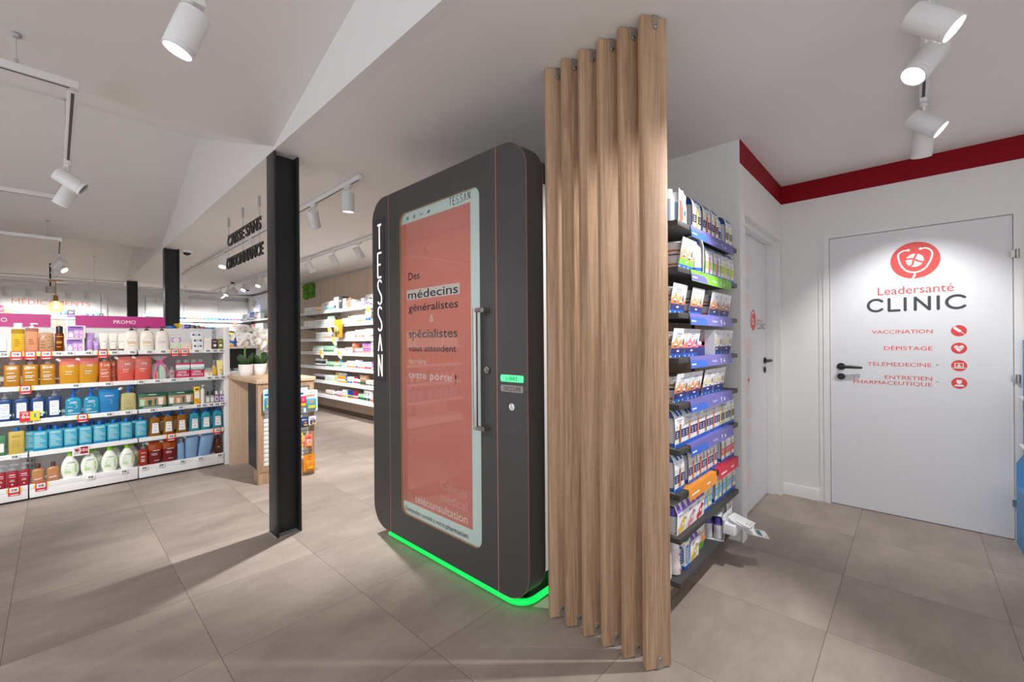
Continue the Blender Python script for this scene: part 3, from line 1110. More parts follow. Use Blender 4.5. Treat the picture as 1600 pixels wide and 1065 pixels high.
# suspended loop with a spotlight over the shop floor, and a second loop behind it
LZ = 2.50
track((-1.6, 2.872, LZ), (.082, 2.872, LZ), 'white suspended track crossing the upper left corner in front', 'suspended tracks', wires=((1.49, ceil_at(2.87)),))
track((.064, 2.895, LZ), (.064, 5.15, LZ), 'white suspended track running deeper from the near corner of its loop', 'suspended tracks', wires=((.55, ceil_at(3.45)), (1.9, ceil_at(4.8))))
track((-1.6, 5.165, LZ), (.082, 5.165, LZ), 'white suspended track closing the near loop at its far side', 'suspended tracks', wires=((1.2, ceil_at(5.165)),))
track((-1.6, 7.20, LZ), (.06, 7.20, LZ), 'white suspended track at the near side of the second loop', 'suspended tracks', wires=((1.55, ceil_at(7.2)),))
track((.043, 7.22, LZ), (.043, 9.4, LZ), 'white suspended track running deeper in the second loop', 'suspended tracks', wires=((.6, ceil_at(7.82)),))
G = 'spotlights on the suspended tracks'
track((-.6, 1.80, 2.49), (.37, 1.80, 2.49), 'white suspended track above the large spotlight over the entrance', 'suspended tracks', wires=((.3, ceil_at(1.8)),))
lamp((.315, 1.80, 2.49), (-.28, .12, -.85), True, 'large lit white spotlight hanging alone near the upper edge', G, 0, .4, 80, .6)
lamp((.064, 4.05, LZ), (.74, -.13, -.5), False, 'white spotlight with dark lens seen from its side on the near loop', G, PI / 2)
lamp((.064, 4.45, LZ), (-.35, .3, -.75), True, 'lit white spotlight partly behind another one on the near loop', G, PI / 2, 1.0, 70)
lamp((.043, 8.30, LZ), (-.5, .35, -.6), True, 'lit white spotlight in the cluster on the second loop, tilted away', G, PI / 2, 1.2, 70)
lamp((.043, 8.62, LZ), (.55, -.45, -.6), True, 'lit white spotlight in the cluster on the second loop, tilted towards the cabin', G, PI / 2, 1.2, 70)
lamp((.043, 9.10, LZ), (-.5, .3, -.65), True, 'lit white spotlight, lowest of the cluster on the second loop', G, PI / 2, 1.2, 70)
lamp((-.42, 1.80, 2.49), (.86, .10, -.62), True, 'added unseen spotlight beyond the picture edge, brightening the charcoal cabin', G, 0, 1.5, 56, .9)  # unseen lamp added to brighten the cabin front and its poster
lamp((-.45, 2.872, LZ), (.30, .78, -.46), True, 'added unseen spotlight beyond the picture edge, brightening the shelving bays', G, 0, 4.2, 60, .8)  # unseen lamp added to brighten the shelving front
lamp((-1.05, 2.872, LZ), (.10, .78, -.46), True, 'second added unseen spotlight, further beyond the picture edge, brightening the shelving', G, 0, 4.2, 60, .8)  # another unseen lamp added as extra light on the shelving
lamp((-.52, 7.20, LZ), (-.1, -.5, -.85), True, 'lit white spotlight at the picture edge on the second loop', G, 0, 1.2, 70)

# track beside the steel columns
track((1.60, 3.06, TZ), (1.60, 9.7, TZ), 'white ceiling track passing behind the nearest steel column', 'ceiling tracks')
G = 'spotlights on the track behind the column'
lamp((1.60, 3.27, TZ), (.05, .12, -.95), True, 'lit white spotlight at the near end of the track beside the cabin', G, PI / 2, 7.5, 84, .6)
lamp((1.60, 3.93, TZ), (.40, .50, -.85), True, 'white spotlight with hidden lens, next after the track end beside the cabin', G, PI / 2, 4.0, 78, .6)
lamp((1.60, 5.75, TZ), (.45, .35, -.8), True, 'white spotlight with hidden lens half hidden by the hanging letters', G, PI / 2, 3.0, 78, .6)
lamp((1.60, 6.95, TZ), (-.25, -.30, -.80), True, 'lit white spotlight below the hanging letters, left of them', G, PI / 2, 1.3, 74)

# long track along the oak wall
track((2.6, 4.0, TZ), (2.6, 12.4, TZ), 'long white ceiling track along the oak shelf wall', 'ceiling tracks')
G = 'spotlights along the oak shelf wall'
for i, (y, d, lit) in enumerate([(5.05, (.55, .10, -.75), True), (5.75, (.55, .12, -.75), True), (6.55, (.55, .12, -.75), True), (7.30, (.60, .0, -.75), True), (8.05, (-.1, -.35, -.85), True), (8.45, (.5, .1, -.8), False),
                                 (8.85, (-.35, -.25, -.8), True), (9.30, (-.55, .0, -.75), False), (9.75, (-.4, -.30, -.8), True), (10.5, (.55, -.1, -.7), False), (11.0, (-.4, -.2, -.8), True), (11.6, (.5, -.3, -.75), True)]):
    lamp((2.6, y, TZ), d, lit, ('lit' if lit else 'unlit') + ' white spotlight, %s from the cabin on the oak wall track' % ORD[i], G, PI / 2, 2.4, 74, .6)

# cross track and wall-washing row in front of the back wall
track((-3.0, 12.55, TZ), (2.6, 12.55, TZ), 'white ceiling track across the shop joining the oak wall track', 'ceiling tracks')
BT = 12.62
track((-3.0, 11.90, 2.405), (3.5, 11.90, 2.405), 'white low track in front of the back wall lettering', 'ceiling tracks', wires=((1.0, ceil_at(11.9)), (2.95, ceil_at(11.9)), (5.0, CEILZ), (6.2, CEILZ)))
G = 'spotlights in front of the back wall'
for i, (x, nm) in enumerate([(-.60, 'at the picture edge'), (-.325, 'above the first letters'), (.178, 'beside the amber pendant'), (.43, 'above the last letters'), (1.50, 'behind the second column'), (2.0, 'above the white cupboards'), (2.62, 'near the dome camera of the back corner'), (3.38, 'in the far corner')]):
    lamp((x, 11.90, 2.405), (.03, .72, -.69), True, 'small beige-lit white spotlight %s before the back wall' % nm, G, 0, 1.3, 95, .6)
lamp((2.05, 12.55, TZ), (.5, -.45, -.65), True, 'small lit white spotlight hanging under the cross track above the cupboards', 'ceiling tracks spots', 0, .8, 70)

# loudspeaker on a pole, pendant lamp, cameras
m = MB().tube([(0, 0, 0), (0, 0, -.13)], .062, LGREY, 20)
o = m.build('ceiling_speaker', None, (-.055, 11.45, 2.36))
tag(o, 'grey cylindrical ceiling speaker hanging beside the amber pendant lamp', 'speaker')
m2 = MB().tube([(0, 0, 0), (0, 0, CEILZ - 2.36 + .2)], .011, BLK, 8)
m2.build('rod', o)
track((-3.0, 11.0, 2.4185), (.9, 11.0, 2.4185), 'white suspended rail carrying the amber pendant lamp', 'suspended tracks', wires=((.6, ceil_at(11.0)), (3.5, ceil_at(11.0))))
BRASS = M('brass', rgb(176, 132, 70), .3, metal=.9)
pend = thing('pendant_lamp', (.012, 11.0, 1.955), 'amber ribbed glass pendant lamp with brass cap before the back wall', 'lamp')
m = MB().tube([(0, 0, .45), (0, 0, .463)], [.095, .095], BRASS, 24)
m.build('canopy', pend)
m = MB().tube([(0, 0, .20), (0, 0, .45)], .006, BRASS, 8)
m.build('rod', pend)
m = MB().tube([(0, 0, .11), (0, 0, .21)], [.032, .030], BRASS, 18)
m.build('socket', pend)
AMB = clear('amber_glass', (1.0, .84, .60, 1), 1.5, .1, solid=.3)
m = MB()
rings = [(-.083, .035, .035, 2), (-.080, .06, .06, 2), (-.06, .088, .088, 2), (-.035, .101, .101, 2), (-.03, .097, .097, 2), (-.005, .106, .106, 2), (0, .102, .102, 2), (.03, .103, .103, 2), (.035, .098, .098, 2), (.06, .088, .088, 2), (.085, .066, .066, 2), (.102, .045, .045, 2), (.11, .032, .032, 2)]
m.loft(rings, AMB, seg=32, capb=False, capt=False)
m.build('globe', pend)
m = MB().loft([(-.03, .012, .012, 2), (-.015, .03, .03, 2), (.015, .034, .034, 2), (.045, .02, .02, 2), (.1, .015, .015, 2)], M('bulb_lit', (1, .84, .62, 1), emit=12.0), seg=16)
b = m.build('bulb', pend)
b['label'] = 'glowing bulb'
ld = bpy.data.lights.new('bulb_light', 'POINT')
ld.energy = 6
ld.color = (1, .8, .55)
ld.shadow_soft_size = .04
lo = bpy.data.objects.new('bulb_light', ld)
COL.objects.link(lo)
lo.parent = pend
lo.location = (0, 0, .01)

def dome(loc, label, s=1.0):
    t = thing('dome_camera', loc, label, 'camera', 'ceiling dome cameras')
    m = MB().loft([(0, .062 * s, .062 * s, 2), (-.03 * s, .064 * s, .064 * s, 2), (-.036 * s, .05 * s, .05 * s, 2)][::-1], WMETAL, seg=24)
    m.build('base', t)
    m = MB().loft([(-.07 * s, .012 * s, .012 * s, 2), (-.062 * s, .03 * s, .03 * s, 2), (-.045 * s, .044 * s, .044 * s, 2), (-.032 * s, .047 * s, .047 * s, 2)], M('smoked_dome', rgb(30, 30, 32), .08), seg=24)
    m.build('dome', t)
dome((1.245, 7.27, CEILZ), 'white dome security camera at the top of the second steel column')
dome((2.50, 10.2, CEILZ), 'small dark dome camera on the ceiling near the far cupboards', .9)
dome((3.1, 11.4, CEILZ), 'dark dome camera on the ceiling in the far corner', .9)

# hanging letters
hs = thing('hanging_letter_sign', (1.22, 4.62, 2.1), 'black cut-out letters hanging on wires beside the nearest steel column', 'sign')
load_texts([('CAISSE SANS', 'CAISSE SANS', .016, .045), ('ORDONNANCE', 'ORDONNANCE', .016, .045)])
for key, y0, y1, zb, h in (('CAISSE SANS', 5.13, 4.10, 2.290, .100), ('ORDONNANCE', 5.18, 4.05, 2.062, .100)):
    m = MB()
    f = Face(m, (0, 0, 0), (0, -1, 0), (0, 0, 1))
    f.text(key, -(y0 - 4.62), -(y1 - 4.62), zb - 2.1, h, BLK)
    m.box(-.004, y1 - 4.62, zb - 2.1 + h * .99, .006, y0 - 4.62, zb - 2.1 + h * 1.09, BLK)
    m.build('letter_row', hs)
for y in (5.10, 4.62, 4.14):
    w = MB().tube([(0, y - 4.62, .0), (0, y - 4.62, CEILZ - 2.1)], .0022, LGREY, 6)
    w.tube([(0, y - 4.62, CEILZ - 2.1 - .09), (0, y - 4.62, CEILZ - 2.1)], .011, LGREY, 10)
    w.build('hanging_wire', hs)
# ------------------------------------------------------------------ promotional shelving along the shop floor
GY, GBACK, GTOP = 5.39, 5.77, 1.462
SZ = {1: 1.242, 2: .957, 3: .677, 4: .402, 5: .132}
GW = M('shelf_white', rgb(236, 235, 235), .35)
GRAIL = clear('rail_clear', (.93, .93, .95, 1), 1.45, .05, solid=.75)
ESLINK = M('tag_display', rgb(196, 194, 190), .4)
PROMO = M('promo_magenta', rgb(190, 40, 126), .45)
REDTAG = M('tag_red', rgb(214, 40, 38), .45)
YELTAG = M('tag_yellow', rgb(250, 204, 24), .45)
_TAGM = {}

def price_tag(parent, x, z, promo=False, out=-.006):
    k = 'promo' if promo else 'plain'
    if k not in _TAGM:
        m = MB()
        if promo:
            m.box(-.033, -.002, -.060, .033, 0, .012, REDTAG)
            m.box(.033, -.0015, -.028, .043, 0, -.004, YELTAG)
            m.box(-.043, -.0015, -.028, -.033, 0, -.004, YELTAG)
            f = Face(m, (0, -.002, 0), (1, 0, 0), (0, 0, 1))
            f.rect(-.022, -.056, .022, -.051, TXTW, 2)
        m.box(-.025, -.010, -.034, .025, -.002, 0.004, PAPER, .0015)
        f = Face(m, (0, -.010, 0), (1, 0, 0), (0, 0, 1))
        f.rect(-.017, -.026, .017, -.003, ESLINK, 1)
        f.rect(-.014, -.012, -.001, -.006, MATS['tag_red'] if promo else DGREY, 2)
        f.rect(.002, -.022, .015, -.006, MGREY, 2)
        f.rect(-.014, -.021, -.004, -.016, MGREY, 2)
        o = m.build('promo_tag' if promo else 'price_tag', parent)
        _TAGM[k] = o.data
    else:
        o = bpy.data.objects.new('promo_tag' if promo else 'price_tag', _TAGM[k])
        COL.objects.link(o)
        o.parent = parent
    o.location = (x, out, z)
    if promo:
        o['label'] = 'red promotional price tag'
    return o

def bay(x0, x1, label, tags):
    t = thing('shelving_bay', (x0, GY, 0), label, 'shelf', 'white promotional shelving')
    w = x1 - x0
    m = MB()
    m.box(.002, GBACK - GY, 0, w - .002, GBACK - GY + .02, GTOP, M('shelf_back', rgb(228, 226, 225), .5))
    m.build('back_panel', t)
    m = MB()
    m.box(.004, 0, .018, w - .004, .38, .125, GW, .004)
    m.box(.004, .03, 0, w - .004, .36, .018, BLK)
    m.build('base', t)
    for xx in (.012, w - .012):
        m = MB().box(xx - .012, .355, .1, xx + .012, .379, GTOP, LGREY)
        for i in range(26):
            m.box(xx - .004, .3545, .16 + i * .05, xx + .004, .3552, .18 + i * .05, DGREY)
        m.build('upright', t)
    for s, z in SZ.items():
        m = MB()
        if s < 5:
            m.box(.004, .012, z - .026, w - .004, .372, z - .004, GW, .002)
        else:
            m.box(.004, .004, z - .008, w - .004, .372, z - .004, GW)
        m.prism([(.012, z - .002), (-.001, z - .001), (-.006, z - .006), (-.004, z - .038), (.004, z - .042), (.012, z - .040)], 'x', .005, w - .005, GW)
        sh = m.build('shelf', t)
        for x, promo in tags.get(s, []):
            if x0 <= x < x1:
                price_tag(sh, x - x0, z - .006, promo)
        if s < 5:
            for xx in (.02, w - .02):
                b = MB().prism([(.372, z - .026), (.05, z - .026), (.05, z - .034), (.372, z - .09)][::-1], 'x', xx - .001, xx + .001, LGREY)
                b.build('shelf_bracket', sh)
    return t

def parse(s):
    return [(float(q.strip('P')), q[0] == 'P') for q in s.split()]
TAGS = {1: parse('-.284 P-.219 P-.142 P-.052 .020 .089 .204 P.296 .373 .497 .620 .724 P.819 P.896 .994 1.090 1.152 1.209'),
        2: parse('P-.170 .124 .329 .557 .680 .804 .944 1.101 1.164 1.221'),
        3: parse('-.147 P.164 .336 .463 .641 .860 1.008 1.057 1.116 1.169 1.219'),
        4: parse('-.231 P.783 P1.169'), 5: parse('P-.236 P-.088 .212 .434 .578 .704 .870 1.019 1.186')}
bays = [bay(.536, 1.232, 'white shelving bay at the counter end, with green gift sets and blue refill pouches', TAGS),
        bay(-.158, .536, 'white shelving bay with the turquoise pump bottles and white oval bottles', TAGS),
        bay(-.852, -.158, 'white shelving bay cut by the picture edge, with magenta pump bottles', TAGS),
        bay(-1.546, -.852, 'white shelving bay beyond the picture edge, seen mirrored in the cabin door', TAGS)]
m = MB().box(1.236, GY - .0, 0, 1.290, GBACK + .03, GTOP + .012, GW, .003)
tag(m.build('shelving_end_panel'), 'tall white end panel closing the shelving beside the oak counter', 'panel')
# large price card and the six-euro shelf sign
sh4 = [c for c in bays[1].children if c.name.startswith('shelf') and 'bracket' not in c.name]
m = MB().box(.097, GY - .016, .318, .204, GY - .007, .404, PAPER, .003)
f = Face(m, (0, GY - .016, 0), (1, 0, 0), (0, 0, 1))
f.rect(.107, .332, .146, .394, M('tag_pale', rgb(200, 190, 188)), 1)
f.poly([(.126, .350), (.112, .372), (.118, .382), (.126, .376), (.134, .382), (.141, .372)], M('tag_crimson', rgb(150, 24, 40)), 2)
f.rect(.147, .332, .196, .394, M('tag_crimson', rgb(150, 24, 40)), 1)
f.text('10', .150, .176, .352, .026, TXTW, 2)
f.rect(.180, .366, .193, .371, TXTW, 2)
f.rect(.180, .354, .193, .359, TXTW, 2)
tag(m.build('price_card'), 'large white price card reading 10 in front of the white oval bottles', 'price tag')
m = MB().box(-.204, GY - .022, .662, -.146, GY - .019, .748, REDTAG)
m.box(-.146, GY - .022, .666, -.092, GY - .019, .744, YELTAG)
f = Face(m, (0, GY - .022, 0), (1, 0, 0), (0, 0, 1))
f.text('6', -.192, -.172, .692, .034, TXTW)
f.text('€', -.168, -.156, .714, .014, TXTW)
f.rect(-.168, .694, -.150, .706, TXTW)
f.rect(-.195, .732, -.155, .737, TXTW)
f.rect(-.124, .690, -.112, .726, M('tag_blue', rgb(70, 140, 200)))
tag(m.build('shelf_sign'), 'red and yellow shelf sign with a 6 below the navy bottles', 'sign')
# magenta header boards
for x0, x1, tx, label in ((.13, .792, .395, 'magenta header board over the middle of the shelving, its lettering above the cream bottles'),
                          (-.70, -.024, -.40, 'magenta header board cut by the picture edge above the yellow bottle')):
    m = MB().box(x0, GBACK - .012, GTOP - .002, x1, GBACK + .006, GTOP + .115, PAPER)
    f = Face(m, (x0, GBACK - .012, GTOP), (1, 0, 0), (0, 0, 1))
    f.rect(.0005, -.001, x1 - x0 - .0005, .1145, PROMO)
    w = .165
    a = tx - x0 - (0 if x0 > 0 else .05)
    f.text('PROMO', a, a + w, .040, .035, TXTW, 2)
    tag(m.build('header_board'), label, 'sign', 'magenta promotion headers')

# ------------------------------------------------------------------ products: one of each kind, then copies
C = {}
def col(name, r, g, b, rough=.25, trans=0.0, **k):
    if name not in C:
        C[name] = M(name, rgb(r, g, b), rough, trans=trans, **k)
    return C[name]

for n, r, g, b, tr in (('oil_yellow', 252, 214, 70, .45), ('peach_gel', 244, 176, 138, .4), ('peach_clear', 214, 160, 128, .35), ('amber_brown', 120, 62, 18, .35), ('orange_gel', 222, 158, 56, .45),
                       ('coral_gel', 240, 128, 100, .4), ('navy_gel', 24, 88, 150, .3), ('teal_gel', 34, 172, 216, .35), ('turquoise_gel', 78, 208, 234, .4), ('pale_yellow_gel', 240, 230, 168, .45),
                       ('honey_gel', 182, 112, 40, .4), ('aqua_gel', 52, 186, 208, .4), ('magenta_gel', 190, 30, 74, .35), ('apricot_gel', 226, 164, 122, .4), ('red_gel', 190, 36, 36, .35),
                       ('sky_pouch', 150, 192, 236, .3), ('purple_gel', 96, 66, 92, .3), ('olive_gel', 152, 158, 40, .4), ('clear_gel', 214, 210, 212, .4), ('gold_gel', 250, 222, 124, .45), ('brown_glass', 92, 52, 24, .3),
                       ('rust_pouch', 176, 62, 34, .25), ('wine_pouch', 120, 40, 42, .2), ('rose_pouch', 232, 124, 128, .3), ('blue_pouch', 36, 144, 220, .3), ('golden_pouch', 242, 180, 60, .4), ('lilac_gel', 168, 128, 178, .3)):
    col(n, r + (255 - r) * .12, g + (255 - g) * .12 if max(r, g, b) > 150 else g, b, .18, min(.6, tr + .12))
for n, r, g, b in (('lilac', 182, 146, 206), ('lilac_dark', 142, 94, 178), ('pink_pale', 240, 220, 224), ('cream', 240, 232, 220), ('brown_cap', 84, 48, 42), ('mint', 176, 224, 190), ('peach', 246, 204, 172), ('label_navy', 48, 72, 116),
                   ('royal_blue', 0, 92, 180), ('lime', 140, 208, 30), ('milk_green', 236, 240, 228), ('forest', 16, 92, 66), ('kraft', 176, 140, 108), ('sun', 248, 196, 30), ('crimson', 206, 34, 88), ('aqua_band', 110, 206, 190), ('violet', 150, 84, 200),
                   ('gold_band', 240, 190, 60), ('orange_band', 236, 150, 30), ('rose_band', 240, 190, 214), ('teal_band', 60, 184, 196), ('hot_pink', 232, 60, 160), ('salmon', 244, 130, 90)):
    col(n, r, g, b, .4)

def print_label(f, x0, z0, x1, z1, mat, text=None, tmat=None, lines=3, lmat=None, tw=.7, k=1):
    if mat:
        f.rrect(x0, z0, x1, z1, min(x1 - x0, z1 - z0) * .06, mat, k)
    w, h = x1 - x0, z1 - z0
    cx = (x0 + x1) / 2
    if text:
        f.text(text, cx - w * tw / 2, cx + w * tw / 2, z1 - h * .24, h * .11, tmat or NAVYTXT, k + 1)
    for i in range(lines):
        z = z1 - h * (.40 + .14 * i)
        f.rect(x0 + w * .14, z, x0 + w * (.58 + .2 * ((i * 7) % 3) / 2), z + h * .035, lmat or tmat or NAVYTXT, k + 1)

def pump_head(t, zc, r, mat, h, turn=0, name='pump'):
    m = MB()
    m.loft([(zc, r, r, 2), (zc + h * .36, r, r, 2), (zc + h * .42, r * .6, r * .6, 2), (zc + h * .46, r * .32, r * .32, 2), (zc + h * .72, r * .32, r * .32, 2), (zc + h * .74, r * .75, r * .75, 2), (zc + h * .95, r * .8, r * .8, 2), (zc + h, r * .6, r * .6, 2)], mat, seg=16)
    s = len(m.v)
    m.tube([(0, 0, zc + h * .88), (r * 1.3, 0, zc + h * .90), (r * 2.2, 0, zc + h * .86), (r * 2.4, 0, zc + h * .80)], [r * .4, r * .36, r * .28, r * .25], mat, 8)
    m.move(Matrix.Rotation(turn, 4, 'Z'), s)
    return m.build(name, t)

def bottle(name, label, cat, group, w, d, hb, H, body, cap, n=5, sh=.012, kind='pump', capr=None, draw=None, bands=None, taper=0.0, neck=None, oval=False, turn=-.5):
    """a standing bottle: lofted body with print, and a pump, flip cap or screw cap"""
    t = thing(name, (0, 0, 0), label, cat, group)
    a, b = w / 2, d / 2
    m = MB()
    cr = capr or w * .2
    nk = neck or cr * .9
    if oval:
        rings = [(0, a * .78, b * .8, 2.4)] + [(hb * q, a * (math.sin(PI * (.22 + .70 * q)) ** .8), b * (math.sin(PI * (.22 + .66 * q)) ** .6), 2.3) for q in (.04, .12, .25, .4, .55, .7, .82, .92)] + [(hb, nk, nk, 2)]
    else:
        rings = [(0, a * .93, b * .93, n), (.004, a, b, n)]
        if bands:
            for q, mt in bands:
                rings.append((hb * q, a, b, n, mt))
        rings += [(hb - sh, a * (1 - taper), b * (1 - taper), n), (hb - sh * .45, a * (.94 - taper), b * (.94 - taper), n), (hb - sh * .1, max(nk, a * (.70 - taper)), max(nk, b * (.7 - taper)), 3), (hb + .002, nk, nk, 2)]
        if bands:
            rings[1] = rings[1] + (body,)
            cur = body
            fixed = []
            for r in rings:
                if len(r) > 4 and r[4]:
                    cur = r[4]
                fixed.append(tuple(r[:4]) + (cur,))
            rings = fixed
    m.loft(rings, body, seg=28)
    if draw:
        f = Face(m, (0, -b - .0006, 0), (1, 0, 0), (0, 0, 1))
        draw(f)
    m.build('bottle_body', t)
    if kind == 'pump':
        pump_head(t, hb, cr, cap, H - hb, turn)
    elif kind == 'cap':
        c = MB().loft([(hb, cr, cr, 2), (H - .003, cr, cr, 2), (H, cr * .93, cr * .93, 2)], cap, seg=20)
        c.build('cap', t)
    elif kind == 'box':
        c = MB().loft([(hb, cr, cr * .8, 5), (H - .004, cr * 1.02, cr * .8, 5), (H, cr * .96, cr * .75, 5)], cap, seg=20)
        c.build('flip_cap', t)
    return t

def tube_pack(name, label, cat, group, w, h, body, cap, draw=None, d=None):
    """cosmetic tube standing on its cap, crimped flat at the top"""
    t = thing(name, (0, 0, 0), label, cat, group)
    r = w * .36
    d = d or r * .9
    m = MB()
    ch = h * .10
    m.loft([(ch, r * .95, d * .95, 2), (ch + .004, r, d, 2)] + [(ch + (h - ch) * q, r + (w / 2 - r) * q ** 1.3, max(.0022, d * (1 - q ** 1.6)), 2 + q) for q in (.25, .5, .72, .9)] + [(h - .006, w / 2, .002, 3), (h, w / 2, .002, 3)], body, seg=24)
    if draw:
        s = len(m.v)
        f = Face(m, (0, 0, 0), (1, 0, 0), (0, 0, 1))
        draw(f)
        for i in range(s, len(m.v)):           # lay the print on the tube's curved front
            x, y, z = m.v[i]
            q = max(0, min(1, (z - ch) / (h - ch)))
            rx = r + (w / 2 - r) * q ** 1.3
            ry = max(.0022, d * (1 - q ** 1.6))
            m.v[i] = (x, y - ry * math.sqrt(max(.05, 1 - min(.95, (x / rx) ** 2))) - .0012, z)
    m.build('tube_body', t)
    c = MB().loft([(0, r * .9, d * .9, 2), (ch * .9, r * .92, d * .92, 2), (ch, r * .8, d * .8, 2)], cap, seg=20)
    c.build('cap', t)
    return t

def pouch(name, label, cat, group, w, h, d, top, low, level, draw=None, spout=None, lean=0.0, side=-1):
    """stand-up refill pouch: bulged below, flat welded top, spout at one corner"""
    t = thing(name, (0, 0, 0), label, cat, group)
    m = MB()
    a, b = w / 2, d / 2
    qs = (0, .03, .10, .25, .4, .5, .62, .75, .87, .96, 1.0)
    rings = []
    for q in qs:
        thick = b * (math.sin(PI * min(1, .18 + .62 * q)) ** .7) * (1 - .0) if q < .9 else b * .12
        wide = a * (.86 + .12 * math.sin(PI * q * .8) + .03 * q)
        if q > .9:
            wide = a * (1.0 - .10 * (q - .9) * 10)
        rings.append((h * q, wide, max(.0025, thick if q < .9 else b * .1 * (1.05 - q) * 10), 2.6, low if q < level - .01 else top))
    m.loft(rings, low, seg=28)
    for i, v in enumerate(m.v):
        if v[2] > 0:
            wob = .004 * math.sin(9 * v[0] / w * 2 + 22 * v[2] / h) * min(1, v[2] / h * 3) * (1 - v[2] / h * .6)
            m.v[i] = (v[0] + lean * v[2], v[1] + wob, v[2])
    if draw:
        s = len(m.v)
        f = Face(m, (0, 0, 0), (1, 0, 0), (0, 0, 1))
        draw(f)
        for i in range(s, len(m.v)):
            x, y, z = m.v[i]
            q = z / h
            th = b * (math.sin(PI * min(1, .18 + .62 * q)) ** .7)
            wd = a * (.86 + .12 * math.sin(PI * q * .8) + .03 * q)
            m.v[i] = (x + lean * z, y - th * max(.02, 1 - abs(x / wd) ** 2.6) ** (1 / 2.6) - .0035, z)
    m.build('pouch_body', t)
    if spout:
        sx = side * a * .80 + lean * h * .92
        c = MB().tube([(sx, 0, h * .88), (sx + side * .018, 0, h * .97)], [.011, .011], spout, 12)
        c.tube([(sx + side * .012, 0, h * .94), (sx + side * .026, 0, h * 1.01)], .013, spout, 12)
        c.build('spout', t)
    return t

def carton(name, label, cat, group, w, d, h, mat, draw=None, ch=.0012):
    m = MB().box(-w / 2, -d / 2, 0, w / 2, d / 2, h, mat, ch)
    if draw:
        draw(Face(m, (0, -d / 2, 0), (1, 0, 0), (0, 0, 1)))
    o = m.build(name)
    return tag(o, label, cat, group)

def put(o, s, x, y=5.405, dz=0.0):
    """stand a product on shelf s with its front at y"""
    o.location = (x, y + o.get('_d', .04), SZ[s] - .004 + dz)
    return o

def at(s, x, d, dz=0.0):
    return (x, 5.402 + d / 2, SZ[s] - .0038 + dz)

def oval_label(f, cx, cz, r, band, outline=None):
    f.disc(cx, cz, r * 1.03, outline or col('label_line', 150, 134, 120, .4), 1, r * 1.12)
    f.disc(cx, cz, r, C['cream'], 2, r * 1.09)
    f.rect(cx - r * .85, cz - r * .52, cx + r * .85, cz - r * .26, band, 3)
    f.text('Cavaillès', cx - r * .8, cx + r * .8, cz - r * .14, r * .30, col('label_brown', 110, 90, 78, .4), 3)

CO = C
# ---- top shelf
t = carton('cream_box', 'pale pink carton at the picture edge on the top shelf', 'box', None, .060, .05, .109, CO['pink_pale'], lambda f: (f.rect(-.02, .07, .02, .074, LGREY), f.rect(-.03, 0, .03, .012, DGREY)))
t.location = at(1, -.303, .05)
t = bottle('oil_bottle', 'square bottle of yellow oil with white cap, tallest on the top shelf', 'bottle', None, .073, .06, .194, .242, CO['oil_yellow'], WMETAL, kind='box', capr=.024, sh=.004,
           draw=lambda f: print_label(f, -.026, .03, .026, .15, None, None, CO['amber_brown'], 4), bands=[(.8, col('oil_dark', 176, 140, 20, .2, .35))])
t.location = at(1, -.210, .06)
t = bottle('oil_bottle', 'square peach gel bottle with white pump on the top shelf', 'bottle', None, .072, .06, .201, .244, CO['peach_gel'], WMETAL, kind='pump', capr=.016, sh=.004,
           draw=lambda f: print_label(f, -.026, .03, .026, .15, None, None, CO['amber_brown'], 3), bands=[(.86, col('peach_dark', 176, 108, 84, .2, .3))])
t.location = at(1, -.133, .06)
def leaves(f):
    f.text('NUXE', -.034, .004, .118, .014, NAVYTXT)
    for i, (x, z, q) in enumerate(((.02, .13, .4), (.032, .118, -.5), (.012, .10, .3), (.030, .095, .6), (.02, .07, -.2), (.03, .05, .5), (.018, .04, 1.0), (.034, .072, .1))):
        f.poly([(x + .008 * math.cos(q + s), z + .008 * math.sin(q + s) * (.35 if k % 2 else 1)) for k, s in enumerate((0, .5 * PI, PI, 1.5 * PI))], LEAF)
    for z in (.085, .06, .035):
        f.rect(-.034, z, -.008, z + .004, CO['amber_brown'])
t = bottle('cleanser_bottle', 'squat peach bottle with green leaf print and clear pump', 'bottle', None, .086, .07, .163, .207, CO['peach_clear'], CLEARP, kind='pump', capr=.017, sh=.006, draw=leaves)
t.location = at(1, -.051, .07)
t = bottle('foam_bottle', 'amber brown foaming bottle with dark clear pump cap', 'bottle', None, .054, .052, .164, .222, CO['amber_brown'], BLK, n=2.2, kind='cap', capr=.021, sh=.012,
           draw=lambda f: [f.rect(-.02, z, .02 - .004 * i, z + .004, CO['gold_band']) for i, z in enumerate((.13, .085, .075, .04))])
t.location = at(1, .026, .052)
o = MB().tube([(0, 0, .218), (0, 0, .232)], .009, CO['salmon'], 12).build('valve', t)
def giftset(f, w=.116, h=.112):
    f.rect(-w / 2 + .006, .004, w / 2 - .012, h - .004, CO['lilac'])
    f.rect(-w / 2 + .006, .078, w / 2 - .012, h - .004, CO['lilac_dark'], 2)
    f.rect(-w / 2 + .02, .094, w / 2 - .026, .100, NAVYTXT, 3)
    f.rect(-w / 2 + .006, .070, -w / 2 + .045, .075, NAVYTXT, 3)
    f.rect(-.046, .010, -.018, .046, CO['cream'], 3)
    f.rect(-.036, .046, -.027, .058, CO['pink_pale'], 3)
    for x in (-.008, .022):
        f.poly([(x + .003, .006), (x + .018, .006), (x + .023, .066), (x - .002, .066)], CO['rose_band'], 3)
        f.rect(x + .004, .03, x + .017, .036, CO['lilac_dark'], 4)
g = carton('gift_set', 'lower lilac gift set with tubes, under its twin', 'gift set', 'lilac gift sets', .119, .08, .114, CO['cream'], giftset, .004)
g.location = at(1, .120, .08)
dup(g, at(1, .127, .08, .115), 'upper lilac gift set, stacked on its twin', None)
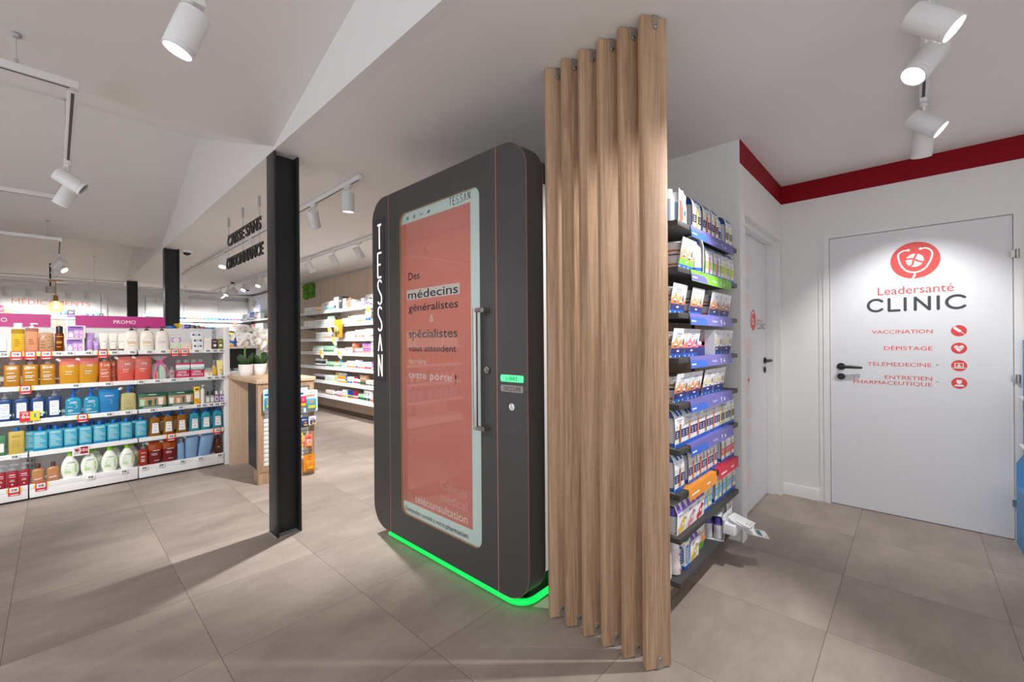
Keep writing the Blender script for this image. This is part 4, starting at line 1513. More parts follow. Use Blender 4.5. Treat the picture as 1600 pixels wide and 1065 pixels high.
def lil(f):
    f.rect(-.020, .03, .020, .055, CO['violet'])
    f.text('NUXE', -.013, .013, .120, .010, TXTW, 2)
    f.rect(-.014, .095, .014, .099, TXTW, 2)
t = tube_pack('cream_tube', 'large lilac tube standing behind a small one', 'tube', None, .072, .165, CO['lilac'], CO['pink_pale'], lil)
t.location = (.213, 5.47, SZ[1] - .0038)
t = tube_pack('cream_tube', 'small lilac tube in front of the large one', 'tube', None, .042, .095, CO['lilac'], CO['rose_band'], lambda f: (f.rect(-.012, .022, .012, .04, CO['violet']), f.rect(-.009, .06, .009, .064, TXTW, 2)))
t.location = (.256, 5.43, SZ[1] - .0038)
for i, (x, band, nm) in enumerate(((.305, 'teal_band', 'teal'), (.370, 'rose_band', 'mauve'), (.430, 'lilac', 'lilac'))):
    def dr(f, band=band):
        f.disc(0, .085, .0215, col('label_line', 150, 134, 120, .4), 1, .034)
        f.disc(0, .085, .0205, CO['cream'], 2, .033)
        f.rect(-.019, .066, .019, .076, CO[band], 3)
        f.text('Cavaillès', -.017, .017, .082, .010, col('label_brown', 110, 90, 78, .4), 3)
    t = tube_pack('cream_tube', 'cream hand tube with brown cap and %s band on its oval label' % nm, 'tube', 'cream tubes with brown caps', .066, .165, CO['cream'], CO['brown_cap'], dr)
    t.location = (x, 5.435 + .012 * i, SZ[1] - .0038)
for i, (x, band, nm) in enumerate(((.498, 'orange_band', 'orange'), (.609, 'gold_band', 'yellow'), (.724, 'rose_band', 'pink'))):
    t = bottle('lotion_bottle', 'cream domed pump bottle with %s band on its oval label' % nm, 'bottle', 'cream pump bottles', .107, .075, .190, .230, CO['cream'], CO['brown_cap'], n=2.8, sh=.07, taper=.0, capr=.016,
               draw=lambda f, band=band: oval_label(f, 0, .085, .036, CO[band]))
    t.location = at(1, x, .075)
def soap(mt):
    def dr(f):
        f.rect(-.040, .006, .040, .058, mt)
        f.disc(0, .030, .027, CO['cream'], 2, .021)
        f.text('Cavaillès', -.02, .02, .026, .011, col('label_brown', 110, 90, 78, .4), 3)
    return dr
for x, mt, dz, lb in ((.832, 'mint', 0, 'mint green soap box under a lilac one'), (.832, 'lilac', .067, 'lilac soap box stacked on the mint green one'), (.915, 'peach', 0, 'peach soap box standing alone beside the stacked ones')):
    t = carton('soap_box', lb, 'box', 'soap boxes', .084, .055, .066, CO['cream'], soap(CO[mt]))
    t.location = at(1, x, .055, dz)
def navy(f):
    f.rect(-.034, .026, .034, .044, CO['label_navy'])
    f.rect(-.016, .030, .016, .040, PAPER, 2)
for dz, dx, lb in ((0, 0, 'bottom'), (.058, 0, 'middle'), (.116, -.012, 'top')):
    t = carton('soap_carton', 'white carton with navy label, %s of the stack of three' % lb, 'box', 'white cartons with navy labels', .092, .06, .057, PAPER, navy)
    t.location = at(1, 1.010 + dx, .06, dz)
for dz, lb in ((0, 'lower'), (.061, 'upper')):
    t = carton('soap_cube', '%s plain cream cube of soap beside the navy-labelled cartons' % lb, 'box', 'cream soap cubes', .064, .055, .060, CO['cream'], None)
    t.location = at(1, 1.096, .055, dz)
for x, mt, nm in ((1.158, 'purple_gel', 'purple'), (1.210, 'olive_gel', 'olive')):
    t = bottle('gel_bottle', 'small %s gel bottle with clear cap at the end of the top shelf' % nm, 'bottle', None, .050, .035, .108, .146, CO[mt], CLEARP, kind='cap', capr=.015, draw=lambda f: (f.rect(-.016, .078, .016, .084, TXTW), f.disc(0, .04, .014, TXTW)))
    t.location = at(1, x, .035)

# ---- second shelf
def svr(f):
    f.text('SVR', -.010, .030, .145, .018, TXTW)
    for i, z in enumerate((.112, .085, .072, .05)):
        f.rect(-.028, z, .012 + .01 * (i % 2), z + .004, TXTW)
svrb = bottle('shower_oil_bottle', '', 'bottle', 'amber square pump bottles', .090, .065, .180, .236, CO['orange_gel'], CLEARP, capr=.018, sh=.005, draw=svr)
svrb.location = at(2, -.244, .065)
svrb['label'] = 'amber square pump bottle closest to the picture edge on the second shelf'
dup(svrb, at(2, -.144, .065), 'amber square pump bottle between its two twins on the second shelf')
dup(svrb, at(2, -.044, .065), 'amber square pump bottle beside the pink and amber pouches')
def svrp(f):
    f.text('SVR', -.014, .026, .150, .018, TXTW)
    f.rect(-.026, .105, .020, .109, TXTW)
    f.rect(-.026, .085, .010, .088, TXTW)
t = pouch('refill_pouch', 'pink-topped amber refill pouch beside the amber bottles', 'pouch', 'amber refill pouches', .134, .222, .085, CO['rose_pouch'], CO['golden_pouch'], .66, svrp, WMETAL, .03)
t.location = at(2, .083, .085)
dup(t, at(2, .203, .085), 'pink-topped amber refill pouch beside the coral bottle')
t = bottle('shower_oil_bottle', 'coral square pump bottle in front of its twin on the second shelf', 'bottle', 'coral square bottles', .078, .06, .186, .240, CO['coral_gel'], CLEARP, capr=.016, sh=.005, draw=svr)
t.location = at(2, .312, .06)
dup(t, at(2, .352, .06, 0)[:1] + (5.50,) + at(2, 0, 0)[2:], 'coral square pump bottle half hidden behind its twin')
t = pouch('refill_pouch', 'coral refill pouch beside the coral bottles', 'pouch', 'coral refill pouches', .132, .228, .085, CO['rose_pouch'], col('coral_pouch', 240, 110, 92, .3, .3), .5, svrp, WMETAL, .03)
t.location = at(2, .455, .085)
dup(t, at(2, .577, .085), 'coral refill pouch beside the cellophane gift bag')
gb = thing('gift_bag', at(2, .706, .08), 'clear cellophane gift bag tied with a pink ribbon', 'gift bag')
m = MB().loft([(0, .060, .036, 3), (.06, .068, .04, 2.6), (.13, .066, .038, 2.4), (.165, .03, .02, 2), (.175, .016, .012, 2), (.2, .05, .02, 2), (.228, .066, .01, 2)], CLEARP, seg=24, capt=False)
m.build('cellophane', gb)
m = MB().box(-.048, -.02, .002, -.012, .02, .075, CO['salmon'], .003)
m.box(-.006, -.02, .002, .048, .02, .135, CO['mint'], .003)
m.build('contents', gb)
m = MB()
for sx in (-1, 1):
    m.tube([(0, -.014, .170)] + [(sx * .028 * math.sin(PI * q / 6), -.022, .170 + .022 * math.cos(PI * q / 6 * 1.3) - .01) for q in range(1, 7)] + [(0, -.016, .168)], .005, CO['hot_pink'], 6)
    m.tube([(0, -.018, .168), (sx * .03, -.042, .12), (sx * .045, -.045, .05), (sx * .04, -.046, .01)], .0045, CO['hot_pink'], 6)
m.tube([(0, -.018, .17), (.05, -.03, .225)], .005, CO['hot_pink'], 6)
m.build('ribbon', gb)
t = bottle('micellar_bottle', 'small clear bottle between the gift bag and the crimson twin packs', 'bottle', None, .040, .03, .082, .118, CO['clear_gel'], CLEARP, kind='cap', capr=.013, draw=lambda f: f.rect(-.014, .045, .014, .056, CO['crimson']))
t.location = at(2, .798, .03)
def twin(x, label):
    t = thing('twin_pack', at(2, x, .055), label, 'multipack', 'crimson twin packs')
    m = MB().box(-.058, -.0275, .0, .058, .0275, .148, CO['crimson'], .003)
    f = Face(m, (0, -.0275, 0), (1, 0, 0), (0, 0, 1))
    f.rect(-.057, .10, .057, .132, PAPER)
    f.rect(-.057, .080, .057, .100, CO['aqua_band'])
    f.rect(-.04, .087, .04, .093, TXTW, 2)
    f.text('OFFRE', -.040, .030, .046, .022, TXTW, 2)
    f.text('SPECIALE', -.048, .048, .018, .022, TXTW, 2)
    m.build('wrap', t)
    for sx in (-.029, .029):
        c = MB().loft([(.148, .024, .02, 3), (.152, .020, .018, 2.4), (.180, .020, .018, 2.4), (.183, .018, .016, 2.4)], CLEARP, cx=sx, seg=18)
        c.build('bottle_cap', t)
    return t
t = twin(.884, 'crimson twin pack beside the small clear bottle')
dup(t, at(2, 1.005, .055), 'crimson twin pack beside the small white and orange carton')
t = carton('soap_carton', 'small white and orange carton below the yellow bottle', 'box', None, .070, .035, .060, PAPER, lambda f: (f.rect(-.034, .044, .034, .056, CO['orange_band']), f.disc(.008, .026, .010, CO['gold_band'])))
t.location = at(2, 1.100, .035)
t = bottle('oil_spray_bottle', 'slim bottle of yellow oil with clear cap, in front of the glass jar', 'bottle', None, .040, .036, .110, .174, CO['gold_gel'], CLEARP, n=2.2, kind='cap', capr=.011, sh=.03, draw=lambda f: f.rect(-.012, .02, .012, .07, CO['sun']))
t.location = at(2, 1.152, .036)
t = tube_pack('cream_tube', 'pale yellow tube at the end of the second shelf', 'tube', None, .062, .166, col('butter', 246, 228, 150, .4), PAPER, lambda f: (f.rect(-.018, .10, .018, .112, CO['sun']), f.disc(.006, .06, .012, CO['gold_band'])))
t.location = at(2, 1.206, .05)

# ---- third shelf
def klor(f):
    f.rrect(-.027, .022, .027, .145, .006, PAPER)
    f.text('KLORANE', -.020, .020, .124, .008, NAVYTXT, 2)
    for z, w in ((.108, .022), (.095, .018), (.070, .012), (.045, .016), (.035, .02)):
        f.rect(-w, z, w, z + .003, CO['royal_blue'], 2)
    f.disc(.027, .050, .011, CO['mint'], 3)
kl = bottle('shower_gel_bottle', 'navy pump bottle with white label cut by the picture edge', 'bottle', 'navy pump bottles', .084, .062, .180, .238, CO['navy_gel'], CLEARP, capr=.017, sh=.006, draw=klor)
kl.location = at(3, -.286, .062)
for x, l in ((-.194, 'navy pump bottle with white label above the six-euro sign'), (-.101, 'navy pump bottle with white label above the yellow sign'), (-.008, 'navy pump bottle with white label beside the teal bottles')):
    dup(kl, at(3, x, .062), l)
def bio(f):
    f.rect(-.022, .115, .022, .120, TXTW)
    f.text('BIODERMA', -.026, .026, .102, .007, TXTW)
    f.ribbon(arc(.006, .078, .016, -1.4, 1.4, 10), .002, TXTW)
    for z, w in ((.075, .02), (.05, .018), (.042, .024), (.034, .014)):
        f.rect(-.036, z, -.036 + w * 1.6, z + .003, TXTW)
    f.rect(-.036, .016, .034, .020, TXTW)
bi = bottle('shower_gel_bottle', 'teal shouldered pump bottle beside the navy bottles', 'bottle', 'teal pump bottles', .106, .066, .158, .230, CO['teal_gel'], CO['royal_blue'], n=5, sh=.035, taper=.05, capr=.018, draw=bio)
bi.location = at(3, .108, .066)
dup(bi, at(3, .221, .066), 'teal shouldered pump bottle beside the blue refill pouch')
t = pouch('refill_pouch', 'bright blue refill pouch on the third shelf', 'pouch', None, .150, .215, .09, CO['blue_pouch'], CO['blue_pouch'], .5, lambda f: (f.rect(-.03, .15, .03, .155, TXTW), f.ribbon(arc(.0, .10, .018, -1.4, 1.4, 10), .002, TXTW)), WMETAL, .02, 1)
t.location = at(3, .336, .09)
t = bottle('shower_oil_bottle', 'pale yellow bottle with blue pump on the third shelf', 'bottle', None, .108, .066, .165, .226, CO['pale_yellow_gel'], CO['royal_blue'], n=5, sh=.022, taper=.04, capr=.016, draw=lambda f: (print_label(f, -.03, .03, .03, .14, None, None, LGREY, 3), f.rect(-.03, .02, .03, .023, CO['royal_blue'])))
t.location = at(3, .472, .066)
def gset(c1, c2):
    def dr(f):
        f.rect(-.100, .026, .100, .112, CO['kraft'])
        f.rect(-.03, .130, .03, .136, TXTW)
        f.rect(-.07, .010, .07, .015, TXTW)
        for x, c, h, w in ((-.075, c1, .06, .034), (-.02, c2, .05, .030), (.022, CO['forest'], .06, .014), (.062, CO['cream'], .07, .036)):
            f.poly([(x - w * .4, .030), (x + w * .4, .030), (x + w * .55, .030 + h), (x - w * .55, .030 + h)], c, 2)
    return dr
t = carton('gift_set', 'dark green gift set holding a mint tube, beside the pale yellow bottle', 'gift set', 'green gift sets', .212, .07, .146, CO['forest'], gset(CO['mint'], CO['forest']), .004)
t.location = at(3, .645, .07)
t = carton('gift_set', 'dark green gift set holding a peach tube, beside the yellow carton', 'gift set', 'green gift sets', .206, .07, .142, CO['forest'], gset(PAPER, CO['peach']), .004)
t.location = at(3, .866, .07)
t = carton('sun_box', 'tall yellow carton with orange flowers', 'box', None, .050, .045, .180, CO['sun'], lambda f: (f.rect(-.018, .060, .018, .130, PAPER), f.disc(-.006, .040, .016, CO['orange_band'], 2), f.disc(.012, .020, .012, CO['orange_band'], 2), f.rect(-.014, .145, .014, .160, LEAF)))
t.location = at(3, 1.000, .045)
t = bottle('lotion_bottle', 'slim white pump bottle beside the yellow carton', 'bottle', None, .038, .038, .150, .192, PAPER, WMETAL, n=2, capr=.009, sh=.006, draw=lambda f: [f.disc(.004 * (-1) ** i, .05 + .02 * i, .003, CO['salmon']) for i in range(5)])
t.location = at(3, 1.050, .038)
sb = bottle('scent_bottle', 'small clear bottle with black cap beside the white pump bottle', 'bottle', 'small black-capped bottles', .034, .03, .078, .122, CO['clear_gel'], BLK, kind='cap', capr=.009, draw=lambda f: (f.rect(-.013, .014, .013, .055, PAPER), f.rect(-.008, .03, .008, .036, CO['mint'], 2)))
sb.location = at(3, 1.092, .03)
dup(sb, at(3, 1.131, .03), 'small clear bottle with black cap beside the lilac ones')
sp = bottle('scent_bottle', 'small lilac bottle with white cap beside the black-capped ones', 'bottle', 'small lilac bottles', .040, .03, .082, .120, CO['lilac_gel'], WMETAL, kind='cap', capr=.010, draw=lambda f: (f.rect(-.016, .016, .016, .062, PAPER), f.rect(-.010, .024, .010, .052, CO['violet'], 2)))
sp.location = at(3, 1.172, .03)
dup(sp, at(3, 1.216, .03), 'small lilac bottle with white cap at the end of the third shelf')

# ---- fourth shelf
t = carton('tube_box', 'green carton at the picture edge on the fourth shelf', 'box', None, .07, .05, .168, col('sage', 70, 128, 84, .4), lambda f: f.rect(-.028, .03, .026, .10, PAPER))
t.location = at(4, -.316, .05)
def uri(f):
    f.text('URIAGE', -.031, .027, .140, .016, TXTW)
    for i in range(7):
        f.rect(-.031, .122 - .014 * i, -.031 + .03 + .011 * ((i * 5) % 4), .125 - .014 * i, TXTW)
t = bottle('cleansing_bottle', 'square golden bottle with blue cap beside the turquoise bottles', 'bottle', None, .088, .06, .186, .214, CO['gold_gel'], CO['royal_blue'], kind='cap', capr=.018, sh=.005,
           draw=lambda f: (f.text('URIAGE', -.026, .026, .140, .014, CO['honey_gel']), [f.rect(-.026, .11 - .016 * i, .02, .112 - .016 * i, CO['honey_gel']) for i in range(4)]))
t.location = at(4, -.223, .06)
ur = bottle('cleansing_bottle', 'turquoise square bottle half hidden behind the first full one', 'bottle', 'turquoise square bottles', .084, .06, .166, .200, CO['turquoise_gel'], CO['royal_blue'], kind='cap', capr=.0165, sh=.005, draw=uri,
            bands=[(.07, col('deep_turquoise', 0, 110, 178, .2, .3)), (.12, CO['turquoise_gel'])])
ur.location = (-.148, 5.50, SZ[4] - .0038)
for i, x in enumerate((-.090, .000, .090, .182, .274, .366, .455, .560)):
    dup(ur, at(4, x, .06), 'turquoise square bottle, %s in the front row of eight' % (ORD[i] if i < 7 else 'last'))
for i, x in enumerate((-.040, .050, .140, .230, .320, .412, .510)):
    dup(ur, (x, 5.515, SZ[4] - .0038), 'turquoise square bottle in the rear row, behind the gap after the %s front one' % ORD[i])
def wl(f):
    f.poly([(-.027, .03), (.027, .03), (.022, .128), (-.022, .128)], PAPER)
    f.ribbon([(-.012, .112), (0, .118), (.014, .110)], .003, CO['label_navy'], 2)
    f.rect(-.014, .085, .016, .090, CO['gold_band'], 2)
    f.rect(-.010, .055, .012, .059, CO['royal_blue'], 2)
for mt, nm, xs, nb in (('honey_gel', 'honey brown', (.664, .768, .874), ('beside the turquoise bottles', 'between its two twins', 'beside the aqua bottles')), ('aqua_gel', 'aqua', (.980, 1.078, 1.180), ('beside the brown bottles', 'between its two twins', 'at the end of the fourth shelf'))):
    b0 = None
    for x, q in zip(xs, nb):
        lb = '%s bottle with blue pump and white label %s' % (nm, q)
        if b0 is None:
            b0 = bottle('hand_wash_bottle', lb, 'bottle', nm + ' label bottles', .090, .062, .183, .228, CO[mt], CO['royal_blue'], n=4, sh=.03, taper=.14, capr=.018, turn=-PI / 2, draw=wl)
            b0.location = at(4, x, .062)
        else:
            dup(b0, at(4, x, .062), lb)
    dup(b0, (xs[0] + .05, 5.52, SZ[4] - .0038), '%s bottle with blue pump standing in the rear row' % nm)
    dup(b0, (xs[1] + .05, 5.52, SZ[4] - .0038), '%s bottle with blue pump in the rear row, nearer the shelf end' % nm)

# ---- bottom shelf
def mg(f):
    f.rect(-.016, .10, .016, .105, TXTW)
    for z, w in ((.085, .018), (.06, .010), (.05, .014)):
        f.rect(-w, z, w, z + .003, TXTW)
    f.disc(0, .025, .005, TXTW)
b0 = bottle('shampoo_bottle', 'magenta bottle with clear pump cut by the picture edge', 'bottle', 'magenta pump bottles', .062, .05, .130, .190, CO['magenta_gel'], CLEARP, capr=.016, sh=.005, draw=mg)
b0.location = at(5, -.312, .05)
dup(b0, at(5, -.247, .05), 'magenta bottle with clear pump between its two twins')
dup(b0, at(5, -.183, .05), 'magenta bottle with clear pump beside the apricot flasks')
def fl(f):
    f.disc(0, .052, .024, col('apricot_ring', 214, 160, 112, .3), 1)
    f.disc(0, .052, .022, CO['apricot_gel'], 2)
    f.poly([(-.024, .030), (.020, .034), (.022, .044), (-.022, .040)], CO['rose_band'], 3)
b0 = bottle('cleanser_flask', 'apricot flask with brown cap beside the magenta bottles', 'bottle', 'apricot flasks', .076, .05, .122, .160, CO['apricot_gel'], CO['brown_cap'], n=3.4, sh=.028, kind='cap', capr=.015, draw=fl)
b0.location = at(5, -.105, .05)
dup(b0, at(5, -.018, .05), 'apricot flask with brown cap beside the white oval bottles')
def ad(f):
    f.text('A-DERMA', -.022, .032, .130, .010, INK)
    f.ribbon([(-.034, .098), (-.022, .118), (-.012, .096)], .003, CO['lime'])
    for i in range(4):
        f.disc(.034, .112 - .018 * i, .006, CO['lime'], 1, .005)
    for z, w, mt in ((.080, .016, LGREY), (.062, .034, CO['lime']), (.048, .040, CO['lime'])):
        f.rect(-.034, z, -.034 + w, z + .005, mt)
b0 = bottle('shower_cream_bottle', 'white oval bottle with lime cap behind the price card', 'bottle', 'white oval bottles', .116, .07, .190, .228, CO['milk_green'], CO['lime'], oval=True, kind='cap', capr=.018, neck=.016, draw=ad)
b0.location = at(5, .083, .07)
for x, l in ((.206, 'white oval bottle with lime cap beside the price card'), (.338, 'white oval bottle with lime cap, third of the front four'), (.460, 'white oval bottle with lime cap beside the red bottle')):
    dup(b0, at(5, x, .07), l)
for x, l in ((.250, 'white oval bottle in the second row behind the price card'), (.385, 'white oval bottle in the second row behind the third one'), (.50, 'white oval bottle in the second row beside the red bottle')):
    dup(b0, (x, 5.53, SZ[5] - .0038), l)
t = bottle('gel_bottle', 'red pump bottle with clear collar on the bottom shelf', 'bottle', None, .066, .05, .158, .216, CO['red_gel'], CLEARP, capr=.014, sh=.01, draw=lambda f: (f.rect(-.018, .122, .018, .127, TXTW), [f.rect(-.018, z, .010, z + .004, TXTW) for z in (.09, .08, .06, .05, .04)]))
t.location = at(5, .574, .05)
rp = lambda f: (f.rect(-.02, .128, .03, .133, TXTW), f.rect(-.03, .10, .01, .104, TXTW), f.rect(-.03, .088, .016, .091, TXTW), f.rect(-.01, .03, .03, .034, TXTW))
t = pouch('refill_pouch', 'rust and wine red refill pouch beside the red bottle', 'pouch', 'wine red refill pouches', .116, .215, .08, CO['rust_pouch'], CO['wine_pouch'], .62, rp, WMETAL, .02)
t.location = at(5, .662, .08)
dup(t, at(5, .772, .08), 'rust and wine red refill pouch beside the light blue bottle')
t = bottle('lotion_bottle', 'light blue bottle with clear cap beside the sky blue pouches', 'bottle', None, .054, .045, .167, .212, CO['sky_pouch'], CLEARP, n=3, kind='cap', capr=.013, sh=.01, draw=None)
t.location = at(5, .866, .045)
t = pouch('refill_pouch', 'sky blue refill pouch beside the light blue bottle', 'pouch', 'sky blue refill pouches', .112, .228, .085, CO['sky_pouch'], CO['sky_pouch'], .5, None, WMETAL, .05)
t.location = at(5, .950, .085)
t = pouch('refill_pouch', 'wider sky blue refill pouch leaning beside the brown glass bottle', 'pouch', 'sky blue refill pouches', .122, .226, .085, CO['sky_pouch'], CO['sky_pouch'], .5, None, WMETAL, .16)
t.location = at(5, 1.062, .085)
t = bottle('glass_bottle', 'brown glass bottle at the end of the bottom shelf', 'bottle', None, .062, .06, .160, .204, CO['brown_glass'], BLK, n=2, kind='cap', capr=.012, sh=.05, draw=lambda f: (f.rect(-.014, .060, .014, .068, CO['royal_blue']), f.rect(-.008, .070, .008, .078, CO['sun'])))
t.location = at(5, 1.185, .06)

# ---- stock further along, only seen mirrored in the cabin door
def mirrored(src, s, xs, what):
    for x in xs:
        dup(src, at(s, x, .07), what + ' beyond the picture edge, seen only mirrored in the cabin door', None, 'mirrored ' + what)
mirrored(svrb, 2, [-.36 - .1 * i for i in range(5)] + [-1.0 - .1 * i for i in range(5)], 'amber square pump bottles')
mirrored(kl, 3, [-.39 - .1 * i for i in range(4)] + [-.95 - .1 * i for i in range(5)], 'navy pump bottles')
mirrored(ur, 4, [-.42 - .1 * i for i in range(4)] + [-.92 - .1 * i for i in range(6)], 'turquoise square bottles')
mirrored(b0, 1, [-.42 - .12 * i for i in range(3)] + [-.95 - .12 * i for i in range(5)], 'white oval bottles')
# ------------------------------------------------------------------ nutrition display on dark shelves beside the louvres
NU0, NU1, NF, NB = 2.0, 2.925, .80, 1.055
NZ = [1.866, 1.647, 1.428, 1.212, .992, .778, .567, .360, .153]
unit = thing('display_shelf_unit', (NU0, NF, 0), 'dark nine-shelf nutrition display between the oak louvres and the white wall', 'shelf')
m = MB().box(.004, NB - NF, .06, NU1 - NU0 + .05, NB - NF + .022, 1.40, OAKPALE)
m.build('backboard', unit)
m = MB().box(.03, .12, 0, NU1 - NU0 - .02, NB - NF, .10, OAKPALE, .002)
m.build('plinth', unit)
m = MB()
for x in (.06, NU1 - NU0 - .06):
    m.box(x - .015, NB - NF - .012, .09, x + .015, NB - NF - .002, 1.90, SHELFDARK)
    m.build('upright', unit)
    m = MB()
LAV = M('strip_lavender', rgb(108, 104, 176), .45)
LAVB = M('strip_blue', rgb(56, 104, 206), .45)
for n, r, g, b in (('strip_green', 120, 190, 60), ('strip_orange', 240, 150, 40), ('strip_red', 216, 42, 66), ('navy_band', 44, 50, 116), ('fres_blue', 24, 96, 190), ('bar_yellow', 236, 214, 80), ('bar_orange', 236, 116, 64),
                   ('bar_brown', 178, 116, 64), ('bar_coral', 226, 130, 84), ('bar_magenta', 200, 88, 190), ('bar_sand', 232, 200, 120), ('bar_lime', 150, 190, 40), ('band_lime', 170, 210, 50), ('band_sky', 90, 178, 226),
                   ('band_red', 222, 70, 84), ('mount_orange', 238, 172, 104), ('mount_tan', 206, 156, 122), ('mount_pink', 240, 130, 146), ('mount_sand', 240, 220, 164), ('tab_purple', 142, 108, 206), ('purple_deep', 96, 76, 176), ('fruit_yellow', 244, 200, 60),
                   ('fruit_pink', 238, 150, 170), ('fruit_red', 222, 60, 60)):
    col(n, r, g, b, .45)
GREYB = M('bottle_grey', rgb(206, 204, 206), .35)
STRIP = [(0, .15, .83, LAV), (1, .15, .79, CO['strip_green']), (2, .13, .80, LAV), (3, .13, .79, LAV), (4, .13, .79, LAV), (5, .13, .80, LAV), (6, .10, .50, CO['strip_orange']), (6, .54, .90, CO['strip_red'])]
for i, z in enumerate(NZ):
    m = MB().box(0, 0, z - .026, NU1 - NU0, NB - NF - .002, z, SHELFDARK, .0015)
    sh = m.build('shelf', unit)
    for si, a, b, mt in STRIP:
        if si != i:
            continue
        s = MB()
        s.prism([(-.001, z + .001), (-.0075, z - .055), (-.009, z - .055), (-.003, z + .0025), (.035, z + .0025), (.035, z + .001)], 'x', a, b, mt)
        nn = Vector((0, -.0500, .019)).normalized()
        f = Face(s, (a, -.009, z - .055), (1, 0, 0), (0, .006 / .0578, .0575 / .0578), .0008)
        w = b - a
        if mt is LAV or si == 1:
            f.poly([(0, .003), (w * .36, .003), (w * .33, .030), (w * .28, .038), (0, .038)], LAVB if mt is LAV else LAV, 1)
            f.rect(.012, .016, .07, .023, TXTW, 2)
            f.text('Fresubin', w * .47, w * .58, .020, .013, TXTW, 2)
            f.disc(w * .69, .030, .008, TXTW, 2)
            f.rect(w * .685, .010, w * .695, .024, TXTW, 2)
            f.poly([(w * .75, .014), (w * .79, .014), (w * .77, .036)], TXTW, 2)
        else:
            f.rect(.03, .020, .13, .028, TXTW, 2)
            f.rect(w * .6, .022, w * .74, .030, TXTW, 2)
        so = s.build('label_strip', sh)
        so['label'] = 'coloured label strip'
NG = None

def slim_pack(label, w=.118, h=.188, band=None, bar=None, bottom=None):
    """card sleeve round four plastic bottles, open at both sides, curved over the caps"""
    t = thing('bottle_multipack', (0, 0, 0), label, 'multipack')
    d = .112
    for ix in (-1, 1):
        for iy in (0, 1):
            b = MB()
            x, y = ix * w * .25, .03 + iy * .054
            b.loft([(.003, .022, .022, 3), (.006, .0255, .0255, 3, CO['fres_blue']), (.024, .0258, .0258, 3, GREYB), (.11, .0258, .0258, 3), (.128, .024, .024, 3), (.142, .0155, .0155, 2, CO['fres_blue']), (.166, .0155, .0155, 2, CO['fres_blue']), (.168, .013, .013, 2, CO['fres_blue'])], GREYB, cx=x, cy=y, seg=16)
            b.build('bottle', t)
    s = MB()
    prof2 = [(.001, .001), (-.001, .05), (-.002, .10), (.000, .135), (.006, .158), (.016, .174), (.030, .184), (.046, h), (d - .046, h), (d - .02, .178), (d - .004, .150), (d, .10), (d, .001)]
    n = len(prof2)
    off = []
    for i in range(n):
        p, q = Vector(prof2[max(0, i - 1)]), Vector(prof2[min(n - 1, i + 1)])
        dd = (q - p).normalized()
        off.append((prof2[i][0] + dd.y * .0012, prof2[i][1] - dd.x * .0012))
    s.prism(prof2 + off[::-1], 'x', -w / 2, w / 2, PAPER)
    s.box(-w / 2, .001, 0, w / 2, d, .0012, PAPER)
    st = len(s.v)
    f = Face(s, (0, 0, 0), (1, 0, 0), (0, 0, 1))
    W = w / 2 - .001
    f.rect(-W, .001, W, .020, CO['fres_blue'])
    if bottom:
        f.rect(-W, .020, W, .026, bottom)
    f.rect(-W, .045, W, .085, band or CO['navy_band'])
    for sx in (-1, 1):
        for q in range(3):
            f.rect(sx * .038 - .009, .052 + q * .01, sx * .038 + .009, .056 + q * .01, PAPER, 2)
        f.rect(sx * .038 - .008, .098, sx * .038 + .006, .101, LGREY, 2)
        f.rect(sx * .038 - .008, .105, sx * .038 + .004, .108, LGREY, 2)
    f.poly([(-.012, .024), (.010, .024), (.012, .112), (-.008, .112)], bar or CO['bar_orange'], 3)
    f.text('Fresubin', -.034, .034, .128, .010, CO['fres_blue'], 2)
    f.rect(-.016, .120, .016, .123, bar or CO['bar_orange'], 2)
    for x in (-.036, .006):
        for a, b in ((.150, .160), (.160, .170), (.170, .178), (.178, .184)):
            f.poly([(x + (.183 - a) * .4, a), (x + .022 + (.183 - a) * .4, a), (x + .022 + (.183 - b) * .4, b), (x + (.183 - b) * .4, b)], CO['fres_blue'], 2)
    for i in range(st, len(s.v)):
        x, y, z = s.v[i]
        for (a, b), (c, e) in zip(prof2, prof2[1:]):
            if b <= z <= e and e > b:
                yy = a + (c - a) * (z - b) / (e - b)
                break
        s.v[i] = (x, y + yy - .0012, z)
    s.build('card_sleeve', t)
    return t

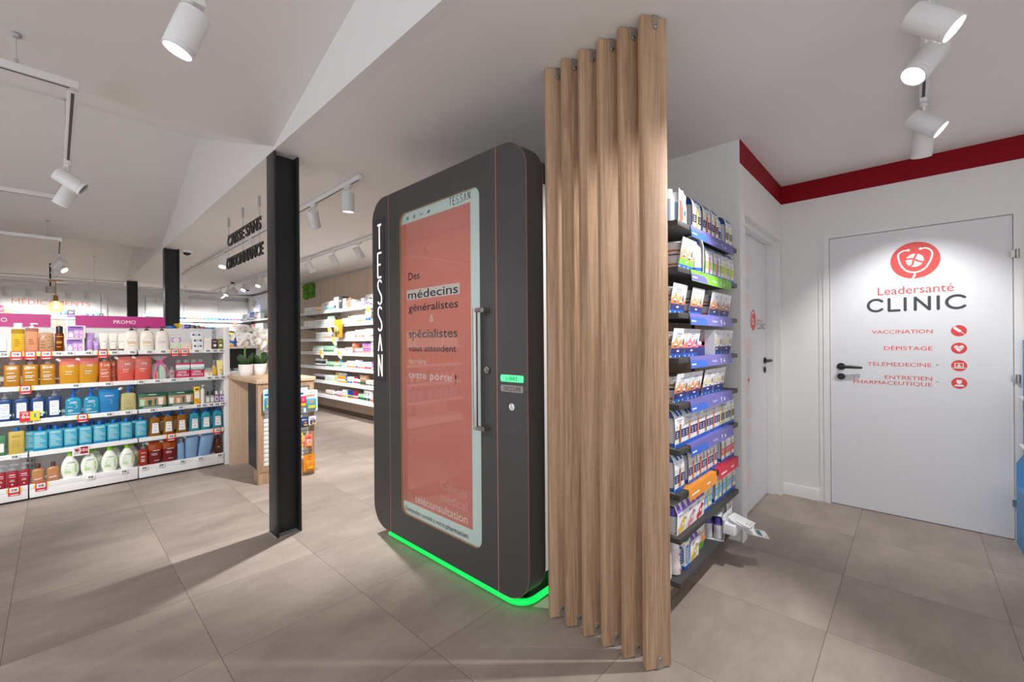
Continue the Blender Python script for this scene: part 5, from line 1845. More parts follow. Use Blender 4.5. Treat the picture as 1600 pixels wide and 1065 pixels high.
def cup_pack(label, w=.172, h=.142, mount=None, foot=None):
    """card sleeve round four stacked dessert cups, its printed front leaning out at the top"""
    t = thing('cup_multipack', (0, 0, 0), label, 'multipack')
    for ix in (-1, 1):
        for iz in (0, 1):
            c = MB().loft([(.004 + iz * .066, .030, .030, 2), (.054 + iz * .066, .037, .037, 2), (.056 + iz * .066, .040, .040, 2), (.0605 + iz * .066, .040, .040, 2)], GREYB, cx=ix * .041, cy=.052, seg=20)
            f = Face(c, (ix * .041, .052, 0), (1, 0, 0), (0, 0, 1))
            c.loft([(.014 + iz * .066, .0318, .0318, 2), (.024 + iz * .066, .0333, .0333, 2)], CO['bar_brown'], cx=ix * .041, cy=.052, seg=20, capb=False, capt=False)
            c.build('cup', t)
    s = MB()
    yb, yt = .016, -.010
    s.prism([(yb, 0), (yt, h), (yt + .0014, h), (yb + .0014, .0014), (.096, .0014), (.096, 0)], 'x', -w / 2, w / 2, PAPER)
    s.box(-w / 2, .096, 0, w / 2, .0974, h * .85, PAPER)
    k = (yt - yb) / h
    f = Face(s, (0, yb - .0004, 0), (1, 0, 0), (0, k, 1), .0006)
    W = w / 2 - .001
    f.rect(-W, .001, W, .018, CO['fres_blue'])
    f.rect(-W, .018, W, .046, foot or CO['navy_band'])
    f.rect(-.014, .028, .014, .036, PAPER, 2)
    n = 26
    def ridge(x, k):
        t = (x + W) / (2 * W)
        return .072 + .030 * math.exp(-((t - .26) / .10) ** 2) + .018 * math.exp(-((t - .62) / .12) ** 2) + .010 * math.sin(t * 23 + k) * .4 + .004 * math.sin(t * 51)
    for i in range(n):
        x0, x1 = -W + 2 * W * i / n, -W + 2 * W * (i + 1) / n
        f.poly([(x0, .046), (x1, .046), (x1, ridge(x1, 0)), (x0, ridge(x0, 0))], mount or CO['mount_orange'], 1)
        f.poly([(x0, .046), (x1, .046), (x1, .3 * ridge(x1, 2) + .038), (x0, .3 * ridge(x0, 2) + .038)], CO['bar_coral'] if mount is None or mount is CO['mount_orange'] else PAPER if mount is CO['mount_sand'] else mount, 2)
    for x, z in ((-.044, .066), (.026, .060)):
        f.disc(x, z - .002, .017, PAPER, 3, .007)
        f.poly([(x - .012, z - .011), (x + .014, z - .011), (x + .010, z - .006), (x - .010, z - .006)], BLK, 4)
    f.poly([(.044, .062), (.056, .062), (.056, .084), (.050, .096), (.044, .084)], CO['fres_blue'], 3)
    for x in (-.074, -.020, .030):
        f.disc(x, .006, .006, PAPER, 2, .005)
    f.text('Fresubin', -.040, .020, .112, .012, CO['fres_blue'], 2)
    f.rect(-.030, .103, .010, .106, LGREY, 2)
    f.rect(.045, .12, .075, .122, LGREY, 2)
    f.rect(.045, .114, .070, .116, LGREY, 2)
    s.build('card_sleeve', t)
    return t

def fruit_pack(label, fruit, w=.118, h=.140):
    t = thing('drink_multipack', (0, 0, 0), label, 'multipack')
    for ix in (-1, 1):
        for iy in (0, 1):
            b = MB().loft([(.004, .022, .022, 2), (.01, .0265, .0265, 2), (.05, .024, .024, 2), (.085, .0265, .0265, 2, CO['purple_deep']), (.10, .018, .018, 2, CO['purple_deep']), (.125, .018, .018, 2, CO['purple_deep'])], GREYB, cx=ix * .028, cy=.03 + .054 * iy, seg=16)
            b.build('bottle', t)
    s = MB()
    s.prism([(0, 0), (-.004, .105), (.012, h), (.10, h), (.116, .105), (.112, 0), (.1108, .0014), (.1148, .105), (.099, h - .0014), (.013, h - .0014), (-.0026, .105), (.0014, .0014)], 'x', -w / 2, w / 2, PAPER)
    s.box(-w / 2, .001, 0, w / 2, .111, .0014, PAPER)
    W = w / 2 - .001
    f = Face(s, (0, -.0006, 0), (1, 0, 0), (0, -.004 / .105, 1), .0006)
    f.disc(.004, .034, .026, fruit)
    f.disc(-.030, .018, .017, fruit, 2)
    f.disc(.022, .062, .015, fruit, 2)
    f.disc(.004, .040, .013, PAPER, 3, .010)
    f.rect(-.040, .086, .0, .091, CO['purple_deep'])
    f.rect(-.040, .078, -.01, .081, LGREY)
    f.disc(.040, .06, .007, CO['fres_blue'], 3)
    g = Face(s, (0, -.0046, .105), (1, 0, 0), (0, .016 / .0385, .035 / .0385), .0006)
    for x in (-.058, 0):
        g.poly([(x, 0), (x + .057, 0), (x + .040, .038), (x + .016, .038)], CO['tab_purple'])
        g.poly([(x + .016, .010), (x + .040, .010), (x + .028, .036)], CO['purple_deep'], 2)
    s.build('card_sleeve', t)
    return t

def np(t, shelf, u, y=.826, rz=None):
    t.location = (u, y, NZ[shelf - 1] + .0006)
    if rz is not None:
        t.rotation_euler.z = rz
    return t
SN = ['top', 'second', 'third', 'fourth', 'fifth', 'sixth', 'seventh', 'eighth', 'lowest']
# top shelf
t = thing('opened_multipack', (2.085, .83, NZ[0] + .0006), 'torn brown card pack with a grey bottle at the louvre end of the top shelf', 'multipack')
for ix in (0, 1):
    b = MB().loft([(0, .026, .026, 2), (.005, .031, .031, 2), (.11, .031, .031, 2, PAPER), (.128, .024, .024, 2, PAPER), (.133, .022, .022, 2, PAPER), (.160, .022, .022, 2, PAPER)], M('bottle_slate', rgb(150, 164, 180), .35), cx=-.045 + ix * .066, cy=.035, seg=20)
    b.build('bottle', t)
s = MB()
BOX = M('choco_print', rgb(178, 92, 74), .45)
front = [(-.012, 0), (.092, 0), (.090, .09), (.080, .125), (.088, .15), (.06, .158), (.045, .172), (.02, .166), (-.002, .176), (-.006, .09)]
s.prism(front, 'y', -.004, -.0025, PAPER)
f = Face(s, (0, -.004, 0), (1, 0, 0), (0, 0, 1))
f.poly([(-.004, .01), (.045, .02), (.05, .07), (.03, .115), (.0, .12)], BOX)
f.disc(.068, .062, .014, CO['fres_blue'], 1)
f.rect(.02, .128, .07, .134, CO['bar_orange'], 1)
f.rect(.03, .142, .07, .147, CO['purple_deep'], 1)
s.prism([(-.090, .0), (.088, .0), (.088, .14), (-.04, .175), (-.090, .17)], 'y', .078, .080, M('kraft_inside', rgb(150, 112, 80), .7))
s.build('card_sleeve', t)
packs = {}
def slim(key, label, shelf, u, band=None, bar=None, rz=0.0, y=.826):
    if key in packs:
        o = dup(packs[key], (u, y, NZ[shelf - 1] + .0006), label, rz)
    else:
        o = packs[key] = slim_pack(label, .118, .188, CO.get(band), CO.get(bar))
        np(o, shelf, u, y, rz)
    return o
slim('yellow', 'white bottle pack with yellow bar and green edge tab on the top shelf', 1, 2.315, None, 'bar_yellow')
slim('orange', 'white bottle pack with orange bar on the top shelf', 1, 2.465, None, 'bar_orange')
slim('brown', 'white bottle pack with brown bar on the top shelf, before another brown one', 1, 2.600, None, 'bar_brown')
slim('brown', 'white bottle pack with brown bar on the top shelf, half covered by its twin', 1, 2.722, None, None, 0, .85)
slim('yellow', 'white bottle pack with yellow bar at the wall end of the top shelf', 1, 2.852)
def cup(key, label, shelf, u, mount=None, foot=None, y=.83, rz=0.0):
    key = 'cup ' + key
    if key in packs:
        return dup(packs[key], (u, y, NZ[shelf - 1] + .0006), label, rz)
    o = packs[key] = cup_pack(label, .172, .142, CO.get(mount), CO.get(foot))
    return np(o, shelf, u, y, rz)
# second shelf
cup('lime', 'dessert cup pack with tan mountains above a lime band on the second shelf', 2, 2.125, 'mount_tan', 'strip_green', .80)
slim('lime_b', 'slim pack seen edge on with lime band beside the dessert cup pack', 2, 2.330, 'band_lime', 'bar_brown', .9, .83)
slim('lime_m', 'white bottle pack with magenta bar and lime band, nearer the louvres', 2, 2.500, 'band_lime', 'bar_magenta')
slim('lime_m', 'white bottle pack with magenta bar and lime band, nearer the wall', 2, 2.630)
slim('lime_y', 'white bottle pack with sand bar and lime band, second from the wall', 2, 2.760, 'band_lime', 'bar_sand')
slim('lime_y', 'white bottle pack with sand bar and lime band at the wall end', 2, 2.885)
# third shelf
cup('or', 'dessert cup pack with orange mountains beside the louvres on the third shelf', 3, 2.085, 'mount_orange')
cup('or', 'dessert cup pack with orange mountains standing alone in mid third shelf', 3, 2.330)
cup('or', 'dessert cup pack with orange mountains touching the tan one', 3, 2.620)
cup('tan', 'dessert cup pack with tan mountains at the wall end of the third shelf', 3, 2.800, 'mount_tan')
# fourth shelf
cup('or', 'dessert cup pack with orange mountains beside a pink one on the fourth shelf', 4, 2.085)
cup('pink', 'dessert cup pack with pink mountains on the fourth shelf', 4, 2.262, 'mount_pink')
t = thing('opened_multipack', (2.445, .86, NZ[3] + .0006), 'opened wide card tray with pink picture, its side flap turned out', 'multipack')
s = MB().box(-.09, 0, 0, .075, .002, .145, M('tray_card', rgb(176, 160, 166), .5))
s.box(-.09, 0, 0, .075, .11, .002, PAPER)
f = Face(s, (0, 0, 0), (1, 0, 0), (0, 0, 1))
f.rect(-.089, .0, .074, .05, CO['navy_band'])
f.rect(-.089, .05, .074, .076, col('rose_wave', 190, 84, 106, .45), 1)
f.disc(.050, .072, .030, CO['rose_wave'], 1, .020)
f.disc(-.02, .092, .022, CO['navy_band'], 2)
f.disc(-.01, .068, .030, PAPER, 3, .010)
f.rect(-.01, .13, .05, .134, CO['navy_band'], 1)
s.box(.0755, -.055, 0, .0775, .002, .142, PAPER)
s.build('card_tray', t)
for ix in (-1, 1):
    c = MB().loft([(.004, .030, .030, 2), (.054, .037, .037, 2), (.056, .040, .040, 2), (.0605, .040, .040, 2)], GREYB, cx=ix * .041 - .01, cy=.055, seg=20)
    c.build('cup', t)
cup('sand', 'dessert cup pack with sand yellow mountains beside the opened tray', 4, 2.655, 'mount_sand')
cup('sand', 'dessert cup pack with sand yellow mountains at the wall end of the fourth shelf', 4, 2.832)
# fifth shelf
cup('or', 'dessert cup pack with orange mountains beside the louvres on the fifth shelf', 5, 2.120)
cup('or', 'dessert cup pack with orange mountains, second on the fifth shelf', 5, 2.296)
cup('sand', 'dessert cup pack with sand yellow mountains, third on the fifth shelf', 5, 2.500)
cup('sand', 'dessert cup pack with sand yellow mountains at the wall end of the fifth shelf', 5, 2.680)
# sixth shelf
for i, (u, k, lb) in enumerate(((2.07, 'brown', 'brown bar beside the louvres'), (2.188, 'coral', 'coral bar, second from the louvres'), (2.306, 'orange', 'orange bar, third from the louvres'), (2.424, 'brown', 'brown bar before the gap'),
                                (2.548, 'orange', 'orange bar after the gap'), (2.662, 'yellow', 'yellow bar, next to the orange one'), (2.745, 'yellow', 'yellow bar, second from the wall'), (2.868, 'sand', 'sand bar at the wall end'))):
    slim(k, 'white bottle pack with %s on the sixth shelf' % lb, 6, u, None, 'bar_' + k)
# seventh shelf
for u, k, band, lb in ((2.062, 'brown', None, 'brown bar beside the louvres'), (2.235, 'coral', None, 'brown-red bar after a gap'), (2.340, 'orange', None, 'orange bar in the middle of the row'), (2.440, 'orange', None, 'orange bar beside its last neighbour'), (2.545, 'coral', None, 'coral bar before the red-banded ones'),
                       (2.745, 'redb', 'band_red', 'red band and brown bar'), (2.862, 'redc', 'band_red', 'red band and coral bar')):
    slim(k, 'white bottle pack with %s on the seventh shelf' % lb, 7, u, band, 'bar_brown' if k == 'redb' else 'bar_coral' if k == 'redc' else 'bar_' + k, 0)
# eighth shelf
t = np(fruit_pack('purple-topped drink pack with yellow fruit beside the louvres', CO['fruit_yellow']), 8, 2.085)
t = np(fruit_pack('purple-topped drink pack with pink fruit', CO['fruit_pink']), 8, 2.206)
t = np(fruit_pack('purple-topped drink pack with red fruit', CO['fruit_red']), 8, 2.326)
slim('sky_y', 'bottle pack with sky blue band and yellow bar on the eighth shelf', 8, 2.450, 'band_sky', 'bar_yellow')
slim('sky_g', 'bottle pack with sky blue band and lime bar after the gap on shelf eight', 8, 2.625, 'band_sky', 'bar_lime')
slim('sky_g', 'bottle pack with sky blue band and lime bar, second from the wall', 8, 2.765)
slim('sky_o', 'bottle pack with sky blue band and orange bar at the wall end', 8, 2.880, 'band_sky', 'bar_orange')
# lowest shelf
t = bottle('dose_bottle', 'blue and white bottle half hidden by the louvre on the lowest shelf', 'bottle', None, .052, .052, .12, .15, PAPER, CO['fres_blue'], n=2, kind='cap', capr=.018)
t.location = (2.012, .875, NZ[8] + .0005)
t = thing('drink_bottle', (2.075, .86, NZ[8] + .0005), 'white waisted drink bottle with white cap on the lowest shelf', 'bottle')
m = MB().loft([(0, .022, .022, 2), (.005, .029, .029, 2), (.04, .030, .030, 2), (.05, .027, .027, 2), (.065, .0245, .0245, 2), (.085, .026, .026, 2), (.10, .030, .030, 2), (.115, .029, .029, 2), (.128, .022, .022, 2)], M('milky', rgb(232, 220, 222), .3), seg=24)
f = Face(m, (0, -.0305, 0), (1, 0, 0), (0, 0, 1))
f.rect(-.012, .10, .012, .110, CO['purple_deep'])
f.disc(.002, .03, .010, CO['fruit_pink'])
m.build('bottle_body', t)
MB().loft([(.128, .0235, .0235, 2), (.156, .0235, .0235, 2), (.158, .021, .021, 2)], PAPER, seg=24).build('cap', t)
t = thing('dose_box', (2.165, .85, NZ[8] + .0005), 'white and blue upright box with rounded blue top on the lowest shelf', 'box')
m = MB().box(-.032, -.02, .016, .032, .05, .138, PAPER, .003)
m.box(-.0325, -.0205, 0, .0325, .0505, .016, CO['fres_blue'], .002)
f = Face(m, (0, -.02, 0), (1, 0, 0), (0, 0, 1))
f.rrect(-.026, .025, .026, .115, .02, M('dose_print', rgb(96, 128, 176), .4))
for i in range(6):
    f.rect(-.018, .035 + i * .012, .016, .039 + i * .012, PAPER, 2)
f = Face(m, (-.032, 0, 0), (0, -1, 0), (0, 0, 1))
f.rrect(-.044, .025, .014, .115, .02, MATS['dose_print'])
for i in range(6):
    f.rect(-.036, .035 + i * .012, .006, .039 + i * .012, PAPER, 2)
m.build('box_body', t)
m = MB().loft([(.138, .032, .034, 4), (.150, .031, .033, 4), (.168, .024, .026, 3), (.176, .012, .012, 2)], CO['fres_blue'], cy=.015, seg=24)
m.loft([(.134, .0335, .036, 4), (.140, .0335, .036, 4)], CO['strip_green'], cy=.015, seg=24)
m.build('top', t)
t = np(fruit_pack('yellow fruit drink pack with crimson and purple top on the lowest shelf', CO['fruit_yellow']), 9, 2.285, .84)
t = pouch('food_pouch', 'standing pouch with orange lettering and green foot on the lowest shelf', 'pouch', None, .118, .165, .05, PAPER, CO['strip_green'], .22,
          lambda f: (f.text('hello', -.045, .045, .085, .026, CO['strip_orange']), f.disc(-.01, .06, .018, CO['strip_orange']), f.disc(.02, .05, .012, CO['mount_orange'])), None)
t.location = (2.425, .87, NZ[8] + .0005)
t = np(fruit_pack('purple-topped drink pack with tan picture standing at an angle near the leaflets', CO['mount_orange']), 9, 2.640, .80, .25)
slim('navy_c', 'blue bottle pack with coral print behind the leaflets, nearer the louvres', 9, 2.770, 'band_red', 'bar_coral', 0, .86)
slim('navy_c', 'blue bottle pack with coral print behind the leaflets at the wall end', 9, 2.875, None, None, 0, .84)
# leaflets in their tray at the wall end
LT = Vector((2.67, .742, .255))
lt = thing('leaflet_tray', LT, 'white wire-edged leaflet tray hooked on the lowest shelf', 'leaflet holder')
m = MB().box(-.085, -.012, -.055, .085, .050, .0, PAPER, .002)
m.box(-.085, .047, 0, .085, .050, .045, PAPER)
m.build('tray', lt)
TEAL = M('leaflet_teal', rgb(72, 128, 132), .5)
for i, (dx, dy, dz, rz, lb) in enumerate(((-.01, .0, .004, .35, 'lowest white leaflet in the tray, sliding outwards'), (-.005, .008, .010, .15, 'middle white leaflet of the fan in the tray'), (.01, .015, .016, -.05, 'white leaflet of the fan with a violet mark'), (.045, -.045, -.058, .45, 'white leaflet with teal stripe hanging out over the passage'))):
    m = MB().box(-.05, -.10, 0, .05, .02, .0012, PAPER)
    f = Face(m, (0, 0, .0012), (1, 0, 0), (0, 1, 0))
    if i == 3:
        f.poly([(-.04, -.07), (.04, -.07), (.035, -.045), (-.03, -.045)], TEAL)
        f.disc(-.035, -.088, .006, CO['strip_orange'])
        f.disc(-.022, -.090, .005, CO['fres_blue'])
    else:
        f.rect(-.03, -.09, .03, -.086, LGREY)
        f.rect(-.03, -.075, .01, -.072, LGREY if i < 2 else CO['tab_purple'])
    o = m.build('leaflet', None, LT + Vector((dx, dy, .003 + dz)))
    o.rotation_euler = (math.radians(26 - 6 * i if i < 3 else 8), 0, rz)
    tag(o, lb, 'leaflet', 'leaflets')

# ------------------------------------------------------------------ blue cardboard display beyond the wide door
BLUEC = M('display_blue', rgb(84, 150, 206), .5)
bs = thing('floor_display', (4.015, -.478, 0), 'light blue cardboard floor display beside the wide clinic door', 'display stand')
m = MB().prism([(0, 0), (-.45, 0), (-.45, .42), (0, .36)], 'x', -.14, .15, BLUEC)
m.build('base', bs)
m = MB().prism([(0, .36), (-.45, .42), (-.45, 1.28), (-.03, 1.28), (-.03, .56), (0, .50)], 'x', .13, .15, BLUEC)
m.build('back_board', bs)
for z in (.62, .92):
    m = MB().box(-.10, -.45, z, .13, -.008, z + .008, PAPER)
    m.box(-.108, -.45, z - .05, -.10, -.008, z + .045, BLUEC)
    m.build('shelf', bs)
m = MB().tube([(-.07, -.03, .36), (-.07, -.03, 1.26)], .006, col('display_navy', 30, 50, 110), 8)
m.build('side_rod', bs)
o = MB().box(-.04, -.04, 0, .07, 0, .20, M('pack_blue', rgb(40, 56, 150), .4), .004)
o.box(-.0405, -.0405, .165, .0705, .0005, .20, CO['strip_green'], .004)
o = o.build('hygiene_pack', None, (4.06, -.505, .6285))
tag(o, 'dark blue pack with lime top on the light blue floor display', 'box')
o = MB().box(-.004, -.12, 0, .0, 0, .085, BLUEC).build('display_card', None, (3.905, -.478, .93))
tag(o, 'small light blue card sign clipped on the floor display', 'sign')
# ------------------------------------------------------------------ oak counter with slatted end
ct = thing('oak_counter', (1.26, 4.36, 0), 'high oak counter with slatted end panel and black underside behind the steel column', 'counter')
m = MB().box(-.012, -.015, .925, .515, .965, .962, OAKPALE, .002)
m.build('worktop', ct)
m = MB().box(.0, .93, 0, .50, .955, .925, OAKPALE, .001)
m.build('side_panel', ct)
m = MB().box(.02, .04, 0, .49, .20, .11, OAK)
m.box(-.001, .0, 0, .50, .04, .11, OAK)
m.build('plinth', ct)
m = MB()
for x0, x1, z0, z1 in ((.0, .045, .11, .925), (.455, .50, .11, .925), (.045, .455, .11, .15), (.045, .455, .88, .925)):
    m.box(x0, -.004, z0, x1, .05, z1, OAK)
m.build('frame', ct)
m = MB().box(.045, .03, .15, .455, .045, .88, LGREY)
for i in range(18):
    m.box(.047, .012, .157 + i * .0405, .453, .030, .157 + i * .0405 + .036, WMETAL, .002)
m.build('slat_panel', ct)
m = MB().box(.004, .05, .14, .03, .30, .925, BLK)
m.box(.03, .20, .14, .48, .215, .925, BLK)
m.build('black_panel', ct)
def blister(loc, w, h, back, blob, band, label, hook=True, text=None):
    t = thing('blister_pack', loc, label, 'blister pack', 'packs hung on the slatted counter end')
    m = MB().prism(rrect(-w / 2, -h, w / 2, 0, w * .12, 4), 'y', 0, .002, back)
    f = Face(m, (0, 0, 0), (1, 0, 0), (0, 0, 1))
    f.rect(-w * .36, -h * .30, w * .30, -h * .22, band)
    if text:
        f.text(text, -w * .36, w * .36, -h * .18, h * .08, CO['royal_blue'])
    m.build('card', t)
    b = MB().box(-w * .34, -.022, -h * .86, w * .34, 0, -h * .38, blob, .006)
    f = Face(b, (0, -.022, 0), (1, 0, 0), (0, 0, 1))
    f.rect(-w * .2, -h * .82, w * .26, -h * .70, CO['sun'])
    f.rect(-w * .12, -h * .6, w * .12, -h * .46, CO['salmon'])
    b.build('blister', t)
    hk = MB().tube([(0, .045, -.02), (0, -.03, -.02), (0, -.035, -.012)], .0025, STEEL, 6)
    hk.build('hook', t)
    return t
TEALC = col('teal_card', 60, 160, 176, .4)
blister((1.715, 4.325, .835), .135, .215, col('mist', 206, 226, 230, .4), TEALC, CO['salmon'], 'large pale teal blister pack with yellow label on the slatted counter end', True)
blister((1.640, 4.335, .86), .09, .21, PAPER, CO['crimson'], CO['royal_blue'], 'white and red blister pack mostly behind the steel column')
blister((1.332, 4.325, .875), .075, .20, col('mist2', 190, 220, 232, .4), TEALC, CO['royal_blue'], 'tall teal blister pack at the near edge of the counter end')
blister((1.66, 4.335, .575), .07, .10, CO['label_navy'], CO['label_navy'], PAPER, 'small navy pack on the slatted counter end')
blister((1.735, 4.335, .575), .07, .09, PAPER, CO['label_navy'], LGREY, 'small navy and white pack beside its navy neighbour')
blister((1.62, 4.335, .42), .05, .14, col('acid', 220, 230, 60, .4), CO['salmon'], CO['crimson'], 'yellow-green pack beside the pink carton on the slatted end')
blister((1.695, 4.33, .40), .075, .13, CO['salmon'], col('blush', 240, 170, 170, .4), CO['crimson'], 'pink carton pack on the slatted counter end')
blister((1.70, 4.33, .205), .11, .165, CO['orange_band'], CO['orange_band'], CO['salmon'], 'orange pack in a clear tray low on the slatted counter end')

# ------------------------------------------------------------------ white orchids on the counter
POT = M('pot_white', rgb(240, 236, 236), .3)
YEL = CO['sun']
def orchid(loc, label, seed, lean):
    rnd = random.Random(seed)
    t = thing('potted_orchid', loc, label, 'potted plant', 'white orchids')
    m = MB().loft([(0, .046, .046, 2), (.004, .050, .050, 2), (.05, .060, .060, 2), (.105, .066, .066, 2), (.118, .066, .066, 2), (.118, .061, .061, 2), (.10, .059, .059, 2)], POT, seg=32)
    m.build('pot', t)
    m = MB().loft([(.098, .057, .057, 2), (.104, .03, .03, 2)], M('bark', rgb(86, 64, 48), .9, vary=.3), seg=20)
    m.build('bark', t)
    for i in range(4):
        a = lean + i * PI / 2 + rnd.uniform(-.4, .4)
        L = rnd.uniform(.13, .17)
        m = MB()
        pts = []
        for k in range(9):
            q = k / 8
            r = .015 + .055 * q + .02 * math.sin(q * 3)
            pts.append((Vector((math.cos(a) * r, math.sin(a) * r, .10 + L * q - .03 * q * q)), .044 * math.sin(PI * (.12 + .86 * q)) ** .8 + .004))
        sd = Vector((-math.sin(a), math.cos(a), 0))
        up = Vector((math.cos(a), math.sin(a), .4)).normalized()
        vs, fs = [], []
        for p, w in pts:
            for s2, dz in ((-1, .35), (-.5, .1), (0, 0), (.5, .1), (1, .35)):
                vs.append(tuple(p + sd * w * s2 * 1.25 - up * dz * w))
        for k in range(8):
            for j in range(4):
                fs.append((k * 5 + j, k * 5 + j + 1, k * 5 + j + 6, k * 5 + j + 5))
        nv = len(vs)
        vs += [tuple(Vector(v) - up * .002) for v in vs]
        fs += [tuple(nv + i2 for i2 in f2[::-1]) for f2 in list(fs)]
        m.raw(vs, fs, LEAF)
        m.build('leaf', t)
    # two stems that bend over, with blossoms along their upper part
    for s2 in range(2):
        a = lean + (.4 if s2 else -.5)
        pts = []
        for k in range(12):
            q = k / 11
            r = .01 + .11 * max(0, q - .45) ** 1.4 * 2.2
            pts.append((math.cos(a) * r, math.sin(a) * r, .10 + .40 * q - .16 * max(0, q - .7) ** 2 * 4))
        st = MB().tube(pts, [.0045] * 8 + [.004, .0035, .003, .0025], col('stem_green', 128, 150, 70, .5), 7)
        sto = st.build('stem', t)
        for k in range(10):
            p = Vector(pts[min(11, 6 + k % 6)]) + Vector((rnd.uniform(-.07, .07), rnd.uniform(-.07, .07), rnd.uniform(-.03, .06)))
            fl = MB()
            yaw, tilt = -2.3 + rnd.uniform(-.8, .8), rnd.uniform(-.35, .35)
            for j in range(5):
                th = PI / 2 + j * 2 * PI / 5
                wide, ln = (.029, .040) if j in (1, 4) else (.020, .038)
                prev = None
                vs, fs = [], []
                for q in range(6):
                    u = q / 5
                    w = wide * max(.12, math.sin(PI * (.06 + .90 * u))) ** .6
                    rr = .004 + ln * u
                    for s3 in (-1, -.4, .4, 1):
                        x = math.cos(th) * rr - math.sin(th) * w * s3
                        z = math.sin(th) * rr + math.cos(th) * w * s3
                        vs.append((x, -.006 + .012 * u * u - .004 * (1 - abs(s3)), z))
                for q in range(5):
                    for c in range(3):
                        fs.append((q * 4 + c, q * 4 + c + 1, q * 4 + c + 5, q * 4 + c + 4))
                fl.raw(vs, fs, PETAL)
            fl.loft([(-.006, .003, .003, 2), (0, .007, .009, 2), (.008, .004, .006, 2)], YEL, cy=-.012, seg=10)
            fl.move(Matrix.Translation(p) @ Matrix.Rotation(yaw + PI / 2, 4, 'Z') @ Matrix.Rotation(tilt, 4, 'X'))
            fl.build('blossom', sto)
    return t
orchid((1.345, 5.03, .9625), 'white orchid in a white pot, at the shelving end of the counter', 3, 2.2)
orchid((1.480, 5.05, .9625), 'white orchid in a white pot, closer to the steel column', 8, .9)

# ------------------------------------------------------------------ oak wall: seven long white shelves full of small stock
WX, WF = 3.65, 3.35
WZ = [1.875, 1.618, 1.369, 1.126, .866, .610, .354]
WN = ['top', 'second', 'third', 'fourth', 'fifth', 'sixth', 'lowest']
WY0, WY1 = 4.9, 9.9
m = MB()
TAGINK = M('tag_blue_grey', rgb(120, 124, 150), .5)
for i, z in enumerate(WZ):
    m = MB().box(WF, WY0, z - .022, WX - .001, WY1, z, GW)
    m.prism([(WF, z), (WF - .006, z), (WF - .022, z - .050), (WF - .018, z - .050), (WF, z - .012)], 'y', WY0, WY1, GW)
    f = Face(m, (WF - .022, 0, z - .050), (0, -1, 0), (.016 / .0525, 0, .05 / .0525), .0008)
    y = WY0 + .02
    k = 0
    while y < WY1 - .06:
        f.rect(-y - .030, .012, -y - .006, .042, PAPER, 1)
        f.rect(-y - .026, .018, -y - .010, .036, TAGINK, 2)
        y += (.052, .060, .047, .068)[k % 4]
        k += 1
    o = m.build('wall_shelf')
    tag(o, '%s of the seven long white shelves on the oak wall' % WN[i], 'shelf', 'oak wall shelves')
    for yy in (5.4, 6.6, 7.8, 9.0):
        b = MB().prism([(WX, z - .022), (WX - .24, z - .022), (WX - .24, z - .03), (WX, z - .08)], 'y', yy - .003, yy + .003, LGREY)
        b.build('shelf_bracket', o)
m = MB().box(WX - .05, 2.95, 0, WX - .001, 9.9, .055, M('plinth_brown', rgb(104, 84, 70), .6))
struct(m, 'baseboard_right', 'brown plinth at the foot of the oak wall', 'baseboard')

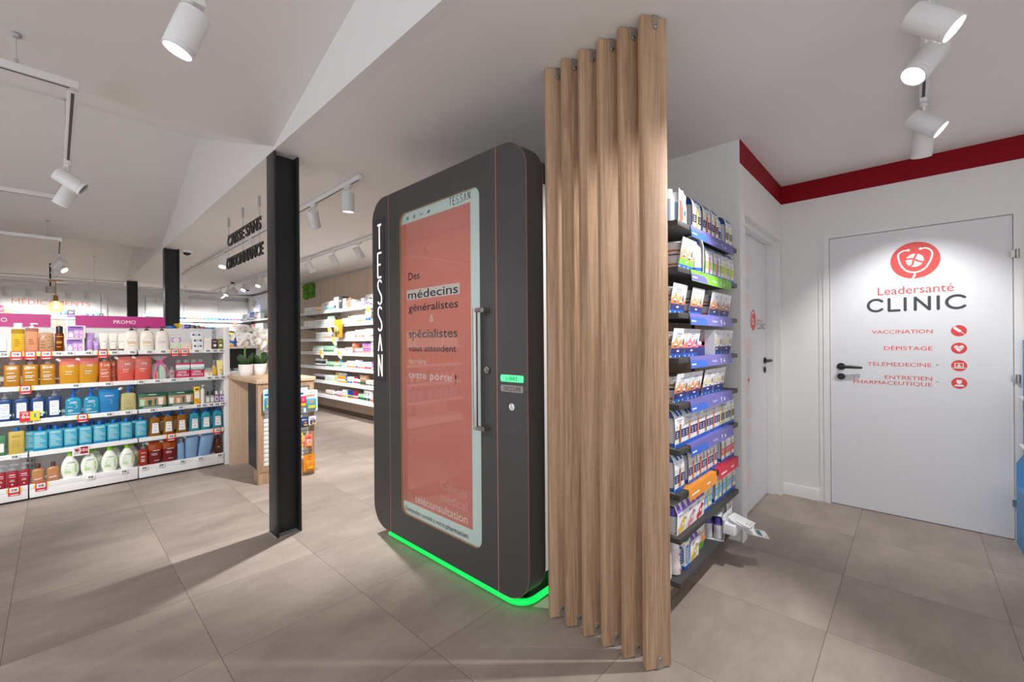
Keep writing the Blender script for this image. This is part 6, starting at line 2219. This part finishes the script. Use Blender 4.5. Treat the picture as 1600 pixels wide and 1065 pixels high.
NAMES = {'w': 'white', 'g': 'pale green', 'p': 'pink', 'o': 'orange', 'b': 'blue', 'y': 'yellow', 'v': 'violet', 'k': 'brown', 'd': 'dark grey', 'n': 'dark green', 'm': 'magenta', 'r': 'red', 't': 'teal', 's': 'silver', 'l': 'lilac', 'c': 'cream'}
TINT = {'w': PAPER, 'g': CO['mint'], 'p': CO['pink_pale'], 'o': CO['orange_band'], 'b': CO['royal_blue'], 'y': CO['sun'], 'v': CO['violet'], 'k': CO['kraft'], 'd': DGREY, 'n': CO['forest'], 'm': CO['crimson'], 'r': CO['salmon'], 't': CO['teal_band'],
        's': LGREY, 'l': CO['lilac'], 'c': CO['cream']}
SMALL = {}
def small_item(kind, a, b, w, h, d):
    """carton (k), bottle (o), jar (j) or tube (u) with a coloured band"""
    key = (kind, a, b, round(w, 3), round(h, 3))
    if key in SMALL:
        o = bpy.data.objects.new(SMALL[key].name.split('.')[0], SMALL[key])
        COL.objects.link(o)
        return o
    m = MB()
    if kind == 'k':
        m.box(-d / 2, -w / 2, 0, d / 2, w / 2, h, TINT[a], .0015)
        f = Face(m, (-d / 2, 0, 0), (0, -1, 0), (0, 0, 1))
        f.rect(-w * .46, h * .12, w * .46, h * .34, TINT[b])
        f.rect(-w * .3, h * .62, w * .22, h * .70, TAGINK if a == 'w' else PAPER)
        f.rect(-w * .3, h * .5, w * .05, h * .54, TINT[b] if b != a else LGREY)
        nm = 'carton'
    elif kind == 'o':
        m.loft([(0, w * .46, w * .46, 2.4), (h * .62, w * .46, w * .46, 2.4), (h * .72, w * .2, w * .2, 2, TINT[b]), (h * .97, w * .2, w * .2, 2, TINT[b]), (h, w * .16, w * .16, 2, TINT[b])], TINT[a], seg=12)
        m.loft([(h * .16, w * .468, w * .468, 2.4), (h * .36, w * .468, w * .468, 2.4)], TINT[b], seg=12, capb=False, capt=False)
        nm = 'small_bottle'
    elif kind == 'j':
        m.loft([(0, w * .46, w * .46, 2), (h * .58, w * .48, w * .48, 2), (h * .6, w * .5, w * .5, 2, TINT[b]), (h * .97, w * .5, w * .5, 2, TINT[b]), (h, w * .46, w * .46, 2, TINT[b])], TINT[a], seg=14)
        nm = 'jar'
    else:
        m.loft([(0, w * .3, w * .28, 2, TINT[b]), (h * .14, w * .32, w * .3, 2), (h * .6, w * .4, w * .2, 2), (h, w * .46, .003, 3)], TINT[a], seg=14)
        m.loft([(h * .3, w * .375, w * .3, 2), (h * .45, w * .395, w * .26, 2)], TINT[b], seg=14, capb=False, capt=False)
        m.move(Matrix.Rotation(PI / 2, 4, 'Z'))
        nm = 'tube'
    o = m.build(nm)
    SMALL[key] = o.data
    return o

KN = {'k': 'carton', 'o': 'small bottle', 'j': 'jar', 'u': 'tube'}
def stock(row, seq, y0, where, group, front, zbase, gap=.004, flip=False, axis='y', sgn=1, dmax=.11):
    """a row of stock: seq of (kind, body, band, width, height, how many alike, stacked)"""
    y = y0
    cnt = {}
    for kind, a, b, w, h, n, st in seq:
        for i in range(n):
            for lv in range(st):
                o = small_item(kind, a, b, w, h, min(dmax, max(.04, w)))
                c = y + sgn * w / 2
                dd = min(dmax, max(.04, w)) / 2
                if axis == 'y':
                    o.location = (front + dd, c, zbase + .0005 + lv * (h + .0006))
                else:
                    o.location = (c, front + dd, zbase + .0005 + lv * (h + .0006))
                    o.rotation_euler.z = PI / 2
                kk = (a, b, kind, lv)
                cnt[kk] = cnt.get(kk, 0) + 1
                lb = '%s %s %s%s %s%s' % (ORD[cnt[kk] - 1], 'plain ' + NAMES[a] if a == b else NAMES[a], KN[kind], '' if a == b else ' with %s %s' % (NAMES[b], 'band' if kind in 'ku' else 'cap'), where, '' if st == 1 else ', ' + ('lower', 'upper', 'third')[lv] + ' layer')
                tag(o, lb, {'k': 'box', 'o': 'bottle', 'j': 'jar', 'u': 'tube'}[kind], group)
            y += sgn * (w + gap)
    return y

ROWS = [
    [('k', 'g', 'k', .10, .10, 1, 3), ('k', 'g', 'g', .09, .12, 1, 2), ('k', 'p', 'd', .075, .085, 1, 2), ('k', 'w', 'l', .06, .17, 2, 1), ('k', 'w', 'l', .07, .13, 2, 1), ('o', 'w', 's', .06, .11, 4, 1), ('k', 'w', 's', .09, .13, 1, 1), ('k', 'k', 'k', .16, .17, 1, 1), ('k', 'w', 'c', .12, .17, 1, 1), ('k', 'd', 'd', .15, .21, 1, 1),
     ('k', 'w', 'p', .09, .21, 1, 1), ('k', 's', 'n', .09, .22, 1, 1), ('k', 'w', 't', .085, .16, 4, 1), ('o', 'w', 'w', .07, .15, 3, 1), ('o', 'w', 'y', .07, .12, 3, 1), ('k', 'w', 'g', .08, .10, 6, 1)],
    [('k', 'w', 'o', .08, .15, 2, 1), ('k', 's', 'g', .07, .15, 1, 1), ('k', 'w', 'b', .085, .19, 2, 1), ('k', 'w', 'o', .06, .12, 4, 1), ('k', 'w', 'p', .06, .12, 3, 1), ('o', 'w', 's', .06, .12, 3, 1), ('o', 'w', 'w', .05, .09, 4, 1), ('j', 'w', 'g', .07, .07, 4, 1), ('o', 'w', 'g', .07, .15, 4, 1), ('k', 'w', 'g', .08, .10, 6, 1), ('k', 'c', 'w', .08, .10, 6, 1)],
    [('k', 'w', 'y', .07, .14, 2, 1), ('k', 'w', 'b', .06, .14, 1, 1), ('k', 'w', 'o', .06, .14, 1, 1), ('k', 'w', 'w', .09, .14, 2, 1), ('k', 'w', 'm', .055, .13, 1, 1), ('k', 'w', 'y', .055, .13, 1, 1), ('k', 'w', 'o', .055, .13, 1, 1), ('k', 'w', 'g', .06, .13, 1, 1), ('k', 'w', 'm', .055, .13, 1, 1), ('k', 'p', 'c', .10, .11, 3, 1), ('k', 'w', 'p', .11, .09, 2, 1), ('k', 'w', 'y', .12, .09, 3, 1), ('k', 'w', 'r', .08, .11, 3, 1), ('k', 'w', 'g', .09, .12, 4, 1)],
    [('k', 'w', 'b', .06, .14, 2, 1), ('k', 'w', 's', .12, .20, 1, 1), ('k', 'v', 'y', .085, .075, 3, 2), ('k', 'w', 'm', .12, .075, 2, 1), ('k', 'r', 'm', .09, .075, 1, 2), ('o', 'w', 'g', .06, .12, 1, 1), ('o', 's', 'p', .06, .09, 4, 1), ('j', 'w', 'p', .07, .07, 5, 1), ('k', 'g', 'n', .08, .11, 5, 1), ('o', 'w', 'g', .06, .11, 8, 1)],
    [('k', 'w', 'n', .07, .14, 2, 1), ('k', 'v', 'w', .08, .13, 1, 1), ('k', 'p', 'm', .11, .12, 2, 1), ('k', 'w', 'r', .10, .11, 2, 1), ('k', 'w', 'v', .09, .14, 1, 1), ('k', 'w', 'o', .07, .12, 4, 1), ('k', 'p', 'w', .09, .09, 2, 1), ('o', 'g', 't', .05, .12, 3, 1), ('o', 'w', 'o', .06, .10, 2, 1), ('k', 'g', 'n', .11, .09, 3, 1), ('o', 'd', 'w', .06, .13, 8, 1)],
    [('k', 'w', 'n', .10, .09, 4, 1), ('k', 'k', 'n', .09, .16, 2, 1), ('o', 'w', 'n', .06, .12, 2, 1), ('o', 'w', 'm', .06, .13, 2, 1), ('k', 'w', 'b', .09, .11, 2, 1), ('k', 'b', 'y', .06, .13, 1, 1), ('o', 'o', 'w', .05, .16, 6, 1), ('o', 'g', 'y', .05, .16, 2, 1), ('k', 'w', 'g', .09, .10, 4, 1), ('j', 'd', 's', .07, .10, 7, 1)],
    [('o', 'o', 'w', .06, .16, 2, 1), ('k', 'n', 'd', .07, .18, 1, 1), ('k', 'w', 'r', .07, .17, 1, 1), ('k', 'w', 'n', .10, .19, 2, 1), ('o', 'g', 'n', .07, .16, 3, 1), ('u', 'm', 'w', .05, .14, 3, 1), ('u', 'b', 'y', .05, .14, 4, 1), ('k', 'w', 'y', .07, .14, 2, 1), ('k', 'p', 'm', .07, .10, 3, 1), ('o', 'w', 'b', .06, .11, 2, 1), ('k', 'c', 'k', .10, .09, 3, 1)],
]
for i, seq in enumerate(ROWS):
    stock(i, seq, 5.90, 'from the cabin, %s oak wall shelf' % WN[i], 'stock on the %s oak wall shelf' % WN[i], WF + .006, WZ[i])
# hanging orange bag, wobbling discs, moss letters
o = pouch('snack_pouch', 'orange pouch with white flowers hung before the third oak wall shelf', 'pouch', None, .30, .30, .05, CO['orange_band'], CO['orange_band'], .5, lambda f: (f.disc(-.05, .18, .03, PAPER), f.disc(.03, .14, .026, PAPER), f.disc(-.03, .06, .05, LEAF), f.disc(.06, .08, .03, LEAF)), None)
o.location = (WF - .07, 7.10, 1.385)
o.rotation_euler.z = -PI / 2
MB().tube([(0, .0, .29), (0, -.0, .30), (-.02, .06, .31)], .003, STEEL, 6).build('hook', o)
for i, (y, z, lb) in enumerate(((6.08, 1.78, 'beside the tall white cartons, high up'), (7.44, 1.50, 'before the third shelf beside the orange pouch'), (7.27, 1.31, 'below the orange pouch'), (7.80, 1.09, 'lower and further along before the fifth shelf'), (7.08, 1.09, 'lower and nearer the cabin before the fifth shelf'))):
    t = thing('shelf_wobbler', (WF - .06, y, z), 'oval yellow and white shelf marker ' + lb, 'sign', 'shelf markers')
    m = MB()
    m.prism([(.036 * math.cos(k * PI / 12), .078 * math.sin(k * PI / 12)) for k in range(24)], 'x', -.001, .001, PAPER)
    f = Face(m, (-.001, 0, 0), (0, -1, 0), (0, 0, 1))
    f.disc(0, .012, .031, CO['gold_band'], 1, .060)
    f.disc(.004, -.02, .016, PAPER, 2, .026)
    m.move(Matrix.Rotation(-.45, 4, 'X'))
    m.build('disc', t, rotz=.5)
    m = MB().tube([(0, 0, -.05), (.02, 0, -.08), (.052, 0, -.09)], .002, LGREY, 5)
    m.build('strip', t)
ml = thing('moss_lettering', (3.644, 9.20, 2.24), 'letters of green moss on the oak wall above the shelves', 'sign')
for ch in range(2):
    m = MB()
    y = .20 - ch * .30
    rnd = random.Random(ch + 4)
    bars = [(-.03, .0, .05, .27)] + [(-.03 - .13, z, -.02, z + .06) for z in (.0, .105, .21)]
    for a0, b0, a1, b1 in bars:
        for i in range(26):
            py, pz = rnd.uniform(a0, a1) + y, rnd.uniform(b0, b1)
            r = rnd.uniform(.02, .034)
            m.loft([(pz - r, r * .4, r * .4, 2), (pz - r * .5, r * .9, r * .9, 2), (pz + r * .3, r, r, 2), (pz + r, r * .3, r * .3, 2)], MOSS, cx=-.02 + rnd.uniform(-.006, .006), cy=py, seg=8)
    m.build('moss_letter', ml)

# ------------------------------------------------------------------ white cupboards and shelves at the far end
def cupboard(name, x0, y0, z0, x1, y1, z1, doors, axis, label):
    t = thing(name, (x0, y0, z0), label, 'cupboard', 'white wall cupboards')
    m = MB().box(.004, .004, 0, x1 - x0 - .004, y1 - y0 - .004, z1 - z0, LGREY)
    m.build('carcass', t)
    n = doors
    for i in range(n):
        m = MB()
        if axis == 'y':
            w = (x1 - x0) / n
            m.box(i * w + .004, -.018, .004, (i + 1) * w - .004, .0, z1 - z0 - .004, WHITE, .002)
        else:
            w = (y1 - y0) / n
            m.box(-.018, i * w + .004, .004, 0, (i + 1) * w - .004, z1 - z0 - .004, WHITE, .002)
        m.build('door', t)
    return t
cupboard('wall_cupboard', 1.44, 13.0, 1.95, 3.58, 13.099, 2.40, 3, 'y', 'row of white wall cupboards over the far stock shelves')
cupboard('wall_cupboard', 3.55, 9.95, 1.95, 3.645, 13.0, 2.52, 3, 'x', 'white wall cupboards on the oak wall in the far corner')
m = MB().box(3.53, 12.975, 1.95, 3.549, 12.999, 2.52, DGREY)
tag(m.build('corner_profile'), 'dark upright profile at the far corner beside the white cupboards', 'profile')
MED = M('panel_bright', rgb(238, 237, 236), .5)
m = MB().box(-2.2, 13.04, 1.87, .69, 13.099, 2.405, MED, .002)
f = Face(m, (0, 13.04, 0), (1, 0, 0), (0, 0, 1))
f.text('MÉDICAMENTS', -.585, .525, 2.122, .100, col('sign_orange', 240, 132, 96, .5))
f.rect(-.047, 1.87, -.043, 2.405, LGREY, 1)
tag(m.build('lettered_panel'), 'white wall panel with orange lettering behind the amber pendant lamp', 'sign')
m = MB().box(.70, 13.03, .8, .79, 13.099, 2.42, WHITE, .002)
tag(m.build('panel_edge'), 'slim white upright strip at the end of the lettered panel', 'panel')
def far_shelf(x0, x1, z, label, dep=.30):
    m = MB().box(x0, 13.099 - dep, z - .022, x1, 13.099, z, GW)
    m.box(x0, 13.099 - dep - .006, z - .04, x1, 13.099 - dep, z + .002, PAPER)
    return tag(m.build('far_shelf'), label, 'shelf', 'far wall shelves')
FZ = [1.865, 1.655, 1.44]
FN = ['top', 'middle', 'lowest']
for i, z in enumerate(FZ):
    far_shelf(1.30, 3.54, z, '%s white stock shelf below the far cupboards' % FN[i])
    far_shelf(-1.4, .66, z, '%s white stock shelf under the orange lettering' % FN[i])
m = MB().box(1.31, 13.09, 1.2, 3.5, 13.099, 1.95, MED)
tag(m.build('backing_panel'), 'white backing panel of the far stock shelves', 'panel')
stock(0, [('k', 'w', 'n', .05, .12, 1, 1), ('k', 'g', 'n', .075, .19, 4, 1), ('k', 'w', 'd', .06, .20, 2, 1), ('k', 'w', 's', .05, .10, 1, 1), ('k', 'w', 'b', .085, .20, 3, 1), ('k', 'w', 'r', .075, .20, 4, 1), ('k', 'w', 't', .075, .20, 4, 1), ('k', 'c', 'b', .08, .19, 3, 1), ('k', 'w', 'v', .075, .19, 3, 1), ('k', 'w', 'b', .07, .18, 3, 1), ('k', 'y', 'b', .05, .15, 1, 1), ('k', 'w', 'o', .12, .055, 2, 2)],
      1.36, 'from the column, top far shelf', 'stock on the top far shelf', 12.81, FZ[0], axis='x')
stock(1, [('k', 'c', 'y', .11, .10, 4, 1), ('k', 'w', 'o', .07, .15, 2, 1), ('k', 'w', 'g', .08, .15, 4, 1), ('k', 'w', 'p', .08, .14, 3, 1), ('k', 'w', 't', .07, .14, 4, 1), ('k', 'w', 'g', .07, .14, 4, 1), ('k', 'r', 'w', .08, .16, 1, 1), ('k', 'w', 'p', .09, .14, 5, 1)],
      1.36, 'from the column, middle far shelf', 'stock on the middle far shelf', 12.81, FZ[1], axis='x')
stock(2, [('k', 'y', 'w', .11, .12, 6, 1), ('k', 'o', 'k', .10, .13, 2, 1), ('k', 'w', 'y', .10, .13, 3, 1), ('k', 'y', 'g', .10, .13, 7, 1)],
      1.36, 'from the column, lowest far shelf', 'stock on the lowest far shelf', 12.81, FZ[2], axis='x')
stock(3, [('k', 'm', 'p', .06, .20, 1, 1), ('k', 'o', 'w', .11, .065, 1, 2), ('k', 'g', 'n', .10, .065, 1, 2), ('k', 'w', 'p', .10, .16, 1, 1)],
      -.74, 'under the first orange letters', 'stock under the first orange letters', 12.81, FZ[0], axis='x')
stock(3, [('k', 'w', 'b', .06, .14, 1, 1), ('k', 'c', 'y', .08, .14, 1, 1), ('k', 'w', 'o', .09, .13, 1, 1), ('k', 'c', 'o', .09, .12, 1, 1)],
      -.37, 'between orange letters and pendant', 'stock in the middle under the letters', 12.81, FZ[0], axis='x')
stock(3, [('k', 'b', 'w', .10, .14, 1, 1), ('k', 'd', 'v', .11, .16, 1, 1), ('k', 'w', 't', .09, .07, 1, 1), ('k', 'b', 't', .09, .085, 2, 1), ('k', 't', 'd', .08, .10, 1, 1), ('k', 'd', 't', .06, .10, 1, 1), ('k', 'w', 'o', .07, .03, 1, 1)],
      .075, 'under the last orange letters', 'stock under the last orange letters', 12.81, FZ[0], axis='x')
stock(3, [('k', 'r', 'w', .12, .075, 2, 2), ('k', 'w', 'o', .11, .075, 4, 2)],
      -.10, 'between the magenta headers', 'stock between the magenta headers', 12.81, FZ[1], axis='x')
# shelves on the far part of the oak wall, below the white cupboards
for i, z in enumerate((1.87, 1.62, 1.37, 1.12)):
    m = MB().box(3.35, 9.95, z - .012, 3.649, 13.0, z, clear('shelf_glass', (.86, .93, .92, 1), 1.5, .03, solid=.25))
    m.box(3.344, 9.95, z - .03, 3.35, 13.0, z + .004, GW)
    tag(m.build('corner_shelf'), '%s glass shelf in the far corner below the white cupboards' % ORD[i], 'shelf', 'far corner shelves')
stock(4, [('k', 'w', 'r', .09, .16, 3, 1), ('k', 'w', 'm', .08, .20, 2, 1), ('k', 'b', 'w', .09, .20, 4, 1), ('k', 'w', 'b', .10, .17, 2, 1), ('k', 's', 'w', .12, .17, 3, 1)],
      11.4, 'on the top corner shelf', 'stock on the top corner shelf', 3.36, 1.87)
stock(4, [('k', 'w', 'p', .09, .15, 6, 1), ('k', 'r', 'y', .08, .14, 4, 1), ('k', 'd', 'w', .10, .13, 3, 1)], 11.2, 'on the second corner shelf', 'stock on the second corner shelf', 3.36, 1.62)
stock(4, [('u', 'w', 'm', .08, .17, 10, 1), ('k', 'p', 'm', .10, .12, 4, 1)], 11.0, 'on the third corner shelf', 'stock on the third corner shelf', 3.36, 1.37)
stock(4, [('k', 'p', 'r', .10, .12, 6, 1), ('k', 'w', 't', .10, .14, 6, 1)], 11.0, 'on the fourth corner shelf', 'stock on the fourth corner shelf', 3.36, 1.12)

# display stand with blue and orange packs between the shelving and the far wall
ds = thing('display_stand', (2.02, 8.95, 0), 'white display stand with blue and orange packs beyond the shelving end panel', 'display stand')
m = MB().box(0, .22, 0, .75, .25, 1.25, MED)
m.box(0, 0, 0, .75, .25, .80, MED)
m.build('body', ds)
m = MB().box(0, -.01, 1.205, .75, .22, 1.228, GW)
for i in range(6):
    m.box(.05 + i * .11, -.014, 1.205, .11 + i * .11, -.01, 1.235, PAPER)
m.build('shelf', ds)
m = MB().box(.12, .20, .84, .60, .219, 1.195, BLK)  # black sheet drawn as the dark gap below the shelf
m.build('dark_gap', ds)
m = MB().prism(rrect(.0, .40, .36, .78, .01, 3), 'y', -.006, 0, PAPER)
f = Face(m, (0, -.006, 0), (1, 0, 0), (0, 0, 1))
f.rect(.03, .70, .15, .75, CO['salmon'])
f.disc(.12, .58, .05, LEAF, 1, .06)
f.rect(.17, .52, .21, .66, CO['sun'], 2)
f.ribbon([(.06, .50), (.18, .46), (.28, .44)], .02, CO['mint'], 1)
po = m.build('poster', ds)
po['label'] = 'white poster with green plant print'
def bo(f):
    f.poly([(-.055, 0), (.055, 0), (.055, .06)], CO['orange_band'])
    f.disc(0, .055, .034, PAPER, 2, .024)
    f.disc(.004, .055, .018, CO['sun'], 3, .014)
p0 = None
for i in range(3):
    for j in range(2):
        lb = 'blue and orange pack, %s of the %s layer on the white display stand' % (ORD[i], ('lower', 'upper')[j])
        loc = (2.02 + .14 + .125 * i, 9.0, 1.2285 + j * .1125)
        if p0 is None:
            p0 = carton('snack_box', lb, 'box', 'blue and orange packs', .118, .08, .112, CO['royal_blue'], bo)
            p0.location = loc
        else:
            dup(p0, loc, lb)
t = carton('sample_box', 'green slipper-like box on the white display stand', 'box', None, .16, .10, .05, CO['forest'], lambda f: f.rect(-.05, .01, .03, .035, PAPER), .01)
t.location = (2.14, 9.06, .8005)
for i in range(5):
    o = small_item('u', 'o', 'p', .075, .14, .05)
    o.location = (2.52 + .05 * i, 9.0, 1.229)
    o.rotation_euler = (0, .25 - .12 * i, PI / 2)
    tag(o, 'orange and pink tube, %s of the fan on the white display stand' % ORD[i], 'tube', 'fanned tubes on the display stand')

# boxes lying on the rear unit behind the shelving's back
ru = thing('storage_unit', (-.86, 5.80, 0), 'white rear unit behind the promotional shelving, its top showing just above it', 'storage unit')
m = MB().box(0, 0, 0, 2.09, .38, 1.452, GW)
m.build('carcass', ru)
for i, (x, w, h, a, b, lb, rz) in enumerate(((.845, .11, .045, 'b', 't', 'light blue flat box beside the second steel column', 0), (.925, .02, .07, 'y', 'w', 'thin yellow card leaning on the rear unit', .3), (.955, .03, .065, 'w', 's', 'thin white card leaning on the rear unit', .2),
                                             (1.0, .05, .06, 'b', 'm', 'small blue and pink box on the rear unit', .1), (1.05, .05, .055, 'd', 'w', 'small dark box beside the blue and pink one', 0), (1.10, .04, .05, 'n', 'w', 'small dark green box on the rear unit', 0), (1.145, .045, .04, 'm', 'w', 'small pink box on the rear unit', 0), (1.205, .13, .03, 'b', 'b', 'long flat blue box on the rear unit', 0))):
    o = small_item('k', a, b, w, h, .10)
    o.location = (x, 5.93, 1.4526)
    o.rotation_euler.z = PI / 2 + rz
    tag(o, lb, 'box', 'boxes on the rear unit')
